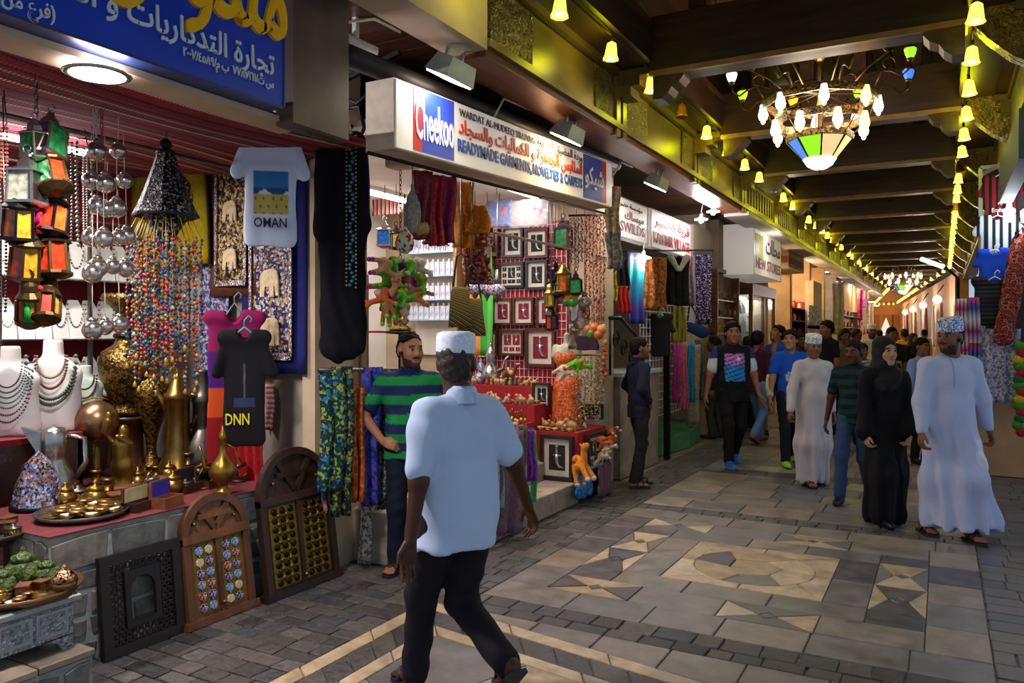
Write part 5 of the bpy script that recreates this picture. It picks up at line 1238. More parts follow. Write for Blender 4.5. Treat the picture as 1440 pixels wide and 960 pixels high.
# round brass tray with dishes
p = at(108, 729, Z=.65); tray = thing('brass_tray', 'round brass tray full of small dishes on the counter corner', 'tray', (p.x - .02, p.y + .04, .65))
tray_me = MB().lathe([(.001, .012), (.17, .010), (.19, .014), (.215, .034), (.222, .034), (.198, .004), (.17, 0)], 32, capb=True, capt=False)
part('dish', tray_me, m_tarn, tray)
for k in range(17):
    a, r = k * 2.4, .035 * math.sqrt(k) * 1.05
    put(('brass_scale_dish', 'brass_compass', 'brass_compass')[k % 3], (p.x - .02 + r * math.cos(a), p.y + .04 + r * math.sin(a), .667 + .004 * (k % 3)), a, 'small round brass piece lying in the tray on the counter', 'brass pieces in the counter tray')
# bell, teapot, boxes at the counter edge
p = at(38, 716, Z=.648); bl = thing('bronze_bell', 'green bronze hand bell with ring handle', 'bell', p)
part('bell', MB().lathe([(.085, 0), (.08, .02), (.062, .05), (.055, .09), (.06, .13), (.045, .155), (.02, .165)], 20), M('verdigris', '#46594c', .55, .5, .35, 14, .2), bl); part('ring_handle', MB().tube([(.04 * math.cos(a), 0, .205 + .04 * math.sin(a)) for a in [2 * math.pi * k / 14 for k in range(14)]], .008, 6, closed=True), M('verdigris', '#4f7466'), bl)
p = at(62, 712, Z=.648) + Vector((-.06, 0, 0)); tp = thing('copper_teapot', 'small polished copper teapot beside the green bell', 'teapot', p, .4)
part('belly', MB().lathe([(.03, 0), (.065, .03), (.07, .055), (.05, .09), (.03, .1)], 18), m_copper, tp); part('lid', MB().lathe([(.034, .1), (.02, .115), (.008, .125), (.001, .14)], 12), m_copper, tp); part('spout', MB().tube([(.055, 0, .05), (.09, 0, .07), (.105, 0, .11)], [.016, .012, .008], 7), m_copper, tp); part('handle', MB().tube([(-.055, 0, .08), (-.1, 0, .09), (-.1, 0, .045), (-.06, 0, .035)], .007, 6), m_copper, tp)
def openbox(u, v, w, d, hh, label, lining, wood, rz=.25):
    p = at(u, v, Z=.648); t = thing('jewel_box', label, 'box', p, rz + math.pi / 2)
    part('case', MB().box(-w / 2, w / 2, -d / 2, d / 2, 0, .006).box(-w / 2, w / 2, -d / 2, -d / 2 + .008, .006, hh).box(-w / 2, w / 2, d / 2 - .008, d / 2, .006, hh).box(-w / 2, -w / 2 + .008, -d / 2 + .008, d / 2 - .008, .006, hh).box(w / 2 - .008, w / 2, -d / 2 + .008, d / 2 - .008, .006, hh), wood, t)
    part('lining', MB().box(-w / 2 + .008, w / 2 - .008, -d / 2 + .008, d / 2 - .008, .006, hh * .55), lining, t)
    part('lid', MB().box(-w / 2, w / 2, d / 2, d / 2 + .015, hh * .7, hh + d * .95), wood, t); part('lid_lining', MB().box(-w / 2 + .01, w / 2 - .01, d / 2 - .004, d / 2, hh, hh + d * .9), lining, t); part('jewellery', MB().tube([(w * .3 * math.cos(a), d * .2 * math.sin(a), hh * .6) for a in [2 * math.pi * k / 12 for k in range(12)]], .005, 5, closed=True), m_silver, t)
openbox(236, 712, .15, .09, .06, 'open wooden jewel box lined with purple velvet', M('velvet_purple', '#2a1488', .9, 0, .2), m_mdwood)
openbox(200, 716, .19, .08, .05, 'long dark box with pale printed plate standing open', M('cream_plate', '#a89c70', .7), m_dkwood)
openbox(268, 690, .2, .09, .05, 'open black wooden case in front of the ewers', M('black_velvet', '#141216', .95), m_dkwood); openbox(298, 684, .18, .09, .05, 'dark open case beside the brass pitcher', M('black_velvet', '#141216', .95), m_dkwood)
# --- chest, trays and pots at the near corner
ch = thing('metal_chest', 'silver embossed chest with bracket feet on the stone step', 'chest', (-3.6, 1.62, .207)); m_emb = PAT('embossed_silver', ['#8c98a4', '#aab4be', '#76828e', '#98a4b0'], 60, 'voronoi', rough=.35, metal=.75, bump=.7); m_plain = M('plain_silver', '#a8b2bc', .3, .8, .15)
W, D_, H_ = .98, .42, .235
part('body', MB().box(-D_ / 2, D_ / 2, -W / 2, W / 2, .055, .2), m_emb, ch); part('lid', MB().bbox((0, 0, .2175), (D_ + .05, W + .05, .035), .008), m_plain, ch)
for sx_ in (-1, 1):
    for sy in (-1, 1): part('foot', MB().prism([(-.0, .06), (.0, .0), (.05, .0), (.07, .035), (.15, .06)] if sy < 0 else [(0, .06), (-.15, .06), (-.07, .035), (-.05, 0), (0, 0)], sx_ * D_ / 2, sx_ * (D_ / 2 - .04), 'x'), m_emb, ch, (0, sy * W / 2 if sy > 0 else -W / 2, 0))
for k in range(6): fr_ = part('panel_frame', MB().box(D_ / 2, D_ / 2 + .006, -.45 + k * .155, -.31 + k * .155, .075, .185), m_plain, ch); part('panel', MB().box(D_ / 2 + .006, D_ / 2 + .009, -.435 + k * .155, -.325 + k * .155, .09, .17), m_emb, fr_)
part('hasp', MB().cbox((D_ / 2 + .012, 0, .17), (.02, .03, .07)), m_tarn, ch)
CZ = .442
tray2 = thing('brass_tray', 'large copper tray of pots and trinkets on the silver chest', 'tray', (-3.58, 1.98, CZ)); part('dish', MB().lathe([(.001, .012), (.2, .010), (.22, .014), (.25, .04), (.258, .04), (.23, .004), (.2, 0)], 36, capt=False), m_copper, tray2)
m_green = PAT('green_glaze', ['#33461c', '#4c6228', '#5d7434', '#2a3a18'], 40, 'voronoi', rough=.45, bump=.5)
def ginger(loc, s, label):
    t = thing('lidded_jar', label, 'jar', loc); t.scale = (s,) * 3
    part('jar', MB().lathe([(.04, 0), (.07, .02), (.085, .06), (.075, .10), (.05, .125)], 20), m_green, t); part('lid', MB().lathe([(.056, .125), (.05, .145), (.02, .158), (.012, .17), (.008, .185), (.001, .19)], 16), m_green, t); return t
q = at(32, 828, Z=CZ); ginger((q.x, q.y, CZ + .012), .95, 'round green glazed jar with lid on the copper tray'); q = at(66, 826, Z=CZ); ginger((q.x, q.y, CZ + .012), .68, 'smaller green lidded jar behind the incense burner'); q = at(2, 842, Z=CZ); ginger((q.x, q.y, CZ + .012), .7, 'green lidded jar at the left edge of the copper tray')
q = at(90, 840, Z=CZ); ib = thing('incense_burner', 'domed pierced copper incense burner on the tray', 'incense burner', (q.x, q.y, CZ + .012)); part('bowl', MB().lathe([(.035, 0), (.03, .02), (.05, .04), (.055, .06)], 16), m_copper, ib); part('dome', MB().lathe([(.056, .06), (.05, .085), (.03, .105), (.01, .115), (.012, .125), (.001, .135)], 16), PAT('pierced_copper', ['#2a1a10', '#a8764c', '#b98a5c', '#d0b090'], 70, 'voronoi', rough=.3, metal=.9, bump=.5), ib)
for k in range(13):
    a = k * 2.4; r = .05 + .012 * k; put(names[k % 5] if k % 5 != 3 else 'brass_scale_dish', (-3.50 + r * .6 * math.cos(a), 1.93 + r * math.sin(a) * 1.0, CZ + .013), a, 'small metal trinket heaped on the copper tray at the chest', 'trinkets on the copper tray', scale=.62)
q = at(-2, 756, Z=.63) + Vector((-.1, 0, 0)); stl = thing('plant_stool', 'dark wooden stool carrying the upper tray', 'stool', (q.x - .05, q.y, 0))
part('seat', MB().lathe([(.16, .585), (.17, .6), (.16, .615)], 20), m_dkwood, stl)
for k in range(4): a = k * math.pi / 2 + .4; part('leg', MB().bar((.12 * math.cos(a), .12 * math.sin(a), .59), (.14 * math.cos(a), .14 * math.sin(a), .208), .03), m_dkwood, stl)
t3 = thing('brass_tray', 'upper tray of small figures at the left edge', 'tray', (q.x - .05, q.y, .617)); part('dish', MB().lathe([(.001, .01), (.19, .01), (.23, .03), (.236, .03), (.21, .003), (.18, 0)], 32, capt=False), m_tarn, t3)
for k in range(9):
    a = k * 2.4; r = .06 + .014 * k; put(('trinket_box', 'brass_pot', 'brass_tin')[k % 3], (q.x - .05 + r * math.cos(a), q.y + r * math.sin(a), .629), a, 'small trinket on the upper tray at the left edge', 'trinkets on the upper tray', scale=.7)
# --- carved screen and little doors leaning on the counter
def lean(t, X0, tilt): t.location.x = X0; t.rotation_euler = (0, -tilt, 0)
sc = thing('lattice_screen', 'black wooden lattice screen with arched opening leaning on the counter', 'screen', (-3.575, 2.37, 0)); ebony = WOOD('ebony', '#120c0b', '#221816', .45, 4, (4, 1, 4)); w, hgt = .46, .50
part('frame', MB().box(-.015, .015, 0, .05, 0, hgt).box(-.015, .015, w - .05, w, 0, hgt).box(-.015, .015, .05, w - .05, 0, .05).box(-.015, .015, .05, w - .05, hgt - .05, hgt), ebony, sc)
part('inner_frame', MB().box(-.012, .012, .13, .16, .12, .40).box(-.012, .012, .30, .33, .12, .40).box(-.012, .012, .16, .30, .12, .15), ebony, sc)
ar = [(.16, .40), (.16, .30)] + [(.23 - .068 * math.cos(math.pi * k / 10), .30 + .065 * math.sin(math.pi * k / 10)) for k in range(11)] + [(.30, .40)]
part('arch', MB().prism(ar, -.01, .01, 'x'), ebony, sc)
lt = MB()
for i in range(11):
    for j in range(12):
        y, z = .05 + .036 * (i - .0), .05 + .0364 * j
        if .12 < y + .018 < .34 and .11 < z + .018 < .41: continue
        if y + .036 > w - .045 or z + .036 > hgt - .045: continue
        c0 = (0, y + .018, z + .018)
        for k in range(4): a = k * math.pi / 2; e = .022; lt.bar(c0, (0, c0[1] + e * math.cos(a + math.pi / 4), c0[2] + e * math.sin(a + math.pi / 4)), .007, .008, up=(1, 0, 0))
        lt.tube([(0, c0[1] + .012 * math.cos(2 * math.pi * k / 6), c0[2] + .012 * math.sin(2 * math.pi * k / 6)) for k in range(6)], .0035, 4, closed=True)
part('lattice', lt, ebony, sc); lean(sc, -3.565, .10)
def door(y0, w, hgt, label, wood, tiles, X0):
    t = thing('carved_door', label, 'door', (X0, y0, 0)); sp = hgt - w * .47; m = .045
    part('sill', MB().box(-.03, .03, -.02, w + .02, 0, .04), wood, t)
    for y in (0, w - m): part('jamb', MB().box(-.022, .022, y, y + m, .04, sp), wood, t)
    part('transom', MB().box(-.026, .026, 0, w, sp - .035, sp + .012), wood, t)
    ac = [(w / 2 - (w / 2) * math.cos(math.pi * k / 16), sp + (hgt - sp) * math.sin(math.pi * k / 16)) for k in range(17)]; ai = [(w / 2 - (w / 2 - m) * math.cos(math.pi * k / 16), sp + (hgt - sp - m) * math.sin(math.pi * k / 16)) for k in range(17)]
    b = MB()
    for k in range(16): b.prism([ac[k], ai[k], ai[k + 1], ac[k + 1]][::-1], -.022, .022, 'x')
    part('arch_ring', b, wood, t); part('tympanum', MB().prism(ai[::-1], -.012, .0, 'x'), wood, t)
    for sgn in (-1, 1): part('fan_bar', MB().bar((.008, w / 2, sp + .02), (.008, w / 2 + sgn * w * .22, sp + (hgt - sp) * .72), .035, .018, up=(1, 0, 0)), wood, t)
    part('fan_bar', MB().bar((.01, w * .26, sp + (hgt - sp) * .45), (.01, w * .74, sp + (hgt - sp) * .45), .03, .016, up=(1, 0, 0)), wood, t)
    for (a, z) in ((.2, .3), (.5, .88), (.8, .3)): part('stud', MB().ball((.012, w * a, sp + (hgt - sp) * z), .011, 8, 5), m_gold, t)
    lw = (w - 2 * m) / 2
    for q in range(2):
        ya = m + q * lw; lf = part('leaf', MB().box(-.012, .006, ya + .003, ya + lw - .003, .04, sp - .035), wood, t); part('plate', MB().box(.006, .009, ya + .022, ya + lw - .022, .06, sp - .055), M('door_brass_plate', '#8a6a1e', .4, .7, .35, 40), lf)
        if tiles:
            n = 6; hz = (sp - .115) / n
            for r in range(n):
                for c2 in range(2):
                    yy = ya + .022 + (lw - .044) * (.27 + .46 * c2); zz = .06 + hz * (r + .5); i = r * 4 + q * 2 + c2
                    col = ['#2c2a8c', '#2a86c0', '#c4b48c', '#32267c', '#2878b8', '#7c2238'][(i * 7 + r) % 6]
                    ti = part('tile', MB().lathe([(.026, 0), (.026, .006), (.022, .009), (.001, .009)], 8, smooth=False, rot0=.39), PAT('glazed_' + col[1:], [col, '#d8d4cc', col, col, '#c89a40', col], 160, 'voronoi', rough=.15), lf, (.009, yy, zz), (0, math.pi / 2, 0)); part('boss', MB().ball((.014, yy, zz + hz * .5), .008, 6, 4), m_gold, lf)
        else:
            n = 9; hz = (sp - .115) / n
            for r in range(n):
                for c2 in range(3):
                    yy = ya + .03 + (lw - .06) * (.17 + .33 * c2); zz = .06 + hz * (r + .5); part('boss', MB().ball((.010, yy, zz), .022, 10, 6, sx=.6), M('boss_dark', '#2c2414', .35, .9), lf)
            for r in range(n - 1):
                for c2 in range(2): part('stud', MB().lathe([(.018, 0), (.018, .004), (.001, .014)], 4), m_gold, lf, (.009, ya + .03 + (lw - .06) * (.335 + .33 * c2), .06 + hz * (r + 1)), (0, math.pi / 2, 0))
    part('middle_bar', MB().box(.0, .02, w / 2 - .014, w / 2 + .014, .04, sp - .035), wood, t); part('knob', MB().lathe([(.012, 0), (.016, .01), (.001, .022)], 8), m_gold, t, (.02, w / 2, .09), (0, math.pi / 2, 0)); return t
lean(door(2.84, .46, .70, 'small arched wooden door set with blue glazed tiles', WOOD('door_wood', '#4a2a14', '#774a24', .45, 3, (4, 4, 1)), True, -3.54), -3.545, .14)
lean(door(3.36, .62, .885, 'larger dark arched door covered in brass bosses', WOOD('door_wood_dark', '#22130c', '#3e2414', .45, 3, (4, 4, 1)), False, -3.5), -3.50, .14)
# ================================================================== HANGING GOODS (shop one and the pillar)
def strip(w, h, mat, folds=3, amp=.02, thick=.006, taper=1.0, nv=14, fringe=None, seed=0, mb=None, mi=None):
    """hanging cloth w wide, h long, top centre at the origin, facing -Y"""
    r = random.Random(seed); ph, p2 = r.uniform(0, 6), r.uniform(0, 6); b = mb or MB(); nu = max(8, folds * 6)
    def fn(a, c):
        ww = w * (taper + (1 - taper) * c) if taper <= 1 else w * (1 + (taper - 1) * (1 - c)); x = (a - .5) * ww
        return (x + .01 * math.sin(6 * c + p2), amp * (.4 + .6 * c) * math.sin(a * folds * 2 * math.pi + ph + 1.2 * c) , -h * c)
    b.grid(fn, nu, nv, thick=thick, mi=mi)
    if fringe:
        for k in range(int(w / .014)):
            a = (k + .5) / int(w / .014); p = Vector(fn(a, 1)); b.tube([p, p + Vector((r.uniform(-.004, .004), 0, -fringe))], .0025, 3, mi=fringe_mi if mi is not None else None)
    return b
def hang(name, label, cat, u0, u1, v0, v1, mat, X=None, Y=None, folds=3, amp=.02, taper=1, fringe=None, group=None, rz=None, seed=0, mats=None, thick=.006):
    """cloth hung so that it fills the given photo box on the given plane"""
    a, c = at(u0, v0, X=X, Y=Y), at(u1, v1, X=X, Y=Y); m = at((u0 + u1) / 2, v0, X=X, Y=Y); dep = -_s * m.x + _c * m.y
    h = dep * (v1 - v0) / FPX
    if Y is not None: w = abs(c.x - a.x); r = 0
    else: w = abs(c.y - a.y); r = math.pi / 2
    if rz is not None: w = dep * (u1 - u0) / FPX; r = rz
    b = strip(w, h - (fringe or 0), None, folds, amp, thick, taper, fringe=fringe, seed=seed or int(u0 * 7 + v0))
    return solo(name, b, mat, label, cat, m, r, group)
CAMRZ = YAW        # facing straight back along the camera's heading
elephant = [(-.5, -.45), (-.28, -.45), (-.24, -.12), (0, -.15), (.02, -.45), (.24, -.45), (.28, -.05), (.36, -.15), (.38, -.42), (.5, -.42), (.48, .1), (.42, .35), (.22, .45), (-.1, .42), (-.35, .36), (-.5, .15)]
def patch(par, cx, cz, s, mat, y=-.03): part('elephant_patch', MB().prism([(x * s * .8, z * s) for x, z in elephant], 0, -.012, 'y', bev=.004), mat, par, (cx, y, cz))
ivory = M('applique_cream', '#cdb890', .85, 0, .25, 40)
def wallhang(label, u0, u1, v0, v1, Y, border, field, n, name='embroidered_hanging'):
    a, c = at(u0, v0, Y=Y), at(u1, v1, Y=Y); w, h = c.x - a.x, a.z - c.z; t = thing(name, label, 'wall hanging', ((a.x + c.x) / 2, Y, a.z))
    part('border', MB().grid(lambda p, q: ((p - .5) * w, .012 * math.sin(p * 7 + q * 3), -h * q), 12, 12, thick=.008), border, t)
    part('field', MB().grid(lambda p, q: ((p - .5) * w * .62, -.018 + .01 * math.sin(p * 7 + q * 3), -h * .05 - h * .88 * q), 10, 14, thick=.006), field, t)
    for sx_ in (-1, 1): part('sequin_band', MB().box(sx_ * w * .31 - .012, sx_ * w * .31 + .012, -.034, -.024, -h * .93, -h * .05), m_seq, t)
    part('sequin_band', MB().box(-w * .31, w * .31, -.034, -.024, -h * .945, -h * .915), m_seq, t)
    for k in range(n): patch(t, 0, -h * (.93 - (.5 + k) * .80 / n * 1.0), min(w * .36, h * .8 / n * .92), ivory)
    return t
m_seq = PAT('sequins', ['#b8bcc8', '#4a3a20', '#a88a50', '#2c3470', '#d8d8e0', '#7a5a2a'], 90, 'voronoi', rough=.2, metal=.6, bump=.4)
m_embB = PAT('embroidery_black_gold', ['#140e10', '#8a6a34', '#1c1418', '#b09058', '#3a2a1c', '#c8b890'], 38, 'voronoi', rough=.6, bump=.5); m_embN = PAT('embroidery_navy', ['#1a1a4c', '#c0bccc', '#2a2460', '#7a5a34', '#14143a', '#a89060'], 42, 'voronoi', rough=.45, bump=.5)
# yellow embroidered bag
Y1 = 3.86; a, c = at(190, 205, Y=Y1), at(300, 371, Y=Y1); w, h = c.x - a.x, a.z - c.z
bg_ = thing('embroidered_bag', 'mustard yellow embroidered bag hanging behind the pierced lamp', 'bag', ((a.x + c.x) / 2, Y1 - .03, a.z)); m_must = cloth('#8f7c12')
part('panel', MB().grid(lambda p, q: ((p - .5) * w * (.9 + .1 * q), .01 * math.sin(5 * p + 4 * q), -h * (.12 + .88 * q)), 12, 10, thick=.03), m_must, bg_); part('embroidery', MB().grid(lambda p, q: ((p - .5) * w * .78, -.015 + .01 * math.sin(5 * p + 4 * q), -h * (.24 + .66 * q)), 10, 8, thick=.01), PAT('embroidery_white', ['#c8bfae', '#7a5a2a', '#d8d2c4', '#1a1614', '#a87a3c', '#e0dcd0'], 30, 'voronoi', rough=.7, bump=.4), bg_)
part('medallion', MB().lathe([(.001, 0), (.21, 0), (.22, .01), (.001, .016)], 24), m_embB, bg_, (.08, -.03, -h * .5), (math.pi / 2, 0, 0))
for sx_ in (-1, 1): part('strap', MB().tube([(sx_ * w * .3, 0, -h * .14), (sx_ * w * .31, -.02, .02), (sx_ * w * .26, -.02, .07), (sx_ * w * .2, 0, -h * .12)], .022, 6, flat=.3), m_must, bg_)
wallhang('brown hanging with cream elephants on a black and gold field', 296, 362, 170, 415, 3.87, cloth('#5a3326'), m_embB, 3); wallhang('navy blue hanging with cream elephants and silver sequins', 340, 431, 190, 526, 3.88, cloth('#1b1f5c'), m_embN, 4)
hang('embroidered_hanging', 'blue and silver beaded hanging behind the tassels', 'wall hanging', 282, 322, 370, 545, PAT('beaded_blue', ['#2c4c86', '#8a94a4', '#5a3a5c', '#a8a8b0', '#24305c'], 45, 'voronoi', rough=.5, bump=.5), Y=3.88, folds=1, amp=.01)
# --- garments made as soft flat forms
m_gar = VCOL('garment_hung', .9, .3, 260)
def tee(name, label, u0, u1, v0, v1, X=None, Y=None, colf=None, rz=0, hanger='#1f8a5a', cat='T-shirt', sleeves=.9, txt=None, group=None, tilt=0, arms=1, res=1.0):
    m = at((u0 + u1) / 2, v0, X=X, Y=Y); dep = -_s * m.x + _c * m.y; w, h = dep * (u1 - u0) / FPX, dep * (v1 - v0) / FPX
    rz = math.atan2(-m.x, m.y) * .9; t = thing(name, label, cat, m, rz, group); bw = w * (.32 if arms else .48)
    P = [C((-bw * .62, 0, -h * .14), (-bw * .62, 0, -h + .05), bw * .36, bw * .40, .03, ((0, 1, 0), .3)), C((bw * .62, 0, -h * .14), (bw * .62, 0, -h + .05), bw * .36, bw * .40, .03, ((0, 1, 0), .3)), C((0, 0, -h * .18), (0, 0, -h + .05), bw * .5, bw * .5, .03, ((0, 1, 0), .24)),
         C((-bw * .9, 0, -h * .07), (bw * .9, 0, -h * .07), .05, .05, .04, ((0, 1, 0), .6)), E((0, -.02, -.0), (bw * .34, .07, h * .10), .01, op='s'), PL((0, 0, -1), h)]
    if arms:
        for s_ in (-1, 1): P.append(C((s_ * w * .26, 0, -h * .13), (s_ * w * .41, 0, -h * .13 - h * .27 * sleeves), w * .095, w * .09, .012, ((0, 1, 0), .45)))
    ph = m.x * 7
    dsp = lambda X_, Y_, Z_: .002 * (np.sin(34 * X_ + 5 * Z_ + ph) + np.sin(17 * X_ - 13 * Z_ + ph))
    part('fabric', sdf_mesh('fabric', P, .0095 * res, m_gar, dsp, lambda co: colf(co, w, h)), None, t)
    if hanger:
        mh = M('plastic_' + hanger[1:], hanger, .35); part('hanger', MB().tube([(-w * .24, -.012, -h * .10), (0, -.015, -h * .0 + .01), (w * .24, -.012, -h * .10)], .007, 6).tube([(0, -.015, .01), (0, -.015, .05), (.025, -.015, .08), (.045, -.015, .06), (.035, -.015, .04)], .005, 6), mh, t)
    if txt:
        for body, tw, th_, tx, tz, tc in txt: text(body, tw * w, th_ * h, M('print_' + tc[1:], tc, .7, 0, 0), t, .002, .01, 'print', (tx * w, -bw * .5 * .24 - .022, tz * h), (math.pi / 2, 0, 0))
    return t
def oman(co, w, h):
    c = np.tile(np.array(lin('#c3d0e0')), (len(co), 1)); x, y, z = co[:, 0] / w, co[:, 1], co[:, 2] / h; f = (y < .0) & (np.abs(x + .0) < .22) & (z < -.36) & (z > -.73)
    c[f & (z > -.52)] = lin('#2f6fa4'); c[f & (z <= -.50) & (z > -.55 - .03 * np.sin(20 * x[:]))] = lin('#1f4870'); c[f & (z <= -.55)] = lin('#b0a050')
    g_ = f & (z < -.57) & (np.sin(60 * x) * np.sin(50 * z) > .72); c[g_] = lin('#4a4020'); return c
tee('tshirt', 'white T-shirt with a beach picture and the word OMAN', 326, 436, 182, 347, Y=3.52, colf=oman, rz=-.1, txt=[('OMAN', .40, .085, .0, -.80, '#14141c')], hanger='#2f9a5a')
def blackt(co, w, h):
    c = np.tile(np.array(lin('#0b0a0e')), (len(co), 1)); x, y, z = co[:, 0] / w, co[:, 1], co[:, 2] / h; f = y < 0
    c[f & (np.abs(x - .0) < .015) & (z < -.3) & (z > -.6)] = lin('#4a4c54'); c[f & (np.abs(x + .0) < .16) & (z < -.58) & (z > -.66)] = lin('#23304c'); return c
tee('tshirt', 'black T-shirt with yellow letters on a teal hanger', 300, 388, 462, 628, Y=3.42, colf=blackt, rz=-.05, txt=[('DNN', .36, .095, -.10, -.76, '#d6c81c')], hanger='#1f9a8a')
def pinkt(co, w, h):
    z = co[:, 2] / h; c = np.tile(np.array(lin('#8a1450')), (len(co), 1)); c[z < -.25] = lin('#4a1470'); c[z < -.45] = lin('#c84a18'); c[z < -.6] = lin('#8c0c14'); c[z < -.9] = lin('#15100f'); return c
tee('dress', 'magenta and red shirt on a wire hanger behind the black T-shirt', 292, 368, 428, 690, Y=3.62, colf=pinkt, hanger='#8a8a8a', cat='shirt', arms=0)
hang('scarf', 'bright red cloth with gold crown border under the black T-shirt', 'scarf', 338, 372, 600, 690, PAT('red_gold_border', ['#a01018', '#a01018', '#b01820', '#8c0c14'], 30, 'noise'), Y=3.62, folds=3)
hang('scarf', 'pink and green striped cloth corner behind the black T-shirt', 'scarf', 376, 388, 540, 605, PAT('pink_green', ['#b02a6c', '#2a7a4a', '#d06a90', '#b8b070'], 9, 'z'), Y=3.93, folds=1)
# --- black abaya with turquoise trim on its form
m = at(484, 186, X=-3.38); dep = -_s * m.x + _c * m.y; k_ = dep / FPX
ab = thing('abaya', 'long black gown with turquoise beaded trim hanging on the pillar', 'gown', m, YAW + .25)
P = [C((-.09, 0, -.05), (.07, 0, -.05), .06, .06), C((-.09, 0, -.10), (-.07, 0, -1.38), .07, .09, .05, ((0, 1, 0), .6)), C((.07, 0, -.10), (.06, 0, -1.33), .07, .09, .05, ((0, 1, 0), .6)), C((0, -.01, -.2), (0, 0, -1.38), .09, .10, .05, ((0, 1, 0), .6)), C((-.12, -.02, -.1), (-.15, -.03, -.66), .055, .05, .03), C((.09, 0, -.1), (.12, -.02, -.6), .05, .045, .03)]
part('gown', sdf_mesh('gown', P, .013, cloth('#0a0b12', .1), lambda X, Y, Z: .006 * np.sin(40 * X + 4 * Z) + .004 * np.sin(70 * X + 6 * np.sin(5 * Z))), None, ab)
part('neck_form', MB().lathe([(.05, -.05), (.045, .03), (.04, .06), (.001, .065)], 14), M('mannequin_cream', '#b9a892', .5), ab)
b = MB()
for k in range(38): b.bead((.04 + .012 * math.sin(k * 1.3), -.115 - .006 * (k % 2), -.03 - k * .026), .013)
part('bead_trim', b, M('turquoise', '#2a8c98', .25), ab); b = MB()
for k in range(76): b.bead((.04 + (.028 if k % 2 else -.03), -.108, -.03 - k * .013), .008)
part('pearl_trim', b, M('trim_red', '#a08a70', .3), ab)
# pillar fittings: wall box, iron bracket, camera, switch strip
ibk = thing('iron_bracket', 'black wrought iron scroll bracket on the pillar above the gown', 'bracket', (-3.6, 4.05, 0)); z0 = 2.5
part('upright', MB().box(-.02, .04, -.03, .03, 2.55, 3.4), m_iron, ibk)
part('arm', MB().bar((.03, 0, 3.28), (.55, 0, 3.40), .03, .03), m_iron, ibk)
part('scroll', MB().tube([(.03, 0, 2.75), (.18, 0, 2.8), (.26, 0, 2.95), (.22, 0, 3.1), (.12, 0, 3.1), (.1, 0, 3.0), (.16, 0, 2.97)], .014, 6), m_iron, ibk); part('scroll', MB().tube([(.05, 0, 3.2), (.2, 0, 3.12), (.34, 0, 3.2), (.42, 0, 3.32)], .012, 6), m_iron, ibk)
part('ornament', MB().ball((0.01, 0, 3.45), .03, 8, 6).lathe([(.02, 2.46), (.035, 2.5), (.015, 2.55)], 8), m_iron, ibk)
cm = thing('security_camera', 'white cylindrical security camera under the wooden soffit', 'camera', (-3.05, 3.62, 3.32)); part('housing', MB().cyl((-.06, -.1, .02), (.05, .12, -.04), .045, n=12), M('camera_white', '#c4bcae', .4), cm); part('mount', MB().bar((0, 0, .0), (0, 0, .15), .03), M('camera_white', '#c4bcae'), cm); part('wires', MB().tube([(0, .02, -.02), (.0, .05, -.10), (-.02, .0, -.14)], .008, 5), M('wire_red', '#9c2a20', .5), cm)
solo('junction_box', MB().bbox((-3.25, 4.42, 2.95), (.3, .14, .4), .01), M('stained_board', '#a89c84', .8, 0, .25, 6), 'stained beige box behind the left end of the long sign', 'box')
solo('wooden_strip', MB().box(-3.6, -3.57, 4.30, 4.36, .1, 2.75), WOOD('pale_strip', '#8a7048', '#a88c60', .6, 3, (6, 6, 1)), 'pale upright wooden batten at the pillar edge', 'batten')
# scarves on the rail under the gown
SC_L = [('dark green scarf with bright floral dots', 450, 487, 520, 690, ['#0c2a20', '#0f3a2c', '#16264c', '#8a9a30', '#0c2a20', '#2a6a8c'], 36), ('black and gold scarf with leafy pattern', 466, 496, 515, 725, ['#0c1814', '#8a7a2c', '#122820', '#1a5a4a', '#0c1814'], 40), ('orange printed scarf in the row by the pillar', 494, 514, 545, 705, ['#a04a14', '#b85a1c', '#8a3c10', '#c07030'], 30), ('royal blue scarf with violet checks', 508, 538, 516, 710, ['#1c2c80', '#2a3c9c', '#14245c', '#5a3a8c', '#2a5a8c'], 26), ('grey black snakeskin patterned scarf', 530, 552, 520, 715, ['#2a2824', '#6a6458', '#14130f', '#8a8474'], 50), ('white and brown paisley scarf hanging low', 504, 542, 640, 792, ['#b0a8a8', '#7a5a34', '#c8c0bc', '#8a6a44', '#d4ccc4'], 34), ('pink and teal edged scarf behind the dotted one', 455, 472, 640, 720, ['#a8645c', '#2a5a6c', '#b87a6a', '#1c4a5c'], 12)]
for i, (lab, u0, u1, v0, v1, cols, sc_) in enumerate(SC_L):
    hang('scarf', lab, 'scarf', u0, u1, v0, v1, PAT('scarf_%d' % i, cols, sc_, 'voronoi', distort=1, bump=.2), X=-3.38 + .02 * i - (.2 if i > 4 else 0), folds=2, amp=.028, rz=YAW + .5, seed=i + 1)
hang('shawl', 'dark red checked shawl with black fringe beside the stall keeper', 'shawl', 572, 612, 620, 795, PAT('check_maroon', ['#4c2026', '#1c1418', '#6a3038', '#2a1a20'], 14, 'voronoi'), X=-3.28, folds=3, amp=.03, rz=YAW + .4, fringe=.08)
solo('scarf_rail', MB().tube([tuple(at(448, 520, X=-3.42)), tuple(at(560, 520, X=-3.3))], .012, 8), m_tarn, 'thin metal rail carrying the row of scarves', 'rail')
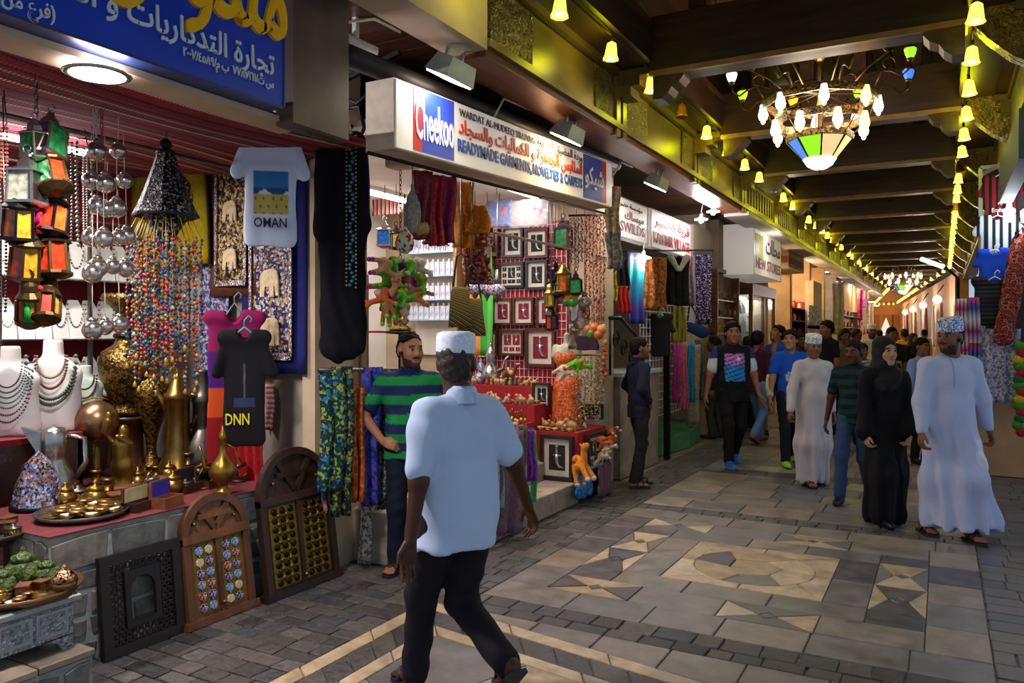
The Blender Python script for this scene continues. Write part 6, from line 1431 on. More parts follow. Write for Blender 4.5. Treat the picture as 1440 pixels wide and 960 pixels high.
# --- lanterns
def lantern_kind(name, n, r, hh, frame, cap='dome'):
    t = thing(name, 'lantern', 'lantern', (0, 0, -7)); b = MB(); zt = 0
    part('ring', MB().tube([(.018 * math.cos(a), 0, -.018 + .018 * math.sin(a)) for a in [2 * math.pi * k / 10 for k in range(10)]], .004, 5, closed=True), frame, t)
    if cap == 'dome': pr = [(.008, -.034), (.02, -.04), (.03, -.06), (r * .8, -.085), (r * 1.15, -.105), (r * 1.1, -.115)]
    else: pr = [(.012, -.034), (.02, -.06), (r * .5, -.075), (r * .55, -.1), (r * 1.2, -.115), (r * 1.2, -.122)]
    part('roof', MB().lathe(pr, n * 2 if n > 4 else n, smooth=False, rot0=math.pi / n), frame, t); z0, z1 = -.118, -.118 - hh; ca = []
    for k in range(n):
        a = 2 * math.pi * (k + .5) / n; a2 = 2 * math.pi * (k + 1.5) / n; p0, p1 = (r * math.cos(a), r * math.sin(a)), (r * math.cos(a2), r * math.sin(a2)); q = 1.08
        b.bar((p0[0], p0[1], z0), (p0[0] * q, p0[1] * q, z1), .009)
        ca.append((p0, p1))
    part('cage', b, frame, t)
    for i, (p0, p1) in enumerate(ca):
        s_ = .93; q = 1.06
        v = [(p0[0] * s_, p0[1] * s_, z0), (p1[0] * s_, p1[1] * s_, z0), (p1[0] * s_ * q, p1[1] * s_ * q, z1), (p0[0] * s_ * q, p0[1] * s_ * q, z1)]; v2 = [(x * .97, y * .97, z) for x, y, z in v]
        part(('pane_a', 'pane_b')[i % 2], MB().add(v + v2, [(3, 2, 1, 0), (4, 5, 6, 7), (0, 1, 5, 4), (1, 2, 6, 5), (2, 3, 7, 6), (3, 0, 4, 7)]), M('glass_red', '#8c2a14', .15, 0, .4, 40), t)
    part('foot', MB().lathe([(r * 1.2, z1), (r * 1.22, z1 - .012), (r * .9, z1 - .02), (r * .5, z1 - .03)], n * 2 if n > 4 else n, smooth=False, rot0=math.pi / n), frame, t)
    kinds[name] = [t, False]; return t
GL = {k: M('lglass_' + k, c, .15, 0, .45, 45) for k, c in (('red', '#9c2c14'), ('amber', '#b8841c'), ('green', '#1c6a34'), ('blue', '#1c4c8c'), ('purple', '#4a1c40'), ('dark', '#1a1412'), ('teal', '#1a7a80'), ('clear', '#8c8c78'), ('orange', '#b0501c'))}
m_dkmet = M('lantern_black', '#171312', .4, .7, .3); m_bz = M('lantern_bronze', '#4e3d20', .4, .85, .35)
lantern_kind('square_lantern', 4, .072, .13, m_silver, 'flat'); lantern_kind('hexagonal_lantern', 6, .06, .12, m_bz); lantern_kind('small_lantern', 6, .04, .075, m_bz); lantern_kind('black_lantern', 6, .06, .11, m_dkmet)
def lan(kd, u, v, X, label, ga, gb, s=1, tilt=0, group='lanterns hanging in clusters', Y=None, frame=None):
    p = at(u, v, X=X, Y=Y); rm = {'pane_a': GL[ga], 'pane_b': GL[gb]}
    if frame: rm.update({k: frame for k in ('ring', 'roof', 'cage', 'foot')})
    o = put(kd, p, rnd.uniform(0, 1), label, group, s, rm); o.rotation_euler.x = tilt; o.rotation_euler.y = tilt * .4
    if Y: part('cord', MB().tube([(0, 0, 0), (0, 0, (3.0 - p.z) / s)], .004, 4), m_tarn, o)
    return o
LN = [('square_lantern', 38, 203, 'dull silver square lantern, upper left of the cluster', 'clear', 'dark', 1.0, 0), ('hexagonal_lantern', 66, 205, 'tilted bronze lantern with red and green glass', 'red', 'green', 1.0, -.5), ('black_lantern', 30, 255, 'black lantern with bright yellow glass', 'amber', 'orange', 1.05, .15), ('black_lantern', 80, 255, 'black lantern with dark red glass', 'red', 'orange', 1.1, -.25),
      ('hexagonal_lantern', 40, 308, 'gold pierced lantern with amber glass, left of a pair', 'amber', 'red', 1.05, .2), ('hexagonal_lantern', 72, 306, 'gold pierced lantern with red glass, right of a pair', 'red', 'red', 1.08, -.15), ('small_lantern', 40, 378, 'small gold lantern at the cluster bottom with orange glass', 'amber', 'red', 1.2, .2), ('small_lantern', 70, 378, 'small gold lantern at the cluster bottom tipped to the right', 'red', 'amber', 1.25, -.4),
      ('square_lantern', 47, 158, 'dark lantern with green glass at the top of the cluster', 'green', 'dark', .75, .1), ('square_lantern', 73, 148, 'dark lantern with purple and green glass at the top of the cluster', 'purple', 'green', 1.0, -.25)]
for kd, u, v, lab, ga, gb, s, tl_ in LN: lan(kd, u, v, -3.5 - (.06 if u > 55 else 0), lab, ga, gb, s, tl_)
def chain(u, v0, v1, X, label, mat=None, sw=0):
    a, c = at(u, v0, X=X), at(u + sw, v1, X=X); b = MB(); n = max(4, int((a - c).length / .03))
    for k in range(n):
        p = a.lerp(c, (k + .5) / n); q = (k % 2) * math.pi / 2; b.tube([(p.x + .008 * math.cos(t_) * math.cos(q), p.y + .008 * math.cos(t_) * math.sin(q), p.z + .019 * math.sin(t_)) for t_ in [2 * math.pi * i / 8 for i in range(8)]], .003, 4, closed=True)
    return solo('hanging_chain', b, mat or m_tarn, label, 'chain')
chain(51, 82, 395, -3.53, 'steel chain from which the coloured lanterns hang'); chain(143, 110, 200, -3.72, 'red painted chain above the silver balls', M('chain_red', '#8a2a34', .5)); chain(133, 125, 205, -3.74, 'pale chain leading to the silver balls', M('chain_white', '#a8a4a0', .5)); chain(233, 125, 205, -3.8, 'steel chain holding the pierced metal lamp')
# tassels in the cluster
for i, (u, v, col) in enumerate(((38, 300, '#1c8a3c'), (55, 300, '#b01c28'), (38, 425, '#1c9a3c'), (56, 405, '#b01c28'), (52, 285, '#a01c5a'))):
    p = at(u, v, X=-3.5); b = MB().ball((0, 0, 0), .014, 8, 6)
    for k in range(9): a = k * .7; b.tube([(0, 0, 0), (.008 * math.cos(a), .008 * math.sin(a), -.03), (.011 * math.cos(a), .011 * math.sin(a), -.09)], .004, 4)
    solo('tassel', b, cloth(col), ['green tassel in the middle of the lantern cluster', 'red tassel in the middle of the lantern cluster', 'green tassel under the small lanterns', 'red tassel under the small lanterns', 'pink tassel below the black lanterns'][i], 'tassel', p)
# silver balls on cords
bk = thing('silver_ball', 'shiny silver bauble hanging on a cord in the ball cluster', 'ornament', (0, 0, -8), 0, 'silver baubles on cords'); part('ball', MB().ball((0, 0, -.06), .046, 16, 10), M('bauble_silver', '#b9b4aa', .18, .95, .3, 20), bk); part('cap', MB().lathe([(.02, -.02), (.022, -.012), (.012, -.004), (.004, 0)], 10), m_tarn, bk); part('cord', MB().tube([(0, 0, 0), (.005, 0, .22)], .002, 4), M('cord_pale', '#b0a890', .8, 0, 0), bk)
kinds['silver_ball'] = [bk, False]; k = 0
SB = ((136, 195), (166, 198), (128, 238), (148, 240), (175, 240), (137, 273), (164, 275), (150, 280), (128, 318), (146, 318), (167, 320), (178, 316), (137, 358), (158, 360), (176, 362), (130, 366), (148, 445), (168, 440), (130, 446))
for (u, v) in SB:
    p = at(u, v, X=-3.74 - .03 * (k % 3)); put('silver_ball', p, k, 'shiny silver bauble, %s from left in the %s row' % (ORD[[q[0] for q in sorted(r for r in SB if abs(r[1] - v) < 11)].index(u)], 'top second third fourth fifth lowest'.split()[[195, 240, 278, 318, 362, 443].index(min([195, 240, 278, 318, 362, 443], key=lambda z: abs(z - v)))]), 'silver baubles on cords', (1.08, .9, 1.0)[k % 3]); k += 1
# pierced bell lamp with beaded strands
p = at(233, 202, X=-3.8); pl_ = thing('pierced_lamp', 'black pierced bell lamp trailing beaded red and blue strands', 'lamp', p)
m_pierce = PAT('pierced_black', ['#0b0b0d', '#0b0b0d', '#0b0b0d', '#141417', '#8a8a84'], 70, 'voronoi', rough=.4, metal=.5, bump=.8)
part('crown', MB().lathe([(.01, .03), (.03, .01), (.035, -.01), (.02, -.03), (.05, -.04), (.055, -.06)], 12), m_iron, pl_); part('bell', MB().lathe([(.05, -.06), (.07, -.13), (.11, -.25), (.15, -.35), (.175, -.40), (.17, -.405), (.13, -.39)], 8, smooth=False, capt=False), m_pierce, pl_); part('rim', MB().lathe([(.165, -.395), (.178, -.40), (.178, -.41), (.165, -.412)], 8, smooth=False, capb=False, capt=False), m_iron, pl_)
part('inner_cone', MB().lathe([(.12, -.40), (.02, -.58), (.001, -.60)], 8, smooth=False), m_pierce, pl_)
cols = ['#9c1c1c', '#1c4a6a', '#7a6a1c', '#2a5a5c', '#b03020', '#24386c', '#8a8a80']; ms_ = [M('beads_' + c[1:], c, .4, 0, 0) for c in cols] + [M('strand_gold', '#a07c20', .5)]
rb = random.Random(4)
for k in range(44):
    r_ = .20 * math.sqrt((k + .5) / 44); a = k * 2.4; x, y = r_ * math.cos(a), r_ * math.sin(a); b = MB(); L = .98 + rb.uniform(-.12, .14) - r_ * .3
    b.tube([(x * .7, y * .7, -.40), (x, y, -.52), (x, y, -L - .3)], .0022, 3, mi=7); z = -.52 - rb.uniform(0, .05)
    while z > -L - .28:
        c0 = rb.choice([0, 0, 1, 1, 3, 2, 4, 5, 6]); s_ = rb.uniform(.009, .017); b.bead((x + rb.uniform(-.006, .006), y + rb.uniform(-.006, .006), z), s_, mi=c0); z -= s_ * rb.uniform(1.6, 2.6)
    b.lathe([(.012, z - .03), (.008, z - .01), (.002, z)], 6, (x, y, 0), mi=7)
    part('bead_strand', b, ms_, pl_)
# bead necklaces hanging from the ceiling rail
def beadloop(u0, u1, v0, v1, X, col, r, label):
    a, c = at(u0, v0, X=X), at(u1, v0, X=X); lo = at((u0 + u1) / 2, v1, X=X); H = a.z - lo.z; W = (c - a).length; t = thing('bead_necklace', label, 'necklace', (a + c) / 2, .9); b = MB(); n = int(2 * H / (2 * r)); d = Vector((math.cos(0), 0, 0))
    for k in range(n):
        f = k / n; s_ = 2 * f if f < .5 else 2 - 2 * f; x = (W / 2) * (1 if f < .5 else -1) * (1 - .25 * s_ ** 6); b.bead((x, .0, -H * s_), r)
    part('beads', b, M('beads_' + col[1:], col, .3, 0, 0), t); part('hook', MB().tube([(0, 0, max(.05, 2.66 - a.z)), (.01, 0, .02), (0, 0, .0), (-W / 2, 0, 0), (W / 2, 0, 0)], .003, 4), m_tarn, t)
for a in ((2, 9, 180, 285, -3.6, '#c06a4c', .009, 'coral red bead necklace at the far left'), (75, 92, 192, 345, -3.99, '#3c443c', .011, 'dark grey green bead necklace behind the lanterns'), (88, 100, 200, 345, -4.0, '#4a5048', .009, 'slim charcoal bead necklace next to the lanterns'), (110, 128, 195, 350, -3.95, '#5a7a58', .012, 'sage green bead necklace left of the silver balls'), (34, 48, 180, 300, -4.0, '#b03038', .010, 'red bead necklace behind the lantern cluster'), (118, 122, 210, 330, -4.0, '#a8a89c', .007, 'pale slender bead chain by the silver balls'), (0, 8, 330, 440, -3.7, '#14141a', .008, 'black bead necklace at the left edge')): beadloop(*a)
solo('hanging_rail', MB().tube([(-4.0, .6, 2.66), (-4.0, 3.9, 2.66)], .014, 8), m_tarn, 'metal rail under the red woven ceiling', 'rail')
solo('hanging_rail', MB().bar((-5.3, 3.80, 2.92), (-3.7, 3.80, 2.92), .06, .10), m_dkwood, 'dark wooden rail carrying the embroidered hangings', 'rail')
# ================================================================== SHOP TWO: the long sign, textiles, framed daggers, red display
# --- long sign
SX = -2.8; a0, a1 = at(556, 108, X=SX), at(861, 230, X=SX); b0, b1 = at(553, 207, X=SX), at(856, 290, X=SX)
ls = thing('shop_sign', 'long white shop sign reading Cheekoo with red and blue lettering', 'sign', (SX, 0, 0))
y0, y1 = a0.y, a1.y; zt0, zt1, zb0, zb1 = a0.z, a1.z, b0.z, b1.z
def sz(y, f): k = (y - y0) / (y1 - y0); lo = zb0 + (zb1 - zb0) * k; hi = zt0 + (zt1 - zt0) * k; return lo + (hi - lo) * f
def slabq(ya, yb, f0, f1, x0, x1):
    v = [(x, y, sz(y, f)) for x in (x0, x1) for (y, f) in ((ya, f0), (yb, f0), (yb, f1), (ya, f1))]
    return MB().add(v, [(3, 2, 1, 0), (4, 5, 6, 7), (0, 1, 5, 4), (1, 2, 6, 5), (2, 3, 7, 6), (3, 0, 4, 7)])
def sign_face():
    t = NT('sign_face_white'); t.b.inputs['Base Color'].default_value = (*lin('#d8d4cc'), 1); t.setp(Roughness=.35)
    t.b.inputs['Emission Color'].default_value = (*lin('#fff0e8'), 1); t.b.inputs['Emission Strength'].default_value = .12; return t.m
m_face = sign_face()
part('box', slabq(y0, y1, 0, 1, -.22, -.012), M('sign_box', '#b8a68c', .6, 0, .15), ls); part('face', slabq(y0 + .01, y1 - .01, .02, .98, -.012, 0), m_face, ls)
m_red = M('sign_red', '#b81c20', .4, 0, .05); m_blu = M('sign_royal', '#1a3aa8', .4, 0, .05)
yy = lambda u, v=200: at(u, v, X=SX).y
part('panel', slabq(yy(581), yy(593), .05, .97, 0, .004), m_red, ls, label='red end panel'); part('panel', slabq(yy(593), yy(638), .05, .97, 0, .004), m_blu, ls, label='blue panel behind the white name')
part('panel', slabq(yy(820, 260), yy(846, 260), .05, .97, 0, .004), m_blu, ls, label='blue panel at the far end'); part('panel', slabq(yy(846, 260), yy(852, 260), .05, .97, 0, .004), m_red, ls, label='red strip at the far end')
slope = math.atan2(zb1 - zb0, y1 - y0)
def stxt(body, u0, u1, f0, f1, mat, bold=0, ar=False, dx=.006):
    ya, yb = yy(u0, 220), yy(u1, 220); ym = (ya + yb) / 2; lo, hi = sz(ym, f0), sz(ym, f1)
    o = text(arabic(body) if ar else body, yb - ya, hi - lo, mat, ls, .003, bold, loc=(dx, ym, (lo + hi) / 2)); o.rotation_euler = (Matrix.Rotation(slope, 3, 'X') @ Matrix(((0, 0, 1), (1, 0, 0), (0, 1, 0)))).to_euler()
m_brn = M('ink_brown', '#4c4048', .5, 0, 0); m_or = M('ink_red', '#d03a18', .5, 0, 0); m_bl = M('ink_blue', '#1c4c9c', .5, 0, 0)
stxt('Cheekoo', 583, 637, .22, .80, M('ink_white', '#e6e2e2', .4, 0, 0), .01)
stxt('WARDAT AL-MUDEEQ TRADING', 645, 752, .76, .90, m_brn, .0); stxt('وردة المضيق للتجارة', 756, 818, .72, .95, m_brn, .0, True); stxt('الملابس الجاهزة و الكماليات والسجاد', 644, 818, .43, .74, m_or, .025, True)
stxt('READYMADE GARMENTS, NOVELTIES & CARPETS', 643, 818, .18, .42, m_bl, .03); stxt('شيكو', 822, 848, .25, .75, M('ink_white', '#e6e2e2'), .02, True)
solo('sign_canopy', MB().tube([(SX - .16, y0 - .25, sz(y0 - .25, 1) + .09), (SX - .10, y1 + .35, sz(y1 + .35, 1) + .05)], .065, 10), M('pipe_dark', '#2c2420', .5, .2, .3, 4), 'long dark round beam running along the top of the long sign', 'beam')
solo('hanging_rail', MB().tube([(SX - .12, y0 - .1, zb0 - .035), (SX - .12, y1 + .1, zb1 - .035)], .012, 8), m_iron, 'thin black rail under the long shop sign', 'rail')
# --- shop ceiling panel with strip lights
struct('ceiling', MB().box(-5.9, -3.05, 4.2, 7.5, 3.02, 3.06), m_white)
for i, (x, y) in enumerate(((-3.6, 5.0), (-3.6, 6.5), (-4.9, 5.0), (-4.9, 6.5))):
    t = thing('strip_light', ['bright strip light at the shop front left of the textiles', 'bright strip light above the plastic wrapped shirts', 'strip light deep in the gift shop on the left', 'strip light deep in the gift shop above the shelves'][i], 'light', (x, y, 2.99))
    part('fitting', MB().box(-.06, .06, -.6, .6, 0, .03), m_white, t); part('tube', MB().tube([(0, -.57, -.02), (0, .57, -.02)], .022, 8), EM('strip_glow', '#fff6fa', 10), t); lamp('AREA', t, (0, 0, -.05), 17, '#fff4f6', .12, 1.1)
# --- side wall: red board with white wire grid, framed daggers
YW = 7.49; RX0, RX1 = at(655, 300, Y=YW).x, at(800, 300, Y=YW).x
rw = thing('display_board', 'red display board with white wire grid', 'board', (0, YW, 0)); part('board', MB().box(RX0, RX1, -.05, -.01, .4, 2.78), M('board_red', '#a00c1c', .7, 0, .12, 6), rw); b = MB()
for k in range(24): x = RX0 + (RX1 - RX0) * k / 23; part('wire', MB().bar((x, -.06, .4), (x, -.06, 2.75), .007), M('wire_white', '#d0c8c8', .4), rw)
for k in range(28): z = .45 + k * .085; part('wire', MB().bar((RX0, -.066, z), (RX1, -.066, z), .007), M('wire_white', '#d0c8c8'), rw)
m_frB = WOOD('frame_black', '#14161c', '#22262e', .35, 3); m_frN = WOOD('frame_brown', '#3c1c14', '#5a2c1e', .35, 3); m_matb = M('mount_cream', '#c8c0ac', .8, 0, .04); m_bkR = M('back_maroon', '#7a1428', .9, 0, .1); m_bkB = M('back_black', '#1c1c20', .9, 0, .1)
def dagger(b, cx, cz, s, mi=0, flip=1):
    f = lambda x, z: (cx + flip * x * s, -.022, cz + z * s)
    b.tube([f(0, .42), f(0, .36), f(-.02, .28), f(0, .2), f(.0, .12)], [.07 * s, .045 * s, .04 * s, .05 * s, .07 * s], 7, mi); b.tube([f(.0, .12), f(.0, -.05), f(.02, -.2), f(.1, -.32), f(.24, -.34)], [.075 * s, .07 * s, .062 * s, .05 * s, .025 * s], 7, mi); b.tube([f(-.16, .08), f(.16, .08)], .03 * s, 6, mi)
def frame(label, loc, w, h, wood, back, layout='one', rz=0, rot=None, sink=.0):
    t = thing('picture_frame', label, 'picture frame', loc, rz, 'framed daggers of the gift shop'); fw = min(w, h) * .10
    if rot: t.rotation_euler = rot
    for (x0, x1, z0, z1) in ((-w / 2, w / 2, h / 2 - fw, h / 2), (-w / 2, w / 2, -h / 2, -h / 2 + fw), (-w / 2, -w / 2 + fw, -h / 2 + fw, h / 2 - fw), (w / 2 - fw, w / 2, -h / 2 + fw, h / 2 - fw)): part('frame_bar', MB().box(x0, x1, -.045, 0, z0, z1), wood, t)
    part('mount', MB().box(-w / 2 + fw, w / 2 - fw, -.018, -.004, -h / 2 + fw, h / 2 - fw), m_matb, t); iw, ih = w - 2 * fw, h - 2 * fw
    if layout == 'one': wins = [(0, 0, iw * .62, ih * .68)]
    elif layout == 'many': wins = [(0, .12 * ih, iw * .34, ih * .5)] + [(sx_ * iw * .34, ih * q, iw * .18, ih * .2) for sx_ in (-1, 1) for q in (.3, .0, -.3)] + [(0, -ih * .3, iw * .36, ih * .18)]
    else: wins = [(-iw * .22, ih * .14, iw * .36, ih * .48), (iw * .22, ih * .14, iw * .36, ih * .48), (-iw * .3, -ih * .3, iw * .2, ih * .2), (0, -ih * .3, iw * .24, ih * .2), (iw * .3, -ih * .3, iw * .2, ih * .2)]
    for i, (cx, cz, ww, hh) in enumerate(wins):
        o = part('backing', MB().box(cx - ww / 2, cx + ww / 2, -.021, -.018, cz - hh / 2, cz + hh / 2), back, t); b = MB(); dagger(b, cx, cz, min(ww * 1.5, hh) * 1.15, flip=1 if i % 2 == 0 else -1); part('dagger', b, M('dagger_silver', '#b0aca8', .3, .75, .25, 30), o)
    return t
FR = [(715, 336, 748, 1, 1, 'one', 'black frame with silver dagger, upper row middle'), (748, 320, 768, 0, 0, 'one', '')]
rows = [  # u0,u1,v0,v1,wood,back,layout,label
 (686, 702, 322, 362, 'N', 'R', 'one', 'half hidden brown frame at the left of the upper frame row'), (708, 737, 319, 362, 'B', 'B', 'one', 'black frame with dagger on black, upper row'), (740, 772, 321, 363, 'N', 'B', 'one', 'brown frame with dagger on black, upper row right'),
 (676, 700, 371, 405, 'N', 'R', 'one', 'brown frame with red backing behind the glass lamps'), (703, 738, 369, 405, 'B', 'B', 'many', 'black frame holding nine small windows'), (741, 771, 366, 407, 'B', 'B', 'one', 'black frame with grey dagger right of the nine windowed one'),
 (672, 692, 420, 459, 'N', 'R', 'one', 'brown frame left of the third row over the man\'s cap'), (694, 722, 419, 457, 'N', 'R', 'one', 'brown frame with tilted dagger on red, third row'), (723, 752, 418, 457, 'N', 'R', 'one', 'brown frame with upright dagger on red, third row'), (756, 784, 417, 457, 'N', 'R', 'one', 'brown frame partly behind hanging lanterns, third row right'),
 (672, 702, 462, 500, 'N', 'R', 'one', 'brown frame behind the silver coffee pots'), (704, 738, 464, 500, 'N', 'R', 'four', 'brown frame with several small windows, bottom row'), (740, 782, 461, 516, 'N', 'R', 'one', 'large brown frame with tall dagger on red, bottom row')]
for u0, u1, v0, v1, wd, bk_, lay, lab in rows:
    c = at((u0 + u1) / 2, (v0 + v1) / 2, Y=YW - .075); d = -_s * c.x + _c * c.y; x0_, x1_ = at(u0, v0, Y=YW - .075).x, at(u1, v0, Y=YW - .075).x
    frame(lab, c, x1_ - x0_, d * (v1 - v0) / FPX, m_frN if wd == 'N' else m_frB, m_bkR if bk_ == 'R' else m_bkB, lay)
# --- perfume and trinket shelves left of the red board
p0, p1 = at(585, 440, Y=YW - .02), at(652, 330, Y=YW - .02); sh_ = thing('wall_shelf', 'white wall shelf with rows of small pale boxes', 'shelf', (0, YW - .02, 0))
part('back', MB().box(p0.x, p1.x, -.02, 0, 1.35, 2.75), m_white, sh_)
zs = [at(620, v, Y=YW - .1).z for v in (448, 420, 387, 354)]
for z in zs: part('shelf', MB().box(p0.x, p1.x, -.2, -.02, z - .02, z - .005), M('shelf_blue', '#a8bccc', .3), sh_)
part('side', MB().box(p1.x, p1.x + .05, -.22, 0, 1.3, 2.75), WOOD('shelf_side', '#8a6a3c', '#a88450', .5), sh_)
pk = thing('perfume_box', 'small white packet standing on the pale wall shelf', 'packet', (0, 0, -9), 0, 'white packets on the wall shelf'); part('box', MB().bbox((0, 0, .075), (.06, .05, .15), .004), M('packet_white', '#c8ccd4', .4, 0, .1, 30), pk); part('label', MB().cbox((0, -.026, .06), (.045, .002, .05)), PAT('packet_print', ['#8a9cc0', '#c8ccd4', '#b08a94', '#c8ccd4'], 60), pk); part('cap', MB().lathe([(.014, .15), (.014, .17), (.004, .19)], 8), m_white, pk); kinds['perfume_box'] = [pk, False]
for z in zs:
    n = 9
    for k in range(n): put('perfume_box', (p0.x + (p1.x - p0.x) * (k + .5) / n, YW - .15, z - .005), rnd.uniform(-.15, .15), 'small white packet, %s from left on the %s pale shelf' % (ORD[k], ('lowest', 'second', 'third', 'top')[zs.index(z)]), 'white packets on the wall shelf')
solo('cloth_banner', strip(.30, 1.3, None, 2, .01), PAT('green_orange', ['#3c9c3c', '#58b848', '#c87a2c', '#d0883c'], .9, 'x', const=True), 'green and orange cloth hanging beside the pale shelf', 'cloth', at(676, 345, Y=YW - .2) + Vector((0, 0, .1)))
hang('cloth_banner', 'red striped woven band high in the gift shop', 'cloth', 524, 565, 270, 302, PAT('woven_band', ['#8c1c24', '#c8b8a8', '#8c1c24', '#1a1214', '#a82c30', '#c8b8a8'], 6, 'x'), Y=6.6, folds=1, amp=.004)
# inner furniture: glass counter and shelf on the left
gcn = thing('glass_counter', 'lit glass counter inside the gift shop', 'counter', (0, 0, .37)); part('base', MB().box(-5.6, -4.75, 5.6, 6.6, 0, .35), m_mdwood, gcn); part('glass_case', MB().box(-5.58, -4.77, 5.62, 6.58, .35, .75), M('case_glass', '#bccad0', .1, 0, 0, alpha=.55), gcn); part('top_frame', MB().box(-5.6, -4.75, 5.6, 6.6, .75, .78), m_tarn, gcn)
lsf = thing('side_shelf', 'tall narrow shelf with lanterns at the gift shop entrance', 'shelf', (0, 0, 0))
for k in range(3): part('board', MB().box(-5.2, -4.75, 5.75, 6.35, 1.15 + k * .45, 1.17 + k * .45), m_velvet, lsf)
for (x, y) in ((-5.19, 5.76), (-4.76, 5.76), (-5.19, 6.34), (-4.76, 6.34)): part('post', MB().box(x - .012, x + .012, y - .012, y + .012, 1.151, 2.2), m_tarn, lsf)
# --- hanging textiles at the front of the shop (X about -3.2)
HT = [('deep red patterned scarf, leftmost under the long sign', 580, 608, 240, 348, ['#6a1820', '#7c2028', '#5a141a', '#8c3434'], 50, 2, .05), ('crimson damask scarf under the long sign', 600, 622, 246, 346, ['#8c1020', '#9c1828', '#a83438'], 26, 2, 0), ('maroon and purple gradient scarf', 615, 641, 248, 342, ['#6c1234', '#7a1a3c', '#4c1634'], 8, 2, 0), ('orange fringed scarf tied on a hanger', 638, 668, 256, 360, ['#b8700c', '#c47c14', '#a8640c'], 12, 2, .06)]
for lab, u0, u1, v0, v1, cols, sc_, fo, fg_ in HT: hang('scarf', lab, 'scarf', u0, u1, v0, v1, PAT('silk_' + cols[0][1:], cols, sc_ * 2, 'voronoi' if sc_ > 20 else 'noise', rough=.6), X=-3.05, folds=fo, amp=.03, rz=YAW + .3, fringe=fg_ or None, group='scarves under the long sign')
hang('scarf', 'orange and white embroidered dance scarf hanging in a point', 'scarf', 652, 692, 318, 400, PAT('ikat_orange', ['#8c3a14', '#a84818', '#c8b8a0', '#7a2c10', '#2c1a10'], 30), X=-3.0, folds=2, amp=.03, rz=YAW + .2, taper=1.0)
co_ = at(668, 290, X=-2.98); cb = thing('coin_belt', 'gold coin belt wrapped on an orange hip scarf', 'belt', co_, YAW + .2)
part('cloth', strip(.17, .2, None, 2, .03, thick=.03), cloth('#a85a0c'), cb); b = MB()
for r in range(6):
    for k in range(14): b.lathe([(.008, 0), (.008, .002)], 6, (-.085 + k * .013, -.045 - .02 * math.sin(math.pi * k / 13), -.04 - r * .03 - .012 * math.sin(math.pi * k / 13)))
part('coins', b, m_gold, cb).__setitem__('kind', 'stuff')
hang('shoulder_bag', 'black and red embroidered pouch bag hanging low', 'bag', 656, 678, 352, 392, PAT('pouch', ['#140c0c', '#6a1c18', '#1c1010', '#8a4a2c'], 30), X=-3.02, folds=1, amp=.02, rz=YAW, thick=.04)
hang('straw_hat', 'maroon tasselled cloth hanging behind the crimson scarf', 'cloth', 596, 632, 338, 352, cloth('#6c1428'), X=-3.2, folds=4, amp=.02, rz=YAW + .3, fringe=.04)
# plastic wrapped shirts
for i, (u0, u1, col, lab) in enumerate(((684, 722, '#4c5c98', 'blue shirt folded in a clear plastic bag'), (719, 774, '#8a7464', 'beige shirt folded in a clear plastic bag'))):
    p, q = at(u0, 283, Y=6.9), at(u1, 318, Y=6.9); t = thing('wrapped_shirt', lab, 'shirt', ((p.x + q.x) / 2, 6.9, q.z)); w, h = q.x - p.x, p.z - q.z
    part('shirt', MB().bbox((0, 0, h / 2), (w * .94, .05, h * .94), .015), cloth(col), t); part('wrapper', MB().grid(lambda a, c: ((a - .5) * w, -.035 - .012 * math.sin(a * 23 + c * 9) * math.sin(c * 17), h * c), 24, 14, thick=.002), M('clear_plastic', '#aab0bc', .15, 0, 0, alpha=.15), t); part('print', MB().box(w * .1, w * .3, -.029, -.026, h * .45, h * .7), M('print_red', '#b03040', .6, 0, 0), t)
    part('cord', MB().tube([(0, 0, h * .95), (0, .0, 3.02 - q.z)], .004, 4), m_iron, t)
# plush camels and dolls
def camel_kind():
    P = [E((0, 0, 0), (.075, .05, .055)), E((.0, 0, .06), (.035, .035, .035), .03), C((.06, 0, .02), (.11, 0, .10), .03, .025, .02), E((.135, 0, .115), (.04, .026, .026), .02), E((.11, .022, .14), (.01, .008, .018), .008), E((.11, -.022, .14), (.01, .008, .018), .008)]
    for sx_ in (-1, 1):
        for sy in (-1, 1): P.append(C((sx_ * .045, sy * .028, -.03), (sx_ * .06, sy * .035, -.12), .02, .022, .02))
    t = thing('plush_camel', 'plush', 'plush toy', (0, 0, -9)); part('plush', sdf_mesh('plush', P, .0105, M('plush_tan', '#9c6a34', .95, 0, .3, 60, .5)), None, t); 
    for sy in (-1, 1): part('eye', MB().ball((.15, sy * .02, .125), .005, 6, 4), M('bead_black', '#060606', .2, 0, 0), t)
    for sx_ in (-1, 1):
        for sy in (-1, 1): part('foot', MB().ball((sx_ * .062, sy * .036, -.13), .024, 8, 5), M('plush_cream', '#c8a884', .95), t)
    part('saddle', MB().lathe([(.05, .035), (.046, .06), (.03, .085)], 10, sx=.8, sy=1.05), M('saddle_red', '#8c1c1c', .9), t); kinds['plush_camel'] = [t, False]
camel_kind()
pc_ = {c: M('plush_' + c[1:], c, .95, 0, .25, 60, .5) for c in ('#5aa81c', '#8c1c7c', '#a87a4c', '#c87a1c', '#c8b8a0', '#1c5a8c', '#7a4c24', '#b8561c')}
cl = ['#a87a4c', '#5aa81c', '#8c1c7c', '#5aa81c', '#c8b8a0', '#5aa81c', '#a87a4c', '#7a4c24', '#8c1c7c', '#5aa81c', '#b8561c', '#c8b8a0', '#5aa81c', '#a87a4c', '#c87a1c', '#7a4c24', '#5aa81c', '#c8b8a0']
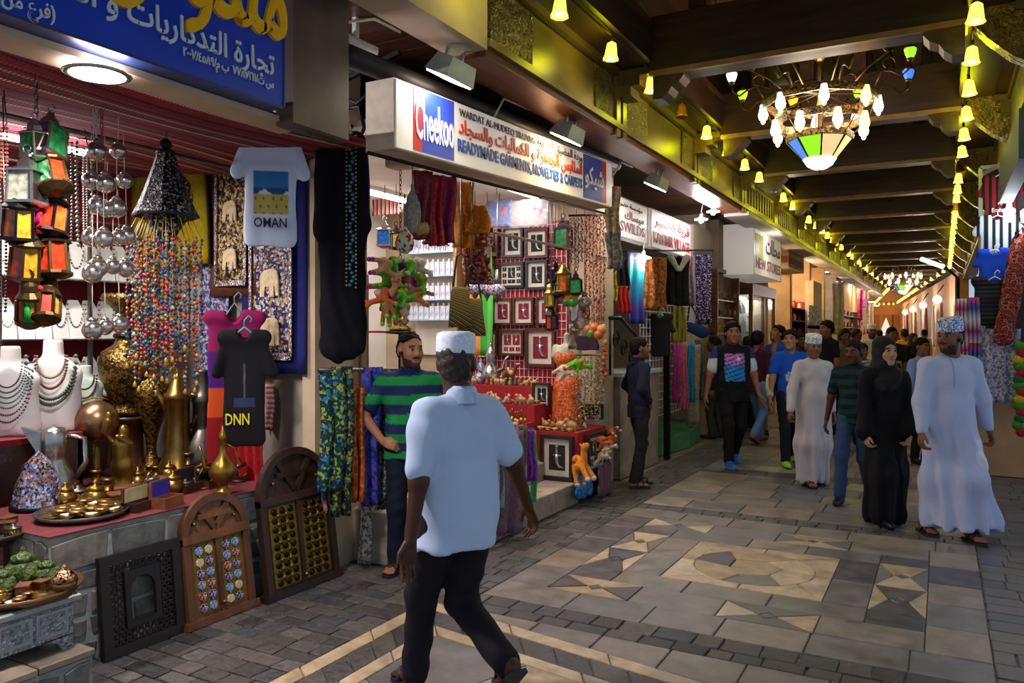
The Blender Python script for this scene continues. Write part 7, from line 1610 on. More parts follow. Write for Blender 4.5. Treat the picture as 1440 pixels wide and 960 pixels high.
for k in range(18):
    u, v = 540 + (k % 5) * 12 + (k // 5 % 2) * 5, 372 + (k // 5) * 21; p = at(u, v, X=-3.1 - .04 * (k % 3))
    o = put('plush_camel', p, 0, 'small %s plush toy, %s across in the %s row of the bunch' % ({'#5': 'green', '#8': 'purple', '#a': 'tan', '#c': 'cream', '#7': 'brown', '#b': 'orange'}[cl[k][:2]], ORD[k % 5], ORD[k // 5]), 'bunch of plush toys hanging at the shop front', .68, {'plush': pc_[cl[k]], 'foot': pc_[cl[(k * 5 + 2) % 18]], 'saddle': pc_[cl[(k * 7 + 1) % 18]]}); o.rotation_euler = (rnd.uniform(-.6, .6), rnd.uniform(.6, 1.7), rnd.uniform(0, 6))
chain(563, 240, 470, -3.12, 'dark chain carrying the bunch of plush toys', m_iron)
# felt hats and knitted bags over the plush bunch
hg = [('grey knitted bag hanging above the plush toys', 'bag', 580, 300, '#8a8478', (.06, .05, .13)), ('tan fur ball purse beside the grey knitted bag', 'purse', 590, 322, '#a8804c', (.075, .07, .06)), ('white spotted cone purse above the plush toys', 'purse', 569, 342, '#b0aca0', (.065, .055, .07))]
for i, (lab, cat, u, v, col, r_) in enumerate(hg):
    me = sdf_mesh('pouch', [E((0, 0, 0), r_), C((0, 0, r_[2] * .8), (0, 0, r_[2] * 1.5), .02, .01)], .01, PAT('spotted', ['#b0aca0', '#b0aca0', '#7a1c2c', '#1c4c3c', '#b0aca0'], 30) if i == 2 else M('fur_' + col[1:], col, .95, 0, .35, 50, .6), lambda X, Y, Z: .003 * np.sin(120 * X) * np.sin(110 * Z))
    t = thing('hanging_purse', lab, cat, at(u, v, X=-3.08)); part('pouch', me, None, t); part('cord', MB().tube([(0, 0, r_[2]), (0, 0, r_[2] + .25)], .005, 5), m_tarn, t)
# woven shoulder bags
for i, (u, v, w, h, lab) in enumerate(((648, 432, .17, .22, 'small woven basket bag with embroidered front'), (664, 446, .2, .2, 'woven bag with red and green striped flap'))):
    p = at(u, v, X=-3.0 + .03 * i); t = thing('woven_bag', lab, 'bag', p, YAW); part('pouch', MB().grid(lambda a, c: ((a - .5) * w * (.7 + .3 * c), -.045 * math.sin(math.pi * c), h / 2 - h * c), 12, 10, thick=.06), PAT('woven_%d' % i, ['#7a6a2c', '#3c2c14', '#a89048', '#5a1c1c', '#2c4a24'], 22, 'd', rot=(0, .4, 0)), t); part('flap', MB().grid(lambda a, c: ((a - .5) * w * (.8 - .5 * c * c), -.055, h / 2 - h * .6 * c), 10, 8, thick=.012), PAT('flap_%d' % i, ['#8c2c3c', '#4a6a2c', '#c8b890', '#7a1c30', '#a87a3c'], 60), t); part('strap', MB().tube([(-w * .35, 0, h / 2), (-.03, 0, h / 2 + .25), (0, 0, h / 2 + .28), (.03, 0, h / 2 + .25), (w * .35, 0, h / 2)], .008, 5), m_dkwood, t); part('cord', MB().tube([(0, 0, h / 2 + .28), (0, 0, 2.72 - p.z)], .004, 4), m_tarn, t)
# Turkish mosaic lamps and coffee pots
def mosaic(u, v, Y, s, col, lab):
    p = at(u, v, Y=Y); t = thing('mosaic_lamp', lab, 'lamp', p, 0, 'mosaic lamps'); t.scale = (s,) * 3
    part('globe', MB().ball((0, 0, 0), .085, 16, 10, sz=.75), PAT('mosaic_' + col[1:], [col, '#c0b8b0', '#3c3c50', '#8a8494', '#5a5a70'], 70, 'voronoi', rough=.2, bump=.3), t); part('cap', MB().lathe([(.035, .055), (.03, .08), (.045, .09), (.02, .12), (.015, .2)], 12), m_tarn, t); part('chain', MB().tube([(0, 0, .2), (0, 0, (3.0 - p.z) / s)], .005, 4), m_tarn, t); part('drop', MB().lathe([(.002, -.13), (.012, -.1), (.03, -.07), (.035, -.055)], 10), m_tarn, t)
mosaic(668, 406, 6.6, 1, '#5a6a94', 'blue grey mosaic lamp, left of three'); mosaic(685, 407, 6.7, .95, '#6a5a64', 'dark mosaic lamp, middle of three'); mosaic(699, 408, 6.55, 1, '#8a848c', 'silvery mosaic lamp, right of three'); mosaic(822, 424, 6.9, .8, '#9c8c98', 'pale mosaic lamp near the bead strands')
# lanterns on the right of the red board
for a in (('square_lantern', 792, 300, 'large black lantern with green and red glass under the sign end', 'green', 'red', 1.25, 0, m_dkmet), ('small_lantern', 780, 362, 'small black lantern with blue glass', 'blue', 'dark', 1.1, 0, m_dkmet), ('hexagonal_lantern', 792, 366, 'brass Moorish lantern in the middle of the hanging lanterns', 'amber', 'orange', 1.2, 0, m_gold), ('small_lantern', 774, 392, 'narrow brass lantern with green glass', 'green', 'amber', 1.3, 0, m_gold), ('square_lantern', 810, 376, 'dark square lantern with green glass beside the beads', 'green', 'dark', .95, 0, m_dkmet), ('small_lantern', 784, 385, 'tiny lantern with teal glass', 'teal', 'teal', 1.0, 0, m_dkmet), ('black_lantern', 776, 428, 'black lantern hanging lowest by the frames', 'dark', 'red', 1.0, 0, m_dkmet), ('square_lantern', 541, 304, 'white metal lantern with blue and green glass at the shop entrance', 'blue', 'green', 1.1, 0, m_silver), ('square_lantern', 557, 312, 'white lantern with yellow and green glass at the shop entrance', 'amber', 'green', .95, 0, m_dkmet)):
    kd, u, v, lab, ga, gb, s, tl_, fm = a; lan(kd, u, v, None, lab, ga, gb, s, tl_, 'lanterns of the gift shop', Y=6.75 if u > 600 else 5.9, frame=fm)
for i, (u, v, col) in enumerate(((788, 408, '#b0401c'), (782, 412, '#1c6a6c'), (800, 418, '#c0781c'), (808, 414, '#c8801c'), (797, 424, '#2c7a1c'), (806, 424, '#3c8a24'), (790, 420, '#9c2c4c'), (828, 463, '#a8643c'), (836, 460, '#c07030'), (846, 463, '#c8804c'), (832, 468, '#5a8a2c'), (842, 470, '#b85a2c'))):
    p = at(u, v, Y=6.8); t = thing('gourd_ornament', '%s painted ball ornament in the %s hanging bunch' % ({'b': 'rust red', 'c': 'orange', '1': 'teal', '2': 'green', '3': 'bright green', '9': 'crimson', 'a': 'brown', '5': 'olive green'}[col[1]], 'upper' if v < 440 else 'lower'), 'ornament', p, 0, 'painted ball ornaments'); part('ball', MB().ball((0, 0, 0), .05, 12, 8), M('painted_' + col[1:], col, .35, 0, .3, 30), t); part('cord', MB().tube([(0, 0, .05), (0, 0, .3)], .003, 4), m_iron, t)
solo('bamboo_pole', MB().tube([tuple(at(684, 325, X=-3.1)), tuple(at(856, 361, X=-3.1))], .013, 8), M('bamboo', '#a89078', .6, 0, .2), 'slim bamboo pole slung across the shop front', 'pole')
# bead and leather strands at the right edge
def strandset(u, v0, v1, X, cols, lab, mats=None, r=.011, nm='bead_strand'):
    a, c = at(u, v0, X=X), at(u, v1, X=X); t = thing(nm, lab, 'bead strand', a, 0, 'strings of beads at the shop edge'); L = a.z - c.z; b = MB(); z = -.01; rr = random.Random(int(u * 13 + v0))
    b.tube([(0, 0, .02), (0, 0, -L)], .003, 4, mi=0)
    while z > -L:
        s_ = rr.uniform(.7, 1.3) * r; b.bead((rr.uniform(-.014, .014), rr.uniform(-.014, .014), z), s_, mi=rr.randrange(len(cols))); z -= s_ * 1.1
    part('beads', b, [M('beads_' + c_[1:], c_, .35, 0, 0) for c_ in cols], t)
WARM = ['#a8481c', '#c8a068', '#7a2c14', '#d8c8a0', '#1c3c4c', '#b86a1c', '#4c1c14']
for k, (u, v1) in enumerate(((803, 370), (808, 372), (813, 376), (818, 368), (824, 450), (829, 452), (834, 455), (839, 456), (844, 458), (849, 452))):
    if k < 4: strandset(u, 305, v1, -3.0, ['#1c1410', '#3c2418', '#5a3a24', '#8a7a60'], 'dark leather and bead strand, %s from left beside the red beads' % ORD[k], r=.009)
    else: strandset(u, 302, v1, -2.98, WARM if k % 2 else ['#b8401c', '#c8501c', '#8a1c14', '#c8a068'], 'long red and amber bead strand, %s from left at the sign end' % ORD[k - 4])
for k in range(8): strandset(812 + k * 5, 500 + (k % 2) * 4, 590, -3.02, ['#a8741c', '#c8b078', '#2c7a8c', '#8a3c1c', '#c8c8a0'], 'gold and turquoise bead strand, %s from left on the brass rail' % ORD[k], r=.010)
strandset(850, 480, 535, -2.95, ['#c05a14', '#c87a2c', '#a82c3c', '#2c5a8c'], 'fat orange bead strand hanging by the iron railing', r=.03)
solo('strand_rail', MB().tube([tuple(at(800, 303, X=-3.0)), tuple(at(852, 302, X=-2.98))], .01, 6), m_iron, 'black rail holding the bead strands', 'rail'); solo('strand_rail', MB().tube([tuple(at(808, 499, X=-3.02)), tuple(at(850, 499, X=-3.02))], .01, 6), m_gold, 'brass rail holding the gold and turquoise strands', 'rail')
hang('garment_bag', 'clear plastic garment bag with brown cloth behind the lanterns', 'bag', 800, 828, 425, 490, PAT('bagged_brown', ['#a8a098', '#8a7a70', '#5a4438', '#b8b0a8'], 6, 'noise'), Y=7.0, folds=2, amp=.02)
hang('clutch_purse', 'dark purple velvet clutch hanging by the mannequin', 'purse', 812, 842, 472, 492, M('velvet_plum', '#2c1c30', .9), Y=7.0, folds=1, amp=.01, thick=.03)
hang('scarf', 'floral peach scarf draped at the right end of the sign', 'scarf', 852, 872, 262, 330, PAT('floral_peach', ['#b0907c', '#a8604c', '#b89c88', '#6a8a5c', '#c0a894'], 30), X=-2.85, folds=2, amp=.03, rz=YAW); hang('scarf', 'grey brown furry scarf under the peach one', 'scarf', 853, 874, 328, 378, PAT('fur_grey', ['#5a4c44', '#8a7a6c', '#4c5a60', '#a09080'], 14, 'noise'), X=-2.85, folds=2, amp=.04, rz=YAW, thick=.03)
# mannequin in orange sequin top
p = at(797, 480, Y=7.05); mn = thing('mannequin', 'pale mannequin torso wearing an orange sequined dance outfit', 'mannequin', p); s_ = .55
P = [C((0, 0, .0), (0, 0, .06), .03), E((0, 0, -.12), (.13, .08, .10)), E((0, 0, -.3), (.10, .07, .14), .05), E((0, 0, -.5), (.13, .09, .14), .05), C((-.12, 0, -.06), (-.13, 0, -.14), .035), C((.12, 0, -.06), (.13, 0, -.14), .035)]
part('torso', sdf_mesh('torso', P, .012, M('mannequin_green', '#a8ac94', .5)), None, mn); m_oseq = PAT('sequin_orange', ['#b84a1c', '#c85a24', '#a03c14', '#d8804c'], 60, 'voronoi', rough=.35, bump=.4)
part('top', sdf_mesh('top', [E((-.05, -.03, -.16), (.075, .07, .075)), E((.05, -.03, -.16), (.075, .07, .075)), C((0, 0, -.2), (0, 0, -.26), .105, .1, .03, ((0, 1, 0), .8))], .012, m_oseq), None, mn); part('skirt', sdf_mesh('skirt', [C((0, 0, -.44), (0, 0, -.85), .14, .15, .03, ((0, 1, 0), .75))], .014, m_oseq, lambda X, Y, Z: .01 * np.sin(50 * X) * (Z < -.5)), None, mn)
for k, (u, v, c) in enumerate(((793, 520, '#c8b8a0'), (812, 512, '#5aa81c'))):
    o = put('plush_camel', at(u, v, Y=6.7), 0, ['white plush toy hugging the mannequin', 'lime green plush toy hugging the mannequin'][k], 'plush toys on the mannequin', .75, {'plush': pc_[c]}); o.rotation_euler = (.3, .9, k)
# --- red stepped display
rd = thing('stepped_display', 'red cloth stepped display full of small souvenirs', 'display', (0, 0, .0)); m_redc = M('display_red', '#98101c', .85, 0, .15, 20)
T1, T2, T3, T4 = 1.06, .90, .76, .66
xs = [(-4.75, -3.55, 7.0, 7.43, T1), (-4.6, -3.42, 6.66, 7.0, T2), (-4.2, -3.25, 6.95, 7.42, .82)]
part('upper_tier', MB().box(-4.9, -3.5, 7.0, 7.43, .371, T1), m_redc, rd); part('middle_tier', MB().box(-4.6, -3.45, 6.72, 6.998, .371, T2), m_redc, rd); part('front_tier', MB().box(-3.44, -3.0, 6.73, 7.43, .371, T4), m_redc, rd); part('skirt', MB().box(-3.32, -3.01, 6.76, 7.43, .0, .3705), M('under_dark', '#1a1416', .9), rd)
part('side_tier', MB().box(-4.2, -3.45, 6.44, 6.718, .371, .74), m_redc, rd)
def bell_kind():
    t = thing('brass_bell', 'small brass hand bell in the crowd of bells', 'bell', (0, 0, -9)); part('bell', MB().lathe([(.028, 0), (.024, .012), (.018, .035), (.006, .045)], 12), m_gold, t); part('handle', MB().lathe([(.005, .045), (.009, .06), (.005, .075), (.009, .09), (.002, .105)], 8), m_gold, t); kinds['brass_bell'] = [t, False]
    t = thing('painted_figurine', 'small painted figurine on the red display', 'figurine', (0, 0, -9)); part('robe', MB().lathe([(.026, 0), (.024, .02), (.014, .05), (.010, .055)], 10), M('fig_cream', '#b89c6c', .5), t); part('head', MB().ball((0, 0, .065), .014, 8, 6), M('fig_skin', '#a87a54', .5), t); part('hat', MB().lathe([(.016, .07), (.013, .08), (.001, .085)], 8), M('fig_hat', '#8c2c24', .5), t); kinds['painted_figurine'] = [t, False]
    t = thing('pill_box', 'small round enamelled box on the red display', 'box', (0, 0, -9)); part('box', MB().lathe([(.03, 0), (.032, .006), (.03, .018)], 12), m_gold, t); part('lid', MB().lathe([(.032, .018), (.028, .028), (.001, .03)], 12), M('enamel', '#8a3024', .3), t); kinds['pill_box'] = [t, False]
    t = thing('camel_figure', 'small carved camel figure on the red display', 'figurine', (0, 0, -9)); part('camel', sdf_mesh('camel', [E((0, 0, .045), (.03, .014, .016)), E((0, 0, .062), (.012, .01, .012), .01), C((.025, 0, .05), (.045, 0, .08), .008, .007), E((.052, 0, .082), (.013, .007, .007))] + [C((sx_ * .018, sy * .008, .04), (sx_ * .02, sy * .009, 0), .006) for sx_ in (-1, 1) for sy in (-1, 1)], .0055, M('fig_wood', '#a8804c', .5)), None, t); part('base', MB().cbox((0, 0, .003), (.07, .03, .006)), m_dkwood, t); kinds['camel_figure'] = [t, False]
bell_kind(); r3 = random.Random(21); ec = [M('enamel_' + c, '#' + c, .35, 0, .2, 40) for c in ('8a3024', 'b89c6c', '1c5a7c', 'c8c0b0', '6a8a3c', 'b8741c', '5a2c5c')]
def scatter(x0, x1, y0, y1, z, dx, dy, mix, lab, grp, sc_=(.85, 1.15)):
    x = x0; i = 0; ci = -1
    while x < x1:
        y = y0; ci += 1; ri = -1
        while y < y1:
            nm = mix[i % len(mix)]; i += 1; ri += 1; rm = {'robe': ec[r3.randrange(7)], 'lid': ec[r3.randrange(7)], 'hat': ec[r3.randrange(7)]} if nm in ('painted_figurine', 'pill_box') else None
            put(nm, (x + r3.uniform(-.008, .008), y + r3.uniform(-.008, .008), z), r3.uniform(0, 6), BASE.setdefault(nm, kinds[nm][0]['label']).split(' on the red')[0].split(' in the crowd')[0] + ' %s, %s row, %s across' % (lab, ORD[ri], ORD[ci]), grp, r3.uniform(*sc_), rm); y += dy
        x += dx
scatter(-4.4, -3.56, 7.06, 7.2, T1, .07, .075, ['camel_figure', 'painted_figurine', 'camel_figure', 'pill_box', 'painted_figurine'], 'on the top tier', 'figures on the top tier')
scatter(-4.3, -3.48, 6.76, 6.97, T2, .07, .08, ['painted_figurine', 'pill_box', 'camel_figure', 'pill_box'], 'on the middle tier', 'figures on the middle tier')
scatter(-4.1, -3.48, 6.48, 6.70, .74, .075, .08, ['brass_bell', 'brass_bell', 'brass_bell', 'pill_box'], 'on the lower tier', 'bells on the lower tier', (1.0, 1.4))
scatter(-3.40, -3.04, 6.78, 7.2, T4, .075, .085, ['pill_box', 'camel_figure', 'brass_bell', 'pill_box', 'painted_figurine'], 'on the front table', 'souvenirs on the front table', (1.0, 1.35))
scatter(-3.42, -3.2, 7.22, 7.4, T4, .065, .07, ['brass_bell'], 'at the back of the front table', 'bells on the front table', (1.2, 1.6))
# frames standing and leaning on the display
frame('black frame with two curved daggers on the front of the red table', Vector((-3.2, 6.722, .42)), .34, .42, m_frB, m_bkB, 'one'); frame('black frame with several small daggers on the side of the red table', Vector((-2.985, 7.1, .44)), .46, .38, m_frB, m_bkB, 'four', rz=math.pi / 2)
frame('brown frame leaning on the tier behind the walking man', Vector((-3.95, 6.42, .56)), .3, .34, m_frN, m_bkB, 'one'); frame('small black frame standing on the middle tier', at(763, 555, Y=7.0) + Vector((0, 0, .0)), .19, .24, m_frB, m_bkB, 'one')
for i, u in enumerate((795, 822, 838)): frame(['small frame with portrait standing among the bells', 'small dark frame standing at the table back', 'dark frame propped at the table corner'][i], at(u, 578, Y=7.38) + Vector((0, 0, 0)), .17, .15, m_frB, m_matb if i == 0 else m_bkB, 'one')
# coffee pots at the wall end
for i, (u, v, lab) in enumerate(((690, 518, 'large engraved silver coffee pot on the top tier'), (676, 520, 'blue and white coffee pot on the top tier'))):
    p = at(u, v, Y=7.2); t = thing('coffee_pot', lab, 'coffee pot', (p.x, p.y, T1), .3); sc_ = .9 if i == 0 else .55; t.scale = (sc_,) * 3
    part('body', MB().lathe([(.09, 0), (.11, .03), (.12, .10), (.09, .18), (.05, .24), (.06, .27), (.06, .36), (.03, .42), (.015, .44), (.02, .46), (.001, .5)], 20), m_silver if i == 0 else PAT('blue_white_china', ['#c8ccd8', '#2c3c8c', '#c8ccd8', '#8a98c0'], 40, 'voronoi', rough=.2), t); part('spout', MB().tube([(.09, 0, .14), (.15, 0, .18), (.17, 0, .28), (.22, 0, .33)], [.03, .022, .016, .01], 7), m_silver, t); part('handle', MB().tube([(-.06, 0, .32), (-.16, 0, .32), (-.17, 0, .18), (-.10, 0, .12)], .011, 6), m_silver, t)
p = at(715, 527, Y=7.1); t = thing('camel_statue', 'bronze camel statue on the top tier by the coffee pots', 'statue', (p.x, p.y, T1)); part('camel', sdf_mesh('cs', [E((0, 0, .12), (.07, .035, .04)), E((0, 0, .16), (.03, .025, .03), .02), C((.06, 0, .13), (.10, 0, .21), .018, .016), E((.12, 0, .215), (.03, .016, .016))] + [C((sx_ * .045, sy * .02, .1), (sx_ * .05, sy * .022, 0), .014) for sx_ in (-1, 1) for sy in (-1, 1)], .009, m_copper), None, t)
# plush camel, blue bags and rail of shawls in front
o = put('plush_camel', at(815, 655, X=-2.93), 0, 'orange plush camel sitting against the red table corner', None, 1.15, {'plush': pc_['#c87a1c']}); o.rotation_euler = (0, -.5, -.3); o['group'] = 'plush camels at the table'
for i, (u, v) in enumerate(((846, 620), (852, 626), (858, 618), (850, 634), (862, 606), (846, 640))):
    o = put('plush_camel', at(u, v, X=-2.9), 0, '%s plush toy, %s in the bunch at the right of the table' % (('rust red', 'cream')[i % 2], ORD[i]), 'bunch of plush toys at the table side', .62, {'plush': pc_['#c8b8a0' if i % 2 else '#b8561c']}); o.rotation_euler = (.4 * i, .8, i)
def tote(u0, u1, v0, v1, mat, lab, X):
    a, c = at(u0, v1, X=X), at(u1, v0, X=X); w, h = c.y - a.y, c.z - a.z; t = thing('cloth_bag', lab, 'bag', (X, (a.y + c.y) / 2, max(.005, a.z)))
    part('pouch', sdf_mesh('pouch', [C((0, -w * .25, h * .2), (0, w * .25, h * .2), h * .22, h * .22, .05, ((1, 0, 0), .35)), C((0, -w * .25, h * .75), (0, w * .25, h * .75), h * .2, h * .18, .1, ((1, 0, 0), .25))], .014, mat, lambda X_, Y_, Z_: .006 * np.sin(40 * Y_ + 12 * Z_)), None, t); part('strap', MB().tube([(.02, -w * .2, h * .9), (.03, 0, h * 1.12), (.02, w * .2, h * .9)], .01, 5), mat, t)
tote(806, 838, 652, 706, PAT('bag_blue', ['#1c6aa8', '#2c7cb8', '#145a94', '#4c94c4'], 14, 'noise', rough=.5), 'bright blue cloth bag under the red table', -2.93); tote(838, 862, 645, 702, PAT('bag_purple', ['#5a3a58', '#6c4464', '#4c3450', '#8a6a5c'], 6, 'y', rough=.6), 'purple striped cloth bag at the table corner', -2.9)
SH = [('pale grey green fringed shawl on the front rail', 690, 712, 610, 728, ['#8a9c9c', '#9cacaa', '#7c908e'], .08), ('white shawl with pink print on the front rail', 702, 728, 594, 672, ['#c0aca8', '#b08a8c', '#c8b8b4', '#9c6a74'], 0), ('brown shawl on the front rail', 716, 740, 598, 720, ['#5a4a44', '#6a584e', '#4c3e3a'], .06), ('violet shawl with green end on the front rail', 738, 752, 604, 676, ['#6c2c8c', '#7c3c9c', '#5a2478'], 0), ('green tasselled end of the violet shawl', 746, 755, 606, 705, ['#2c9c5c', '#3cac6c'], 0), ('grey shawl with pink edge hanging low', 696, 740, 606, 750, ['#5c5458', '#6a6064', '#8a3c64'], 0), ('lilac dotted shawl behind the walking man', 676, 694, 614, 735, ['#6a4c6c', '#8a6a84', '#5a3c5c'], .06)]
for i, (lab, u0, u1, v0, v1, cols, fg_) in enumerate(SH): hang('shawl', lab, 'shawl', u0, u1, v0, v1, PAT('shawl_%d' % i, cols, 24, 'noise' if i != 1 else 'voronoi'), X=-2.98 + .012 * i, folds=2, amp=.03, rz=YAW + .5, fringe=fg_ or None, group='shawls on the front rail', thick=.012)
sr = thing('shawl_rack', 'low metal rack carrying the shawls in front of the step', 'rack', (0, 0, 0)); a, c = at(682, 604, X=-3.02), at(752, 604, X=-3.02)
part('bar', MB().tube([tuple(a), tuple(c)], .014, 8), m_tarn, sr)
for q in (a, c): part('post', MB().tube([tuple(q), (q.x, q.y, .2)], .013, 8), m_tarn, sr)
# things inside at left: standing lamp table, lamp
p = at(563, 480, X=-4.6); tb = thing('pedestal_lamp', 'brass domed incense lamp on a slim black pedestal', 'lamp', (p.x, p.y, .37)); zt_ = at(563, 470, X=-4.6).z - .37
part('pole', MB().lathe([(.16, 0), (.15, .02), (.02, .04), (.02, zt_), (.15, zt_ + .01), (.15, zt_ + .03)], 14), m_iron, tb); part('dome', MB().lathe([(.10, zt_ + .03), (.11, zt_ + .06), (.06, zt_ + .09), (.09, zt_ + .13), (.05, zt_ + .18), (.015, zt_ + .2), (.02, zt_ + .22), (.001, zt_ + .26)], 16), m_brass, tb)
# ================================================================== SHOP THREE AND BEYOND, RIGHT HAND STALL
XS = -3.16
def wallsign(name, label, u0, u1, vt0, vb0, vt1, vb1, X, lines, face=None, depth=.1, box=None):
    """flat sign facing the passage; corners given by photo points, lettering lines (body, arabic, f0, f1, g0, g1, material, bold)"""
    A, B_, C_, D_ = at(u0, vb0, X=X), at(u1, vb1, X=X), at(u1, vt1, X=X), at(u0, vt0, X=X); t = thing(name, label, 'sign', (X, 0, 0)); zb, zt = (A.z + B_.z) / 2, (C_.z + D_.z) / 2
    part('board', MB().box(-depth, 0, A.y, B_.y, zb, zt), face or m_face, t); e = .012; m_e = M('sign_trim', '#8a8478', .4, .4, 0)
    for (ya, yb, za, zc) in ((A.y, B_.y, zt - e, zt), (A.y, B_.y, zb, zb + e), (A.y, A.y + e, zb + e, zt - e), (B_.y - e, B_.y, zb + e, zt - e)): part('edge', MB().box(0, .008, ya, yb, za, zc), m_e, t)
    W, H = B_.y - A.y, zt - zb
    for body, ar, f0, f1, g0, g1, mt, bd in lines: text(arabic(body) if ar else body, W * (f1 - f0), H * (g1 - g0), mt, t, .003, bd, loc=(.006, A.y + W * (f0 + f1) / 2, zb + H * (g0 + g1) / 2), rot=FX)
    return t
m_ik = M('ink_dark', '#2a2a30', .5, 0, 0); m_ir = M('ink_crimson', '#b01428', .5, 0, 0); m_im = M('ink_mauve', '#8a5a6c', .5, 0, 0)
wallsign('shop_sign', 'white shop sign with faded red lettering beside the Kashmir sign', 866, 911, 274, 331, 291, 345, XS, [('مؤسسة خضر', 1, .1, .8, .74, .9, m_ik, 0), ('ميساك', 1, .25, .85, .44, .70, m_im, .01), ('SWILDS', 0, .12, .88, .16, .42, m_im, .01)])
wallsign('shop_sign', 'white shop sign with red words KASHMIR VILLAGE', 915, 971, 296, 350, 313, 361, XS, [('قرية كشمير', 1, .08, .95, .52, .86, m_ir, .02), ('KASHMIR VILLAGE', 0, .06, .96, .14, .44, m_ir, .02)])
def cfl(u, v, X, label, e=18, col='#fff4f4'):
    p = at(u, v, X=X); t = thing('hanging_lamp', label, 'lamp', p); part('socket', MB().lathe([(.018, .03), (.022, .07), (.012, .09)], 10), m_white, t); part('shade', MB().lathe([(.02, .03), (.05, .012), (.09, .0), (.09, -.01), (.05, -.014)], 14), EM('lamp_glow', '#fff0f4', 8), t); part('bulb', MB().ball((0, 0, -.02), .035, 10, 6), EM('lamp_glow', '#fff0f4', 8), t)
    part('cable', MB().tube([(0, 0, .09), (.02, -.03, .16), (.06, -.12, .20), (.1, -.2, .3)], .006, 5), m_wire, t); lamp('POINT', t, (0, 0, -.08), e, col, .08); return t
cfl(986, 308, -2.9, 'white hanging lamp in front of the beige panel', 14); cfl(905, 362, -3.05, 'white hanging lamp among the hung clothes', 10); cfl(1003, 297, -2.75, 'small clip lamp under the soffit corner', 4)
rail = solo('clothes_rail', MB().tube([tuple(at(868, 352, X=XS)), tuple(at(1003, 352, X=XS))], .014, 8), m_iron, 'long dark rail in front of the clothes shop', 'rail')
CL = [('dress', 'turquoise and violet gradient dress', 'dress', 881, 906, 355, 455, ['#1c4c8c', '#4c3c9c', '#1c7ca0', '#1c8a8c', '#9c9cc8'], 'grad', 2), ('scarf', 'black shawl at the left of the turquoise dress', 'scarf', 868, 884, 362, 408, ['#0e0e12', '#16161c', '#1c1c24'], 'noise', 2), ('scarf', 'scarlet fringed cloth under the black shawl', 'scarf', 866, 886, 402, 440, ['#a81c14', '#b82c1c', '#9c140c'], 'noise', 3), ('scarf', 'green and yellow cloth beside the scarlet one', 'scarf', 858, 868, 380, 425, ['#6a7a1c', '#a89c2c', '#2c5a3c'], 'noise', 2),
 ('fur_coat', 'long rust brown fur vest, left half', 'coat', 897, 918, 363, 436, ['#7c4418', '#95581f', '#643410', '#a8702c'], 'noise', 2), ('fur_coat', 'long rust brown fur vest, right half', 'coat', 916, 938, 362, 436, ['#7c4418', '#95581f', '#643410', '#a8702c'], 'noise', 2), ('fur_vest', 'black fur vest with white collar', 'vest', 936, 968, 360, 430, ['#0c0c0e', '#161618', '#0a0a0c', '#222024'], 'noise', 3), ('scarf', 'grey and rose scarf next to the black vest', 'scarf', 963, 975, 358, 430, ['#5a4c58', '#8a5a5c', '#4c5a60', '#a88a84'], 'noise', 2), ('scarf', 'purple scarf with white dots', 'scarf', 974, 1001, 358, 456, ['#1c1030', '#241440', '#1c1030', '#2a1a48', '#b8a8c0'], 'voronoi', 3)]
for i, (nm, lab, cat, u0, u1, v0, v1, cols, kd, fo) in enumerate(CL): hang(nm, lab, cat, u0, u1, v0, v1, PAT('shop3_%d' % (0 if i == 0 else (4 if i == 5 else i)), cols, {'grad': 1.1, 'noise': 14, 'voronoi': 55}[kd], kd, const=kd != 'grad'), X=XS + .02 + .01 * (i % 3), folds=fo, amp=.04, rz=YAW + .25, thick=.03 if 'fur' in nm else .01, group='clothes hanging on the long rail')
me = sdf_mesh('collar', [C((-.12, -.05, 0), (-.02, -.06, -.16), .045, .03), C((.12, -.05, 0), (.02, -.06, -.16), .045, .03)], .014, M('fur_white', '#b8b0a4', .95, 0, .3, 50, .6)); solo('fur_collar', me, None, 'white fur collar on the black vest', 'collar', at(952, 362, X=XS + .05), YAW + .25)
wg = thing('wire_grid', 'white wire display grid at the clothes shop', 'grid', (XS + .0, 0, 0)); y0_, y1_ = at(900, 500, X=XS).y, at(968, 500, X=XS).y; z0_, z1_ = .55, at(930, 428, X=XS).z; mw = M('wire_white', '#d0c8c8')
for k in range(18): y = y0_ + (y1_ - y0_) * k / 17; part('wire', MB().bar((0, y, z0_), (0, y, z1_), .01), mw, wg)
for k in range(15): z = z0_ + (z1_ - z0_) * k / 14; part('wire', MB().bar((.008, y0_, z), (.008, y1_, z), .01), mw, wg)
tee('knit_top', 'black knitted top on a lime green hanger', 908, 950, 442, 502, X=XS + .12, colf=lambda co, w, h: np.tile(np.array(lin('#0c0c0f')), (len(co), 1)), rz=YAW, hanger='#5ac82c', cat='top', res=1.4)
for i, (lab, u0, u1, v0, v1, cols) in enumerate((('bright pink scarf on the wire grid', 946, 957, 482, 572, ['#a82c7c', '#b83c8c', '#942468']), ('salmon pink scarf next to the bright pink one', 956, 967, 482, 577, ['#b85a6c', '#c06a78', '#a84c60']), ('sky blue scarf on the wire grid', 967, 977, 482, 565, ['#1c7ca8', '#2488b4', '#187098']), ('grey checked scarf on the wire grid', 977, 989, 478, 562, ['#4c4a48', '#6a6660', '#383634']), ('cream fringed scarf hanging lowest on the grid', 965, 985, 484, 602, ['#8a7a64', '#9c8c74', '#7c6c58']))): hang('scarf', lab, 'scarf', u0, u1, v0, v1, PAT('grid_scarf_%d' % i, cols, 30 if i != 3 else 60, 'noise' if i != 3 else 'voronoi'), X=XS + .1, folds=2, amp=.02, rz=YAW + .2, fringe=.05 if i in (0, 4) else None, group='scarves on the wire grid')
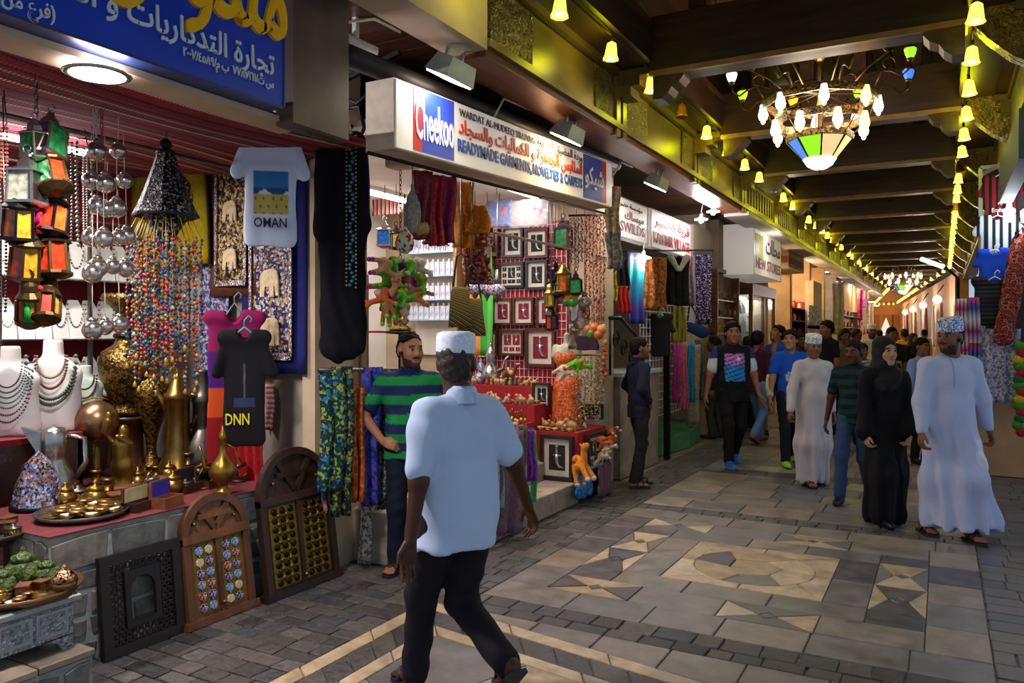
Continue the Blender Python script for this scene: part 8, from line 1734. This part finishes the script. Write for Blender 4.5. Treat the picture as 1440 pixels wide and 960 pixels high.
t = thing('shoulder_bag', 'dark blue cloth shoulder bag on the wire grid', 'bag', at(978, 462, X=XS + .1), YAW); part('pouch', sdf_mesh('p', [C((-.1, 0, .03), (.1, 0, -.05), .07, .09, .03, ((0, 1, 0), .4))], .014, cloth('#16305c')), None, t); part('strap', MB().tube([(-.12, 0, .05), (-.09, 0, .3), (-.06, 0, .34), (.08, 0, .05)], .012, 5), cloth('#16305c'), t)
for i, u in enumerate((948, 955, 961)): hang('raffia_tassel', ['yellow green raffia tassel, left of three on the grid', 'yellow green raffia tassel, middle of three on the grid', 'yellow green raffia tassel, right of three on the grid'][i], 'tassel', u - 4, u + 5, 430, 480, PAT('raffia', ['#8a7a2c', '#6a6a24', '#a8943c'], 8, 'x'), X=XS + .06, folds=1, amp=.02, rz=YAW, taper=.5)
# iron railing and post
ir = thing('iron_railing', 'black wrought iron stair railing with scrolls', 'railing', (0, 0, 0)); a, c = at(858, 447, X=-3.02), at(914, 494, X=-3.02)
part('hand_rail', MB().tube([tuple(a), tuple(at(872, 447, X=-3.02)), tuple(c)], .022, 8), m_iron, ir)
for k in range(3):
    q = at(866 + k * 11, 478 + k * 12, X=-3.02); part('scroll', MB().tube([(q.x, q.y + .1 * (1 - j / 22) * math.cos(j * .5), q.z + .12 * (1 - j / 22) * math.sin(j * .5)) for j in range(20)], .009, 5), m_iron, ir)
for u in (858, 900): q = at(u, 450, X=-3.02); part('baluster', MB().tube([(q.x, q.y, q.z - (.0 if u < 870 else .25)), (q.x, q.y, 1.16)], .014, 6), m_iron, ir)
q = at(938, 500, X=-3.06); solo('steel_post', MB().box(-.035, .035, -.035, .035, 0, 1.45), m_iron, 'square black steel post below the black knitted top', 'post', (q.x, q.y, 0))
solo('teal_panel', MB().bbox((0, 0, .9), (.08, .8, 1.8), .01), M('panel_teal', '#6c9494', .5, 0, .2), 'pale teal panel leaning behind the railing', 'panel', (-4.2, 9.9, .001))
# shoe rack
sr2 = thing('shoe_rack', 'wooden shoe rack on the pillar with rows of slippers', 'rack', (-3.17, 0, 0)); u0, u1 = 1003, 1034; ya, yb = at(u0, 400, X=-3.12).y, at(u1, 400, X=-3.12).y; zt_, zb_ = at(1018, 386, X=-3.12).z, 1.35
part('back', MB().box(-.02, .0, ya, yb, zb_, zt_), M('rack_back', '#6a5440', .7), sr2)
for y in (ya, yb - .04): part('side', MB().box(0, .12, y, y + .04, zb_, zt_), m_mdwood, sr2)
part('top', MB().box(0, .12, ya, yb, zt_, zt_ + .06), m_mdwood, sr2)
for r, v in enumerate((422, 446, 468)):
    z = at(1018, v, X=-3.12).z; part('rung', MB().box(0, .08, ya, yb, z - .02, z), m_tarn, sr2)
    for k in range(4):
        col = (['#8a7a4c', '#7c6c48', '#3c2c3c', '#6a5a3c'], ['#1c1c1c', '#5c5c60', '#8a6a30', '#9c7a3c'], ['#c09a14', '#c8a41c', '#a85a14', '#b0641c'])[r][k]
        t = thing('slipper', ORD[k] + ' slipper on the ' + ('top', 'middle', 'bottom')[r] + ' row of the shoe rack', 'slipper', (-3.13, ya + .07 + (yb - ya - .1) * (k + .35) / 4, z), 0, 'slippers on the ' + ('top', 'middle', 'bottom')[r] + ' row'); part('sole', MB().lathe([(.05, 0), (.052, .01), (.045, .02)], 12, sx=.4, sy=.9), M('slip_' + col[1:], col, .7), t, (.05, 0, .10), (0, math.pi / 2 - .2, 0)); part('upper', MB().ball((0, 0, 0), .05, 10, 6, sz=.9), M('slip_' + col[1:], col), t, (.055, 0, .07)).scale = (.4, .75, 1)
# box sign NEW STORES and neighbours
ns = wallsign('box_sign', 'white box sign with yellow panel reading STORES', 1060, 1098, 314, 386, 335, 396, -2.62, [('محلات', 1, .4, .95, .5, .85, m_ik, .01), ('NEW STORES', 0, .06, .96, .14, .36, m_im, .01)], depth=.6)
A_ = at(1060, 386, X=-2.62); part('panel', MB().box(0, .005, A_.y + .12, A_.y + .75, A_.z + .3, A_.z + .68), M('sign_lime', '#a8b41c', .5, 0, .1), ns, label='yellow green panel'); lamp('POINT', ns, (.35, A_.y + .9, A_.z + .5), 8, '#fff4ee', .1)
wallsign('box_sign', 'smaller box sign with green stripe past the white one', 1108, 1130, 352, 378, 361, 382, -2.7, [], PAT('sign_stripes', ['#8a8060', '#7a3c28', '#8a8060', '#2c5a3c', '#9c8c40'], 1.4, 'grad'), .5)
SG = [(1168, 1198, 348, 372, 362, 380, 'dark red shop sign further down the left side', '#6a2a20'), (1200, 1210, 378, 398, 384, 400, 'white poster sign far down the left side', '#b0a8a0'), (1222, 1240, 385, 402, 393, 405, 'pale hanging sign near the far bend', '#b8b0a8'), (1134, 1158, 330, 356, 345, 364, 'brown board sign under the lattice frieze', '#4a3a28')]
for u0, u1, a, b_, c, d, lab, col in SG: wallsign('shop_sign', lab, u0, u1, a, b_, c, d, -2.55, [], face=M('signface_' + col[1:], col, .5), depth=.06)
# display cases and shelves of the further shops
dc = thing('display_cabinet', 'tall wooden glass cabinet of jewellery by the passage', 'cabinet', (-3.0, 0, 0)); ya, yb = at(1060, 440, X=-2.95).y, at(1092, 440, X=-2.95).y; zt_ = at(1075, 402, X=-2.95).z
part('plinth', MB().box(-.5, .02, ya, yb, 0, .7), m_mdwood, dc); part('cornice', MB().box(-.52, .04, ya - .03, yb + .03, zt_ - .2, zt_), m_mdwood, dc)
for y in (ya, (ya + yb) / 2 - .03, yb - .06): part('stile', MB().box(-.04, .03, y, y + .06, .7, zt_ - .2), m_mdwood, dc)
for y in (ya, yb - .06): part('stile', MB().box(-.5, -.44, y, y + .06, .7, zt_ - .2), m_mdwood, dc)
part('back', MB().box(-.5, -.48, ya, yb, .7, zt_ - .2), M('case_white', '#c8ccc8', .6), dc); part('pane', MB().box(-.005, .0, ya + .06, yb - .06, .7, zt_ - .2), M('case_pane', '#c8d8d8', .05, 0, 0, alpha=.25), dc); part('lit_strip', MB().box(-.42, -.36, ya + .08, yb - .08, zt_ - .24, zt_ - .21), EM('case_glow', '#eaf6ff', 5), dc); lamp('AREA', dc, (-.25, (ya + yb) / 2, zt_ - .26), 7, '#eaf6ff', .2, 1.2)
for k in range(4): part('shelf', MB().box(-.46, -.05, ya + .06, yb - .06, .95 + k * .33, .965 + k * .33), m_glass, dc)
n = 0
for k in range(4):
    for j in range(6): dup(stand0, (-3.0 - .25, ya + .18 + (yb - ya - .3) * j / 5, .966 + k * .33), .1, 'white necklace stand, %s across on shelf %s of the tall cabinet' % (ORD[j], 'one two three four'.split()[k]), 'necklace stands in the tall cabinet', {'necklace': bc[(j + k) % 7]}, 1.05)
def goods_shelf(name, label, u0, u1, X, zs_, cols, mat, n, grp, item='jar', z_top=2.4, depth=.35):
    t = thing(name, label, 'shelf', (X, 0, 0)); ya, yb = at(u0, 440, X=X).y, at(u1, 440, X=X).y
    part('back', MB().box(-depth, -depth + .02, ya, yb, 0, z_top), mat, t)
    for y in (ya, yb - .03): part('side', MB().box(-depth + .02, 0, y, y + .03, 0, z_top), mat, t)
    for z in zs_: part('board', MB().box(-depth + .02, 0, ya + .03, yb - .03, z - .025, z), mat, t)
    for i, z in enumerate(zs_):
        for k in range(n):
            col = cols[(i * 3 + k) % len(cols)]; o = thing('shelf_jar', '%s %s on shelf row %s, %s' % (ORD[k], item, 'one two three four'.split()[i], grp), item, (X - depth * .45, ya + .1 + (yb - ya - .2) * (k + .5) / n, z), 0, grp); part('jar', MB().lathe([(.05, 0), (.055, .03), (.05, .12), (.03, .15)], 10), M('jar_' + col[1:], col, .4), o); part('lid', MB().lathe([(.034, .15), (.034, .18), (.01, .2)], 10), m_gold, o)
goods_shelf('gift_shelf', 'red edged shelf with orange figures', 1112, 1138, -3.0, (1.2, 1.55, 1.9, 2.2), ['#b8401c', '#c8a888', '#a83018', '#d0b090'], M('shelf_red', '#8c2018', .6), 3, 'red and cream jars by the cream pillar')
struct('trim_13', MB().box(-3.0, -2.8, at(1138, 440, X=-2.9).y, at(1150, 440, X=-2.9).y, 0, 2.9), m_plaster)
PO = [(1137, 1153, 432, 462, 'blue and white framed print on the cream pillar', ['#3c4c8c', '#b8b8c8', '#5a6aa0', '#c8c8d0']), (1137, 1153, 458, 482, 'pink floral print on the cream pillar', ['#b86a5c', '#c8a898', '#a84c44', '#d0bcb0'])]
for u0, u1, v0, v1, lab, cols in PO:
    a, c = at(u0, v1, X=-2.77), at(u1, v0, X=-2.77); solo('wall_print', MB().box(-.015, .015, 0, c.y - a.y, 0, c.z - a.z), PAT('print_' + cols[0][1:], cols, 18), lab, 'print', (-2.775, a.y, a.z))
goods_shelf('drinks_shelf', 'shelf with rows of red bottles past the cream pillar', 1154, 1170, -2.95, (1.1, 1.45, 1.8), ['#b02c1c', '#b83420', '#a82418'], M('shelf_pale', '#a89c88', .6), 4, 'red bottles past the cream pillar')
goods_shelf('plate_shelf', 'brown shelf with plates and clocks far down the left', 1186, 1206, -2.85, (1.0, 1.4, 1.8, 2.2), ['#8a6a3c', '#b09468', '#6a4c2c'], M('shelf_brown', '#5a4028', .6), 4, 'brown pots far down the left')
FAR = [('white hanging curtain of the distant left shop', 1170, 1186, 395, 470, ['#b8b4b0', '#a8a4a4', '#c4c0bc']), ('magenta cloth hung far down the left', 1207, 1214, 400, 450, ['#a02c5c', '#b83c6c', '#8c244c']), ('violet cloth hung far down the left', 1213, 1218, 402, 432, ['#4c2c84', '#5c3c94']), ('cream cloth hung near the far bend', 1217, 1228, 425, 470, ['#a8987c', '#b8a88c', '#988870']), ('red printed cloth hung low near the far bend', 1206, 1216, 445, 470, ['#a82c24', '#c8b8a8', '#983020']), ('pale pink cloth by the far left shop', 1205, 1222, 404, 420, ['#b89c98', '#c8b0ac'])]
for lab, u0, u1, v0, v1, cols in FAR: hang('hung_cloth', lab, 'cloth', u0, u1, v0, v1, PAT('far_' + cols[0][1:], cols, 4, 'noise'), X=-2.75, folds=2, amp=.06, rz=YAW)
for i, (u, v, X, e, c) in enumerate(((1100, 377, -3.3, 55, '#ffe8c8'), (1123, 381, -3.3, 55, '#ffd8a0'), (1166, 382, -3.0, 55, '#fff0e0'), (1200, 400, -3.0, 60, '#ffe2b8'), (1068, 388, -3.2, 30, '#ffe2b8'))):
    p = at(u, v, X=X); t = thing('ceiling_lamp', ['flat glowing lamp under the smaller box sign', 'round glowing lamp before the cream pillar', 'bright lamp over the white curtain', 'bright lamp far down the left', 'lamp under the white box sign'][i], 'lamp', p); part('housing', MB().lathe([(.16, 0), (.17, .03), (.12, .05)], 16), m_white, t); part('lens', MB().lathe([(.001, -.012), (.15, -.01), (.15, 0)], 16, capt=False), EM('lens_glow', '#fff0f2', 12), t); lamp('POINT', t, (0, 0, -.15), e, c, .12)
# warm lamps inside the further left shops and the far end
for i, (x, y, e) in enumerate(((-3.7, 17, 60), (-3.7, 20, 60), (-3.6, 23, 60), (-2.7, 34, 120), (-3.6, 50, 260), (-3.8, 57, 260))):
    t = thing('ceiling_lamp', ORD[i] + ' warm ceiling lamp along the distant left shops', 'lamp', (x, y, 3.2 if y < 30 else 3.4), 0, 'warm lamps of the distant shops'); part('housing', MB().lathe([(.16, 0), (.17, .03), (.12, .05)], 16), m_white, t); part('lens', MB().lathe([(.001, -.012), (.15, -.01), (.15, 0)], 16, capt=False), EM('lens_glow_warm', '#ffd9a0', 12), t); lamp('POINT', t, (0, 0, -.15), e, '#ffc98a', .15)
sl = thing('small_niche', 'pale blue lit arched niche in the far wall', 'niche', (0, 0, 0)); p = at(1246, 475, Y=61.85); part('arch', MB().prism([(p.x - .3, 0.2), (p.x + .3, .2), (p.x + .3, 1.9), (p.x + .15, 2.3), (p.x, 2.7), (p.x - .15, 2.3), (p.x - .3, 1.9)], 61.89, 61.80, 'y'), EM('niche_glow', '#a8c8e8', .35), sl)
# --- right hand stall
YR = 10.18
jersey_fr = thing('jersey_frame', 'pale metal frame holding the football shirts', 'frame', (0, YR + .05, 0)); a, c = at(1379, 236, Y=YR + .05), at(1452, 228, Y=YR + .05)
part('post', MB().box(a.x - .02, a.x + .02, -.02, .02, 1.28, a.z), m_plain, jersey_fr); part('top_bar', MB().box(a.x, c.x + .2, -.02, .02, a.z - .02, a.z + .02), m_plain, jersey_fr)
part('back_panel', MB().box(a.x + .05, c.x + .4, .03, .06, 1.28, a.z), M('stall_back', '#3a2c28', .8, 0, .2), jersey_fr)
def vstripe(c1, c2, n, logo=None):
    A, B_ = np.array(lin(c1)), np.array(lin(c2))
    def f(co, w, h): return np.where((np.mod(co[:, 0] / w * n + 20.25, 1) < .5)[:, None], A, B_)
    return f
def hstripe(c1, c2, n):
    A, B_ = np.array(lin(c1)), np.array(lin(c2)); return lambda co, w, h: np.where((np.mod(co[:, 2] / h * n + 20, 1) < .6)[:, None], A, B_)
tee('football_shirt', 'red and black striped football shirt, topmost on the stall', 1378, 1436, 246, 312, Y=YR - .02, colf=vstripe('#7a1420', '#0e0c10', 7), hanger='#c8ccd0', cat='football shirt', txt=[('Fly', .1, .06, .0, -.62, '#d8d8d8'), ('Emirates', .4, .09, .02, -.75, '#d8d8d8')], res=1.2)
tee('football_shirt', 'black and white striped football shirt, second from top', 1370, 1436, 304, 362, Y=YR - .07, colf=vstripe('#b4c0d8', '#101014', 7), hanger='#c8ccd0', cat='football shirt', txt=[('Jeep', .26, .10, -.16, -.86, '#e0e0e0')], res=1.2)
tee('football_shirt', 'plain royal blue football shirt in the middle of the stall', 1370, 1428, 352, 402, Y=YR - .12, colf=lambda co, w, h: np.tile(np.array(lin('#0c3cb0')), (len(co), 1)), hanger='#c8ccd0', cat='football shirt', res=1.2)
tee('football_shirt', 'dark grey and black hooped shirt, lowest on the stall', 1372, 1426, 390, 458, Y=YR - .17, colf=hstripe('#121216', '#2c2c34', 11), hanger='#c8ccd0', cat='football shirt', arms=0, res=1.2)
for i, (u0, u1, v0, v1, lab, cols, sc_) in enumerate(((1376, 1434, 462, 566, 'grey white shawl with leaf print on the stall front', ['#8a8ca0', '#b8b8c4', '#5c607c', '#a0a0b0'], 34), (1346, 1362, 420, 560, 'white and magenta tie dyed scarf, left one', ['#b8a8b0', '#8c2464', '#c8bcc0', '#a01c5c', '#b8a8b0'], 2.2), (1360, 1378, 418, 556, 'white, magenta and blue tie dyed scarf, right one', ['#b8a8b0', '#7c2470', '#c8bcc0', '#2c5a94', '#a82460'], 2.0))):
    hang('scarf', lab, 'scarf', u0, u1, v0, v1, PAT('rs_%d' % i, cols, sc_, 'voronoi' if i == 0 else 'grad', const=i == 0), Y=YR - .16 if i == 0 else YR - .2, folds=3, amp=.03)
for i, (u, v, s_) in enumerate(((1428, 375, 1), (1416, 440, 1.05))):
    t = thing('paisley_bag', ['red and brown paisley bag hanging at the right edge', 'large red paisley bag hanging below the other one'][i], 'bag', at(u, v, Y=YR - .25)); part('pouch', sdf_mesh('pb', [C((-.03, 0, -.25), (.03, 0, .2), .10 * s_, .075, .05, ((0, 1, 0), .45)), C((.04, 0, .1), (.1, 0, .4), .06, .035, .08, ((0, 1, 0), .4))], .013, PAT('paisley', ['#5c1c14', '#8a3420', '#3c140e', '#a8583c', '#24305c'], 26, 'rings', distort=1)), None, t); part('strap', MB().tube([(-.08, 0, .0), (-.02, 0, .3), (.06, 0, .42), (.1, 0, .2)], .014, 5), cloth('#3c1814'), t)
gr = thing('flower_garland', 'garland of green, red and yellow pompoms at the right edge', 'garland', at(1434, 482, Y=YR - .25)); b_ = ['#3c7a1c', '#9c1420', '#b8a01c', '#3c7a1c', '#9c1420', '#1c5a2c']
for k in range(14): part('pompom', MB().ball((.02 * math.sin(k * 2), 0, -.04 - k * .07), .055, 10, 7), M('pom_' + b_[k % 6][1:], b_[k % 6], .95, 0, .4, 90, .8), gr)
t = thing('stall_lamp', 'glowing white bulb lamp in front of the football shirts', 'lamp', at(1419, 300, Y=YR - .35)); part('bulb', MB().lathe([(.001, -.09), (.05, -.085), (.055, .04), (.03, .06)], 14), EM('stall_bulb', '#f4fbff', 20), t); part('socket', MB().lathe([(.025, .06), (.025, .12), (.01, .14)], 10), m_white, t); part('cable', MB().tube([(0, 0, .14), (0, .02, .5)], .006, 5), m_wire, t); lamp('POINT', t, (0, -.05, -.02), 9, '#eaf4ff', .07)
t = thing('stall_lamp', 'second glowing bulb at the right frame edge', 'lamp', at(1443, 302, Y=YR - .3)); part('bulb', MB().lathe([(.001, -.08), (.045, -.075), (.05, .04), (.03, .06)], 14), EM('stall_bulb', '#f4fbff', 20), t); part('cable', MB().tube([(0, 0, .06), (0, .02, .5)], .006, 5), m_wire, t)
aw = thing('rolled_awning', 'rolled pink awning over the football shirts', 'awning', at(1404, 236, Y=YR - .2)); part('roll', MB().tube([(0, 0, 0), (.5, 0, .1), (1.0, 0, .12)], [.05, .09, .1], 10), M('awning_pink', '#8a6c66', .6, 0, .2), aw); part('bracket', MB().bar((-.15, 0, -.05), (.2, .05, .12), .04), m_plain, aw)
sb = thing('shop_sign', 'slanted blue grey sign edge above the right stall', 'sign', (0, 0, 0)); p = at(1408, 225, Y=9.6); part('board', MB().box(p.x - .02, p.x + .1, 7.2, 9.6, 2.95, 3.34), M('sign_bluegrey', '#39424e', .6, 0, .2), sb); part('lettering', MB().box(p.x - .02, p.x + .06, 9.59, 9.61, 3.0, 3.1), M('sign_olive', '#6a6a3c', .6), sb)
# street lamp and things along the right side
q = at(1347, 470, X=.34); lp = thing('street_lamp', 'slim dark lamp post with glowing tube head on the right', 'street lamp', (.33, q.y, 0)); hh = 1.6 + (-_s * .33 + _c * q.y) * 78 / FPX
part('pole', MB().tube([(0, 0, 0), (0, 0, hh)], .05, 8), m_iron, lp); part('arm', MB().tube([(0, 0, hh), (-.25, -.1, hh + .25), (-.55, -.2, hh + .35)], .03, 6), m_iron, lp); part('head', MB().tube([(-.3, -.12, hh + .26), (-.8, -.25, hh + .48)], .05, 8), EM('lamp_head_glow', '#f4f0ff', 6), lp)
goods_shelf('right_shelf', 'tan shelf with packets on the right hand side', 1352, 1362, .62, (1.5, 1.9, 2.3), ['#a88a5c', '#b8b0a0', '#8a6a3c'], M('shelf_tan', '#9c7a4c', .6), 3, 'packets on the right hand shelf', depth=-.35)
RW = [(.0 - .092 * k * 3.0, 30 + k * 3.0) for k in range(8)]
for i, (x, y) in enumerate(RW):
    t = thing('hung_garment', ORD[i] + ' pale garment along the bending right wall', 'garment', (x, y, 2.6), -math.pi / 2, 'garments on the bending right wall'); part('fabric', strip(.7, 1.5, None, 3, .06, thick=.03), cloth(['#b0a8a0', '#c0b8b0', '#8a6a7c', '#b8b4b8'][i % 4]), t)
    if i % 2 == 0:
        l_ = thing('shop_lamp', ORD[i // 2] + ' dazzling white shop lamp along the bending right wall', 'lamp', (x - .15, y + .6, 2.75), 0, 'dazzling lamps on the bending right wall'); part('globe', MB().ball((0, 0, 0), .13, 14, 10), EM('dazzle', '#fff4f8', 14), l_); part('stem', MB().tube([(0, 0, .2), (.2, 0, .5)], .02, 6), m_iron, l_); lamp('POINT', l_, (-.4, 0, -.1), 90, '#fff0ea', .2)
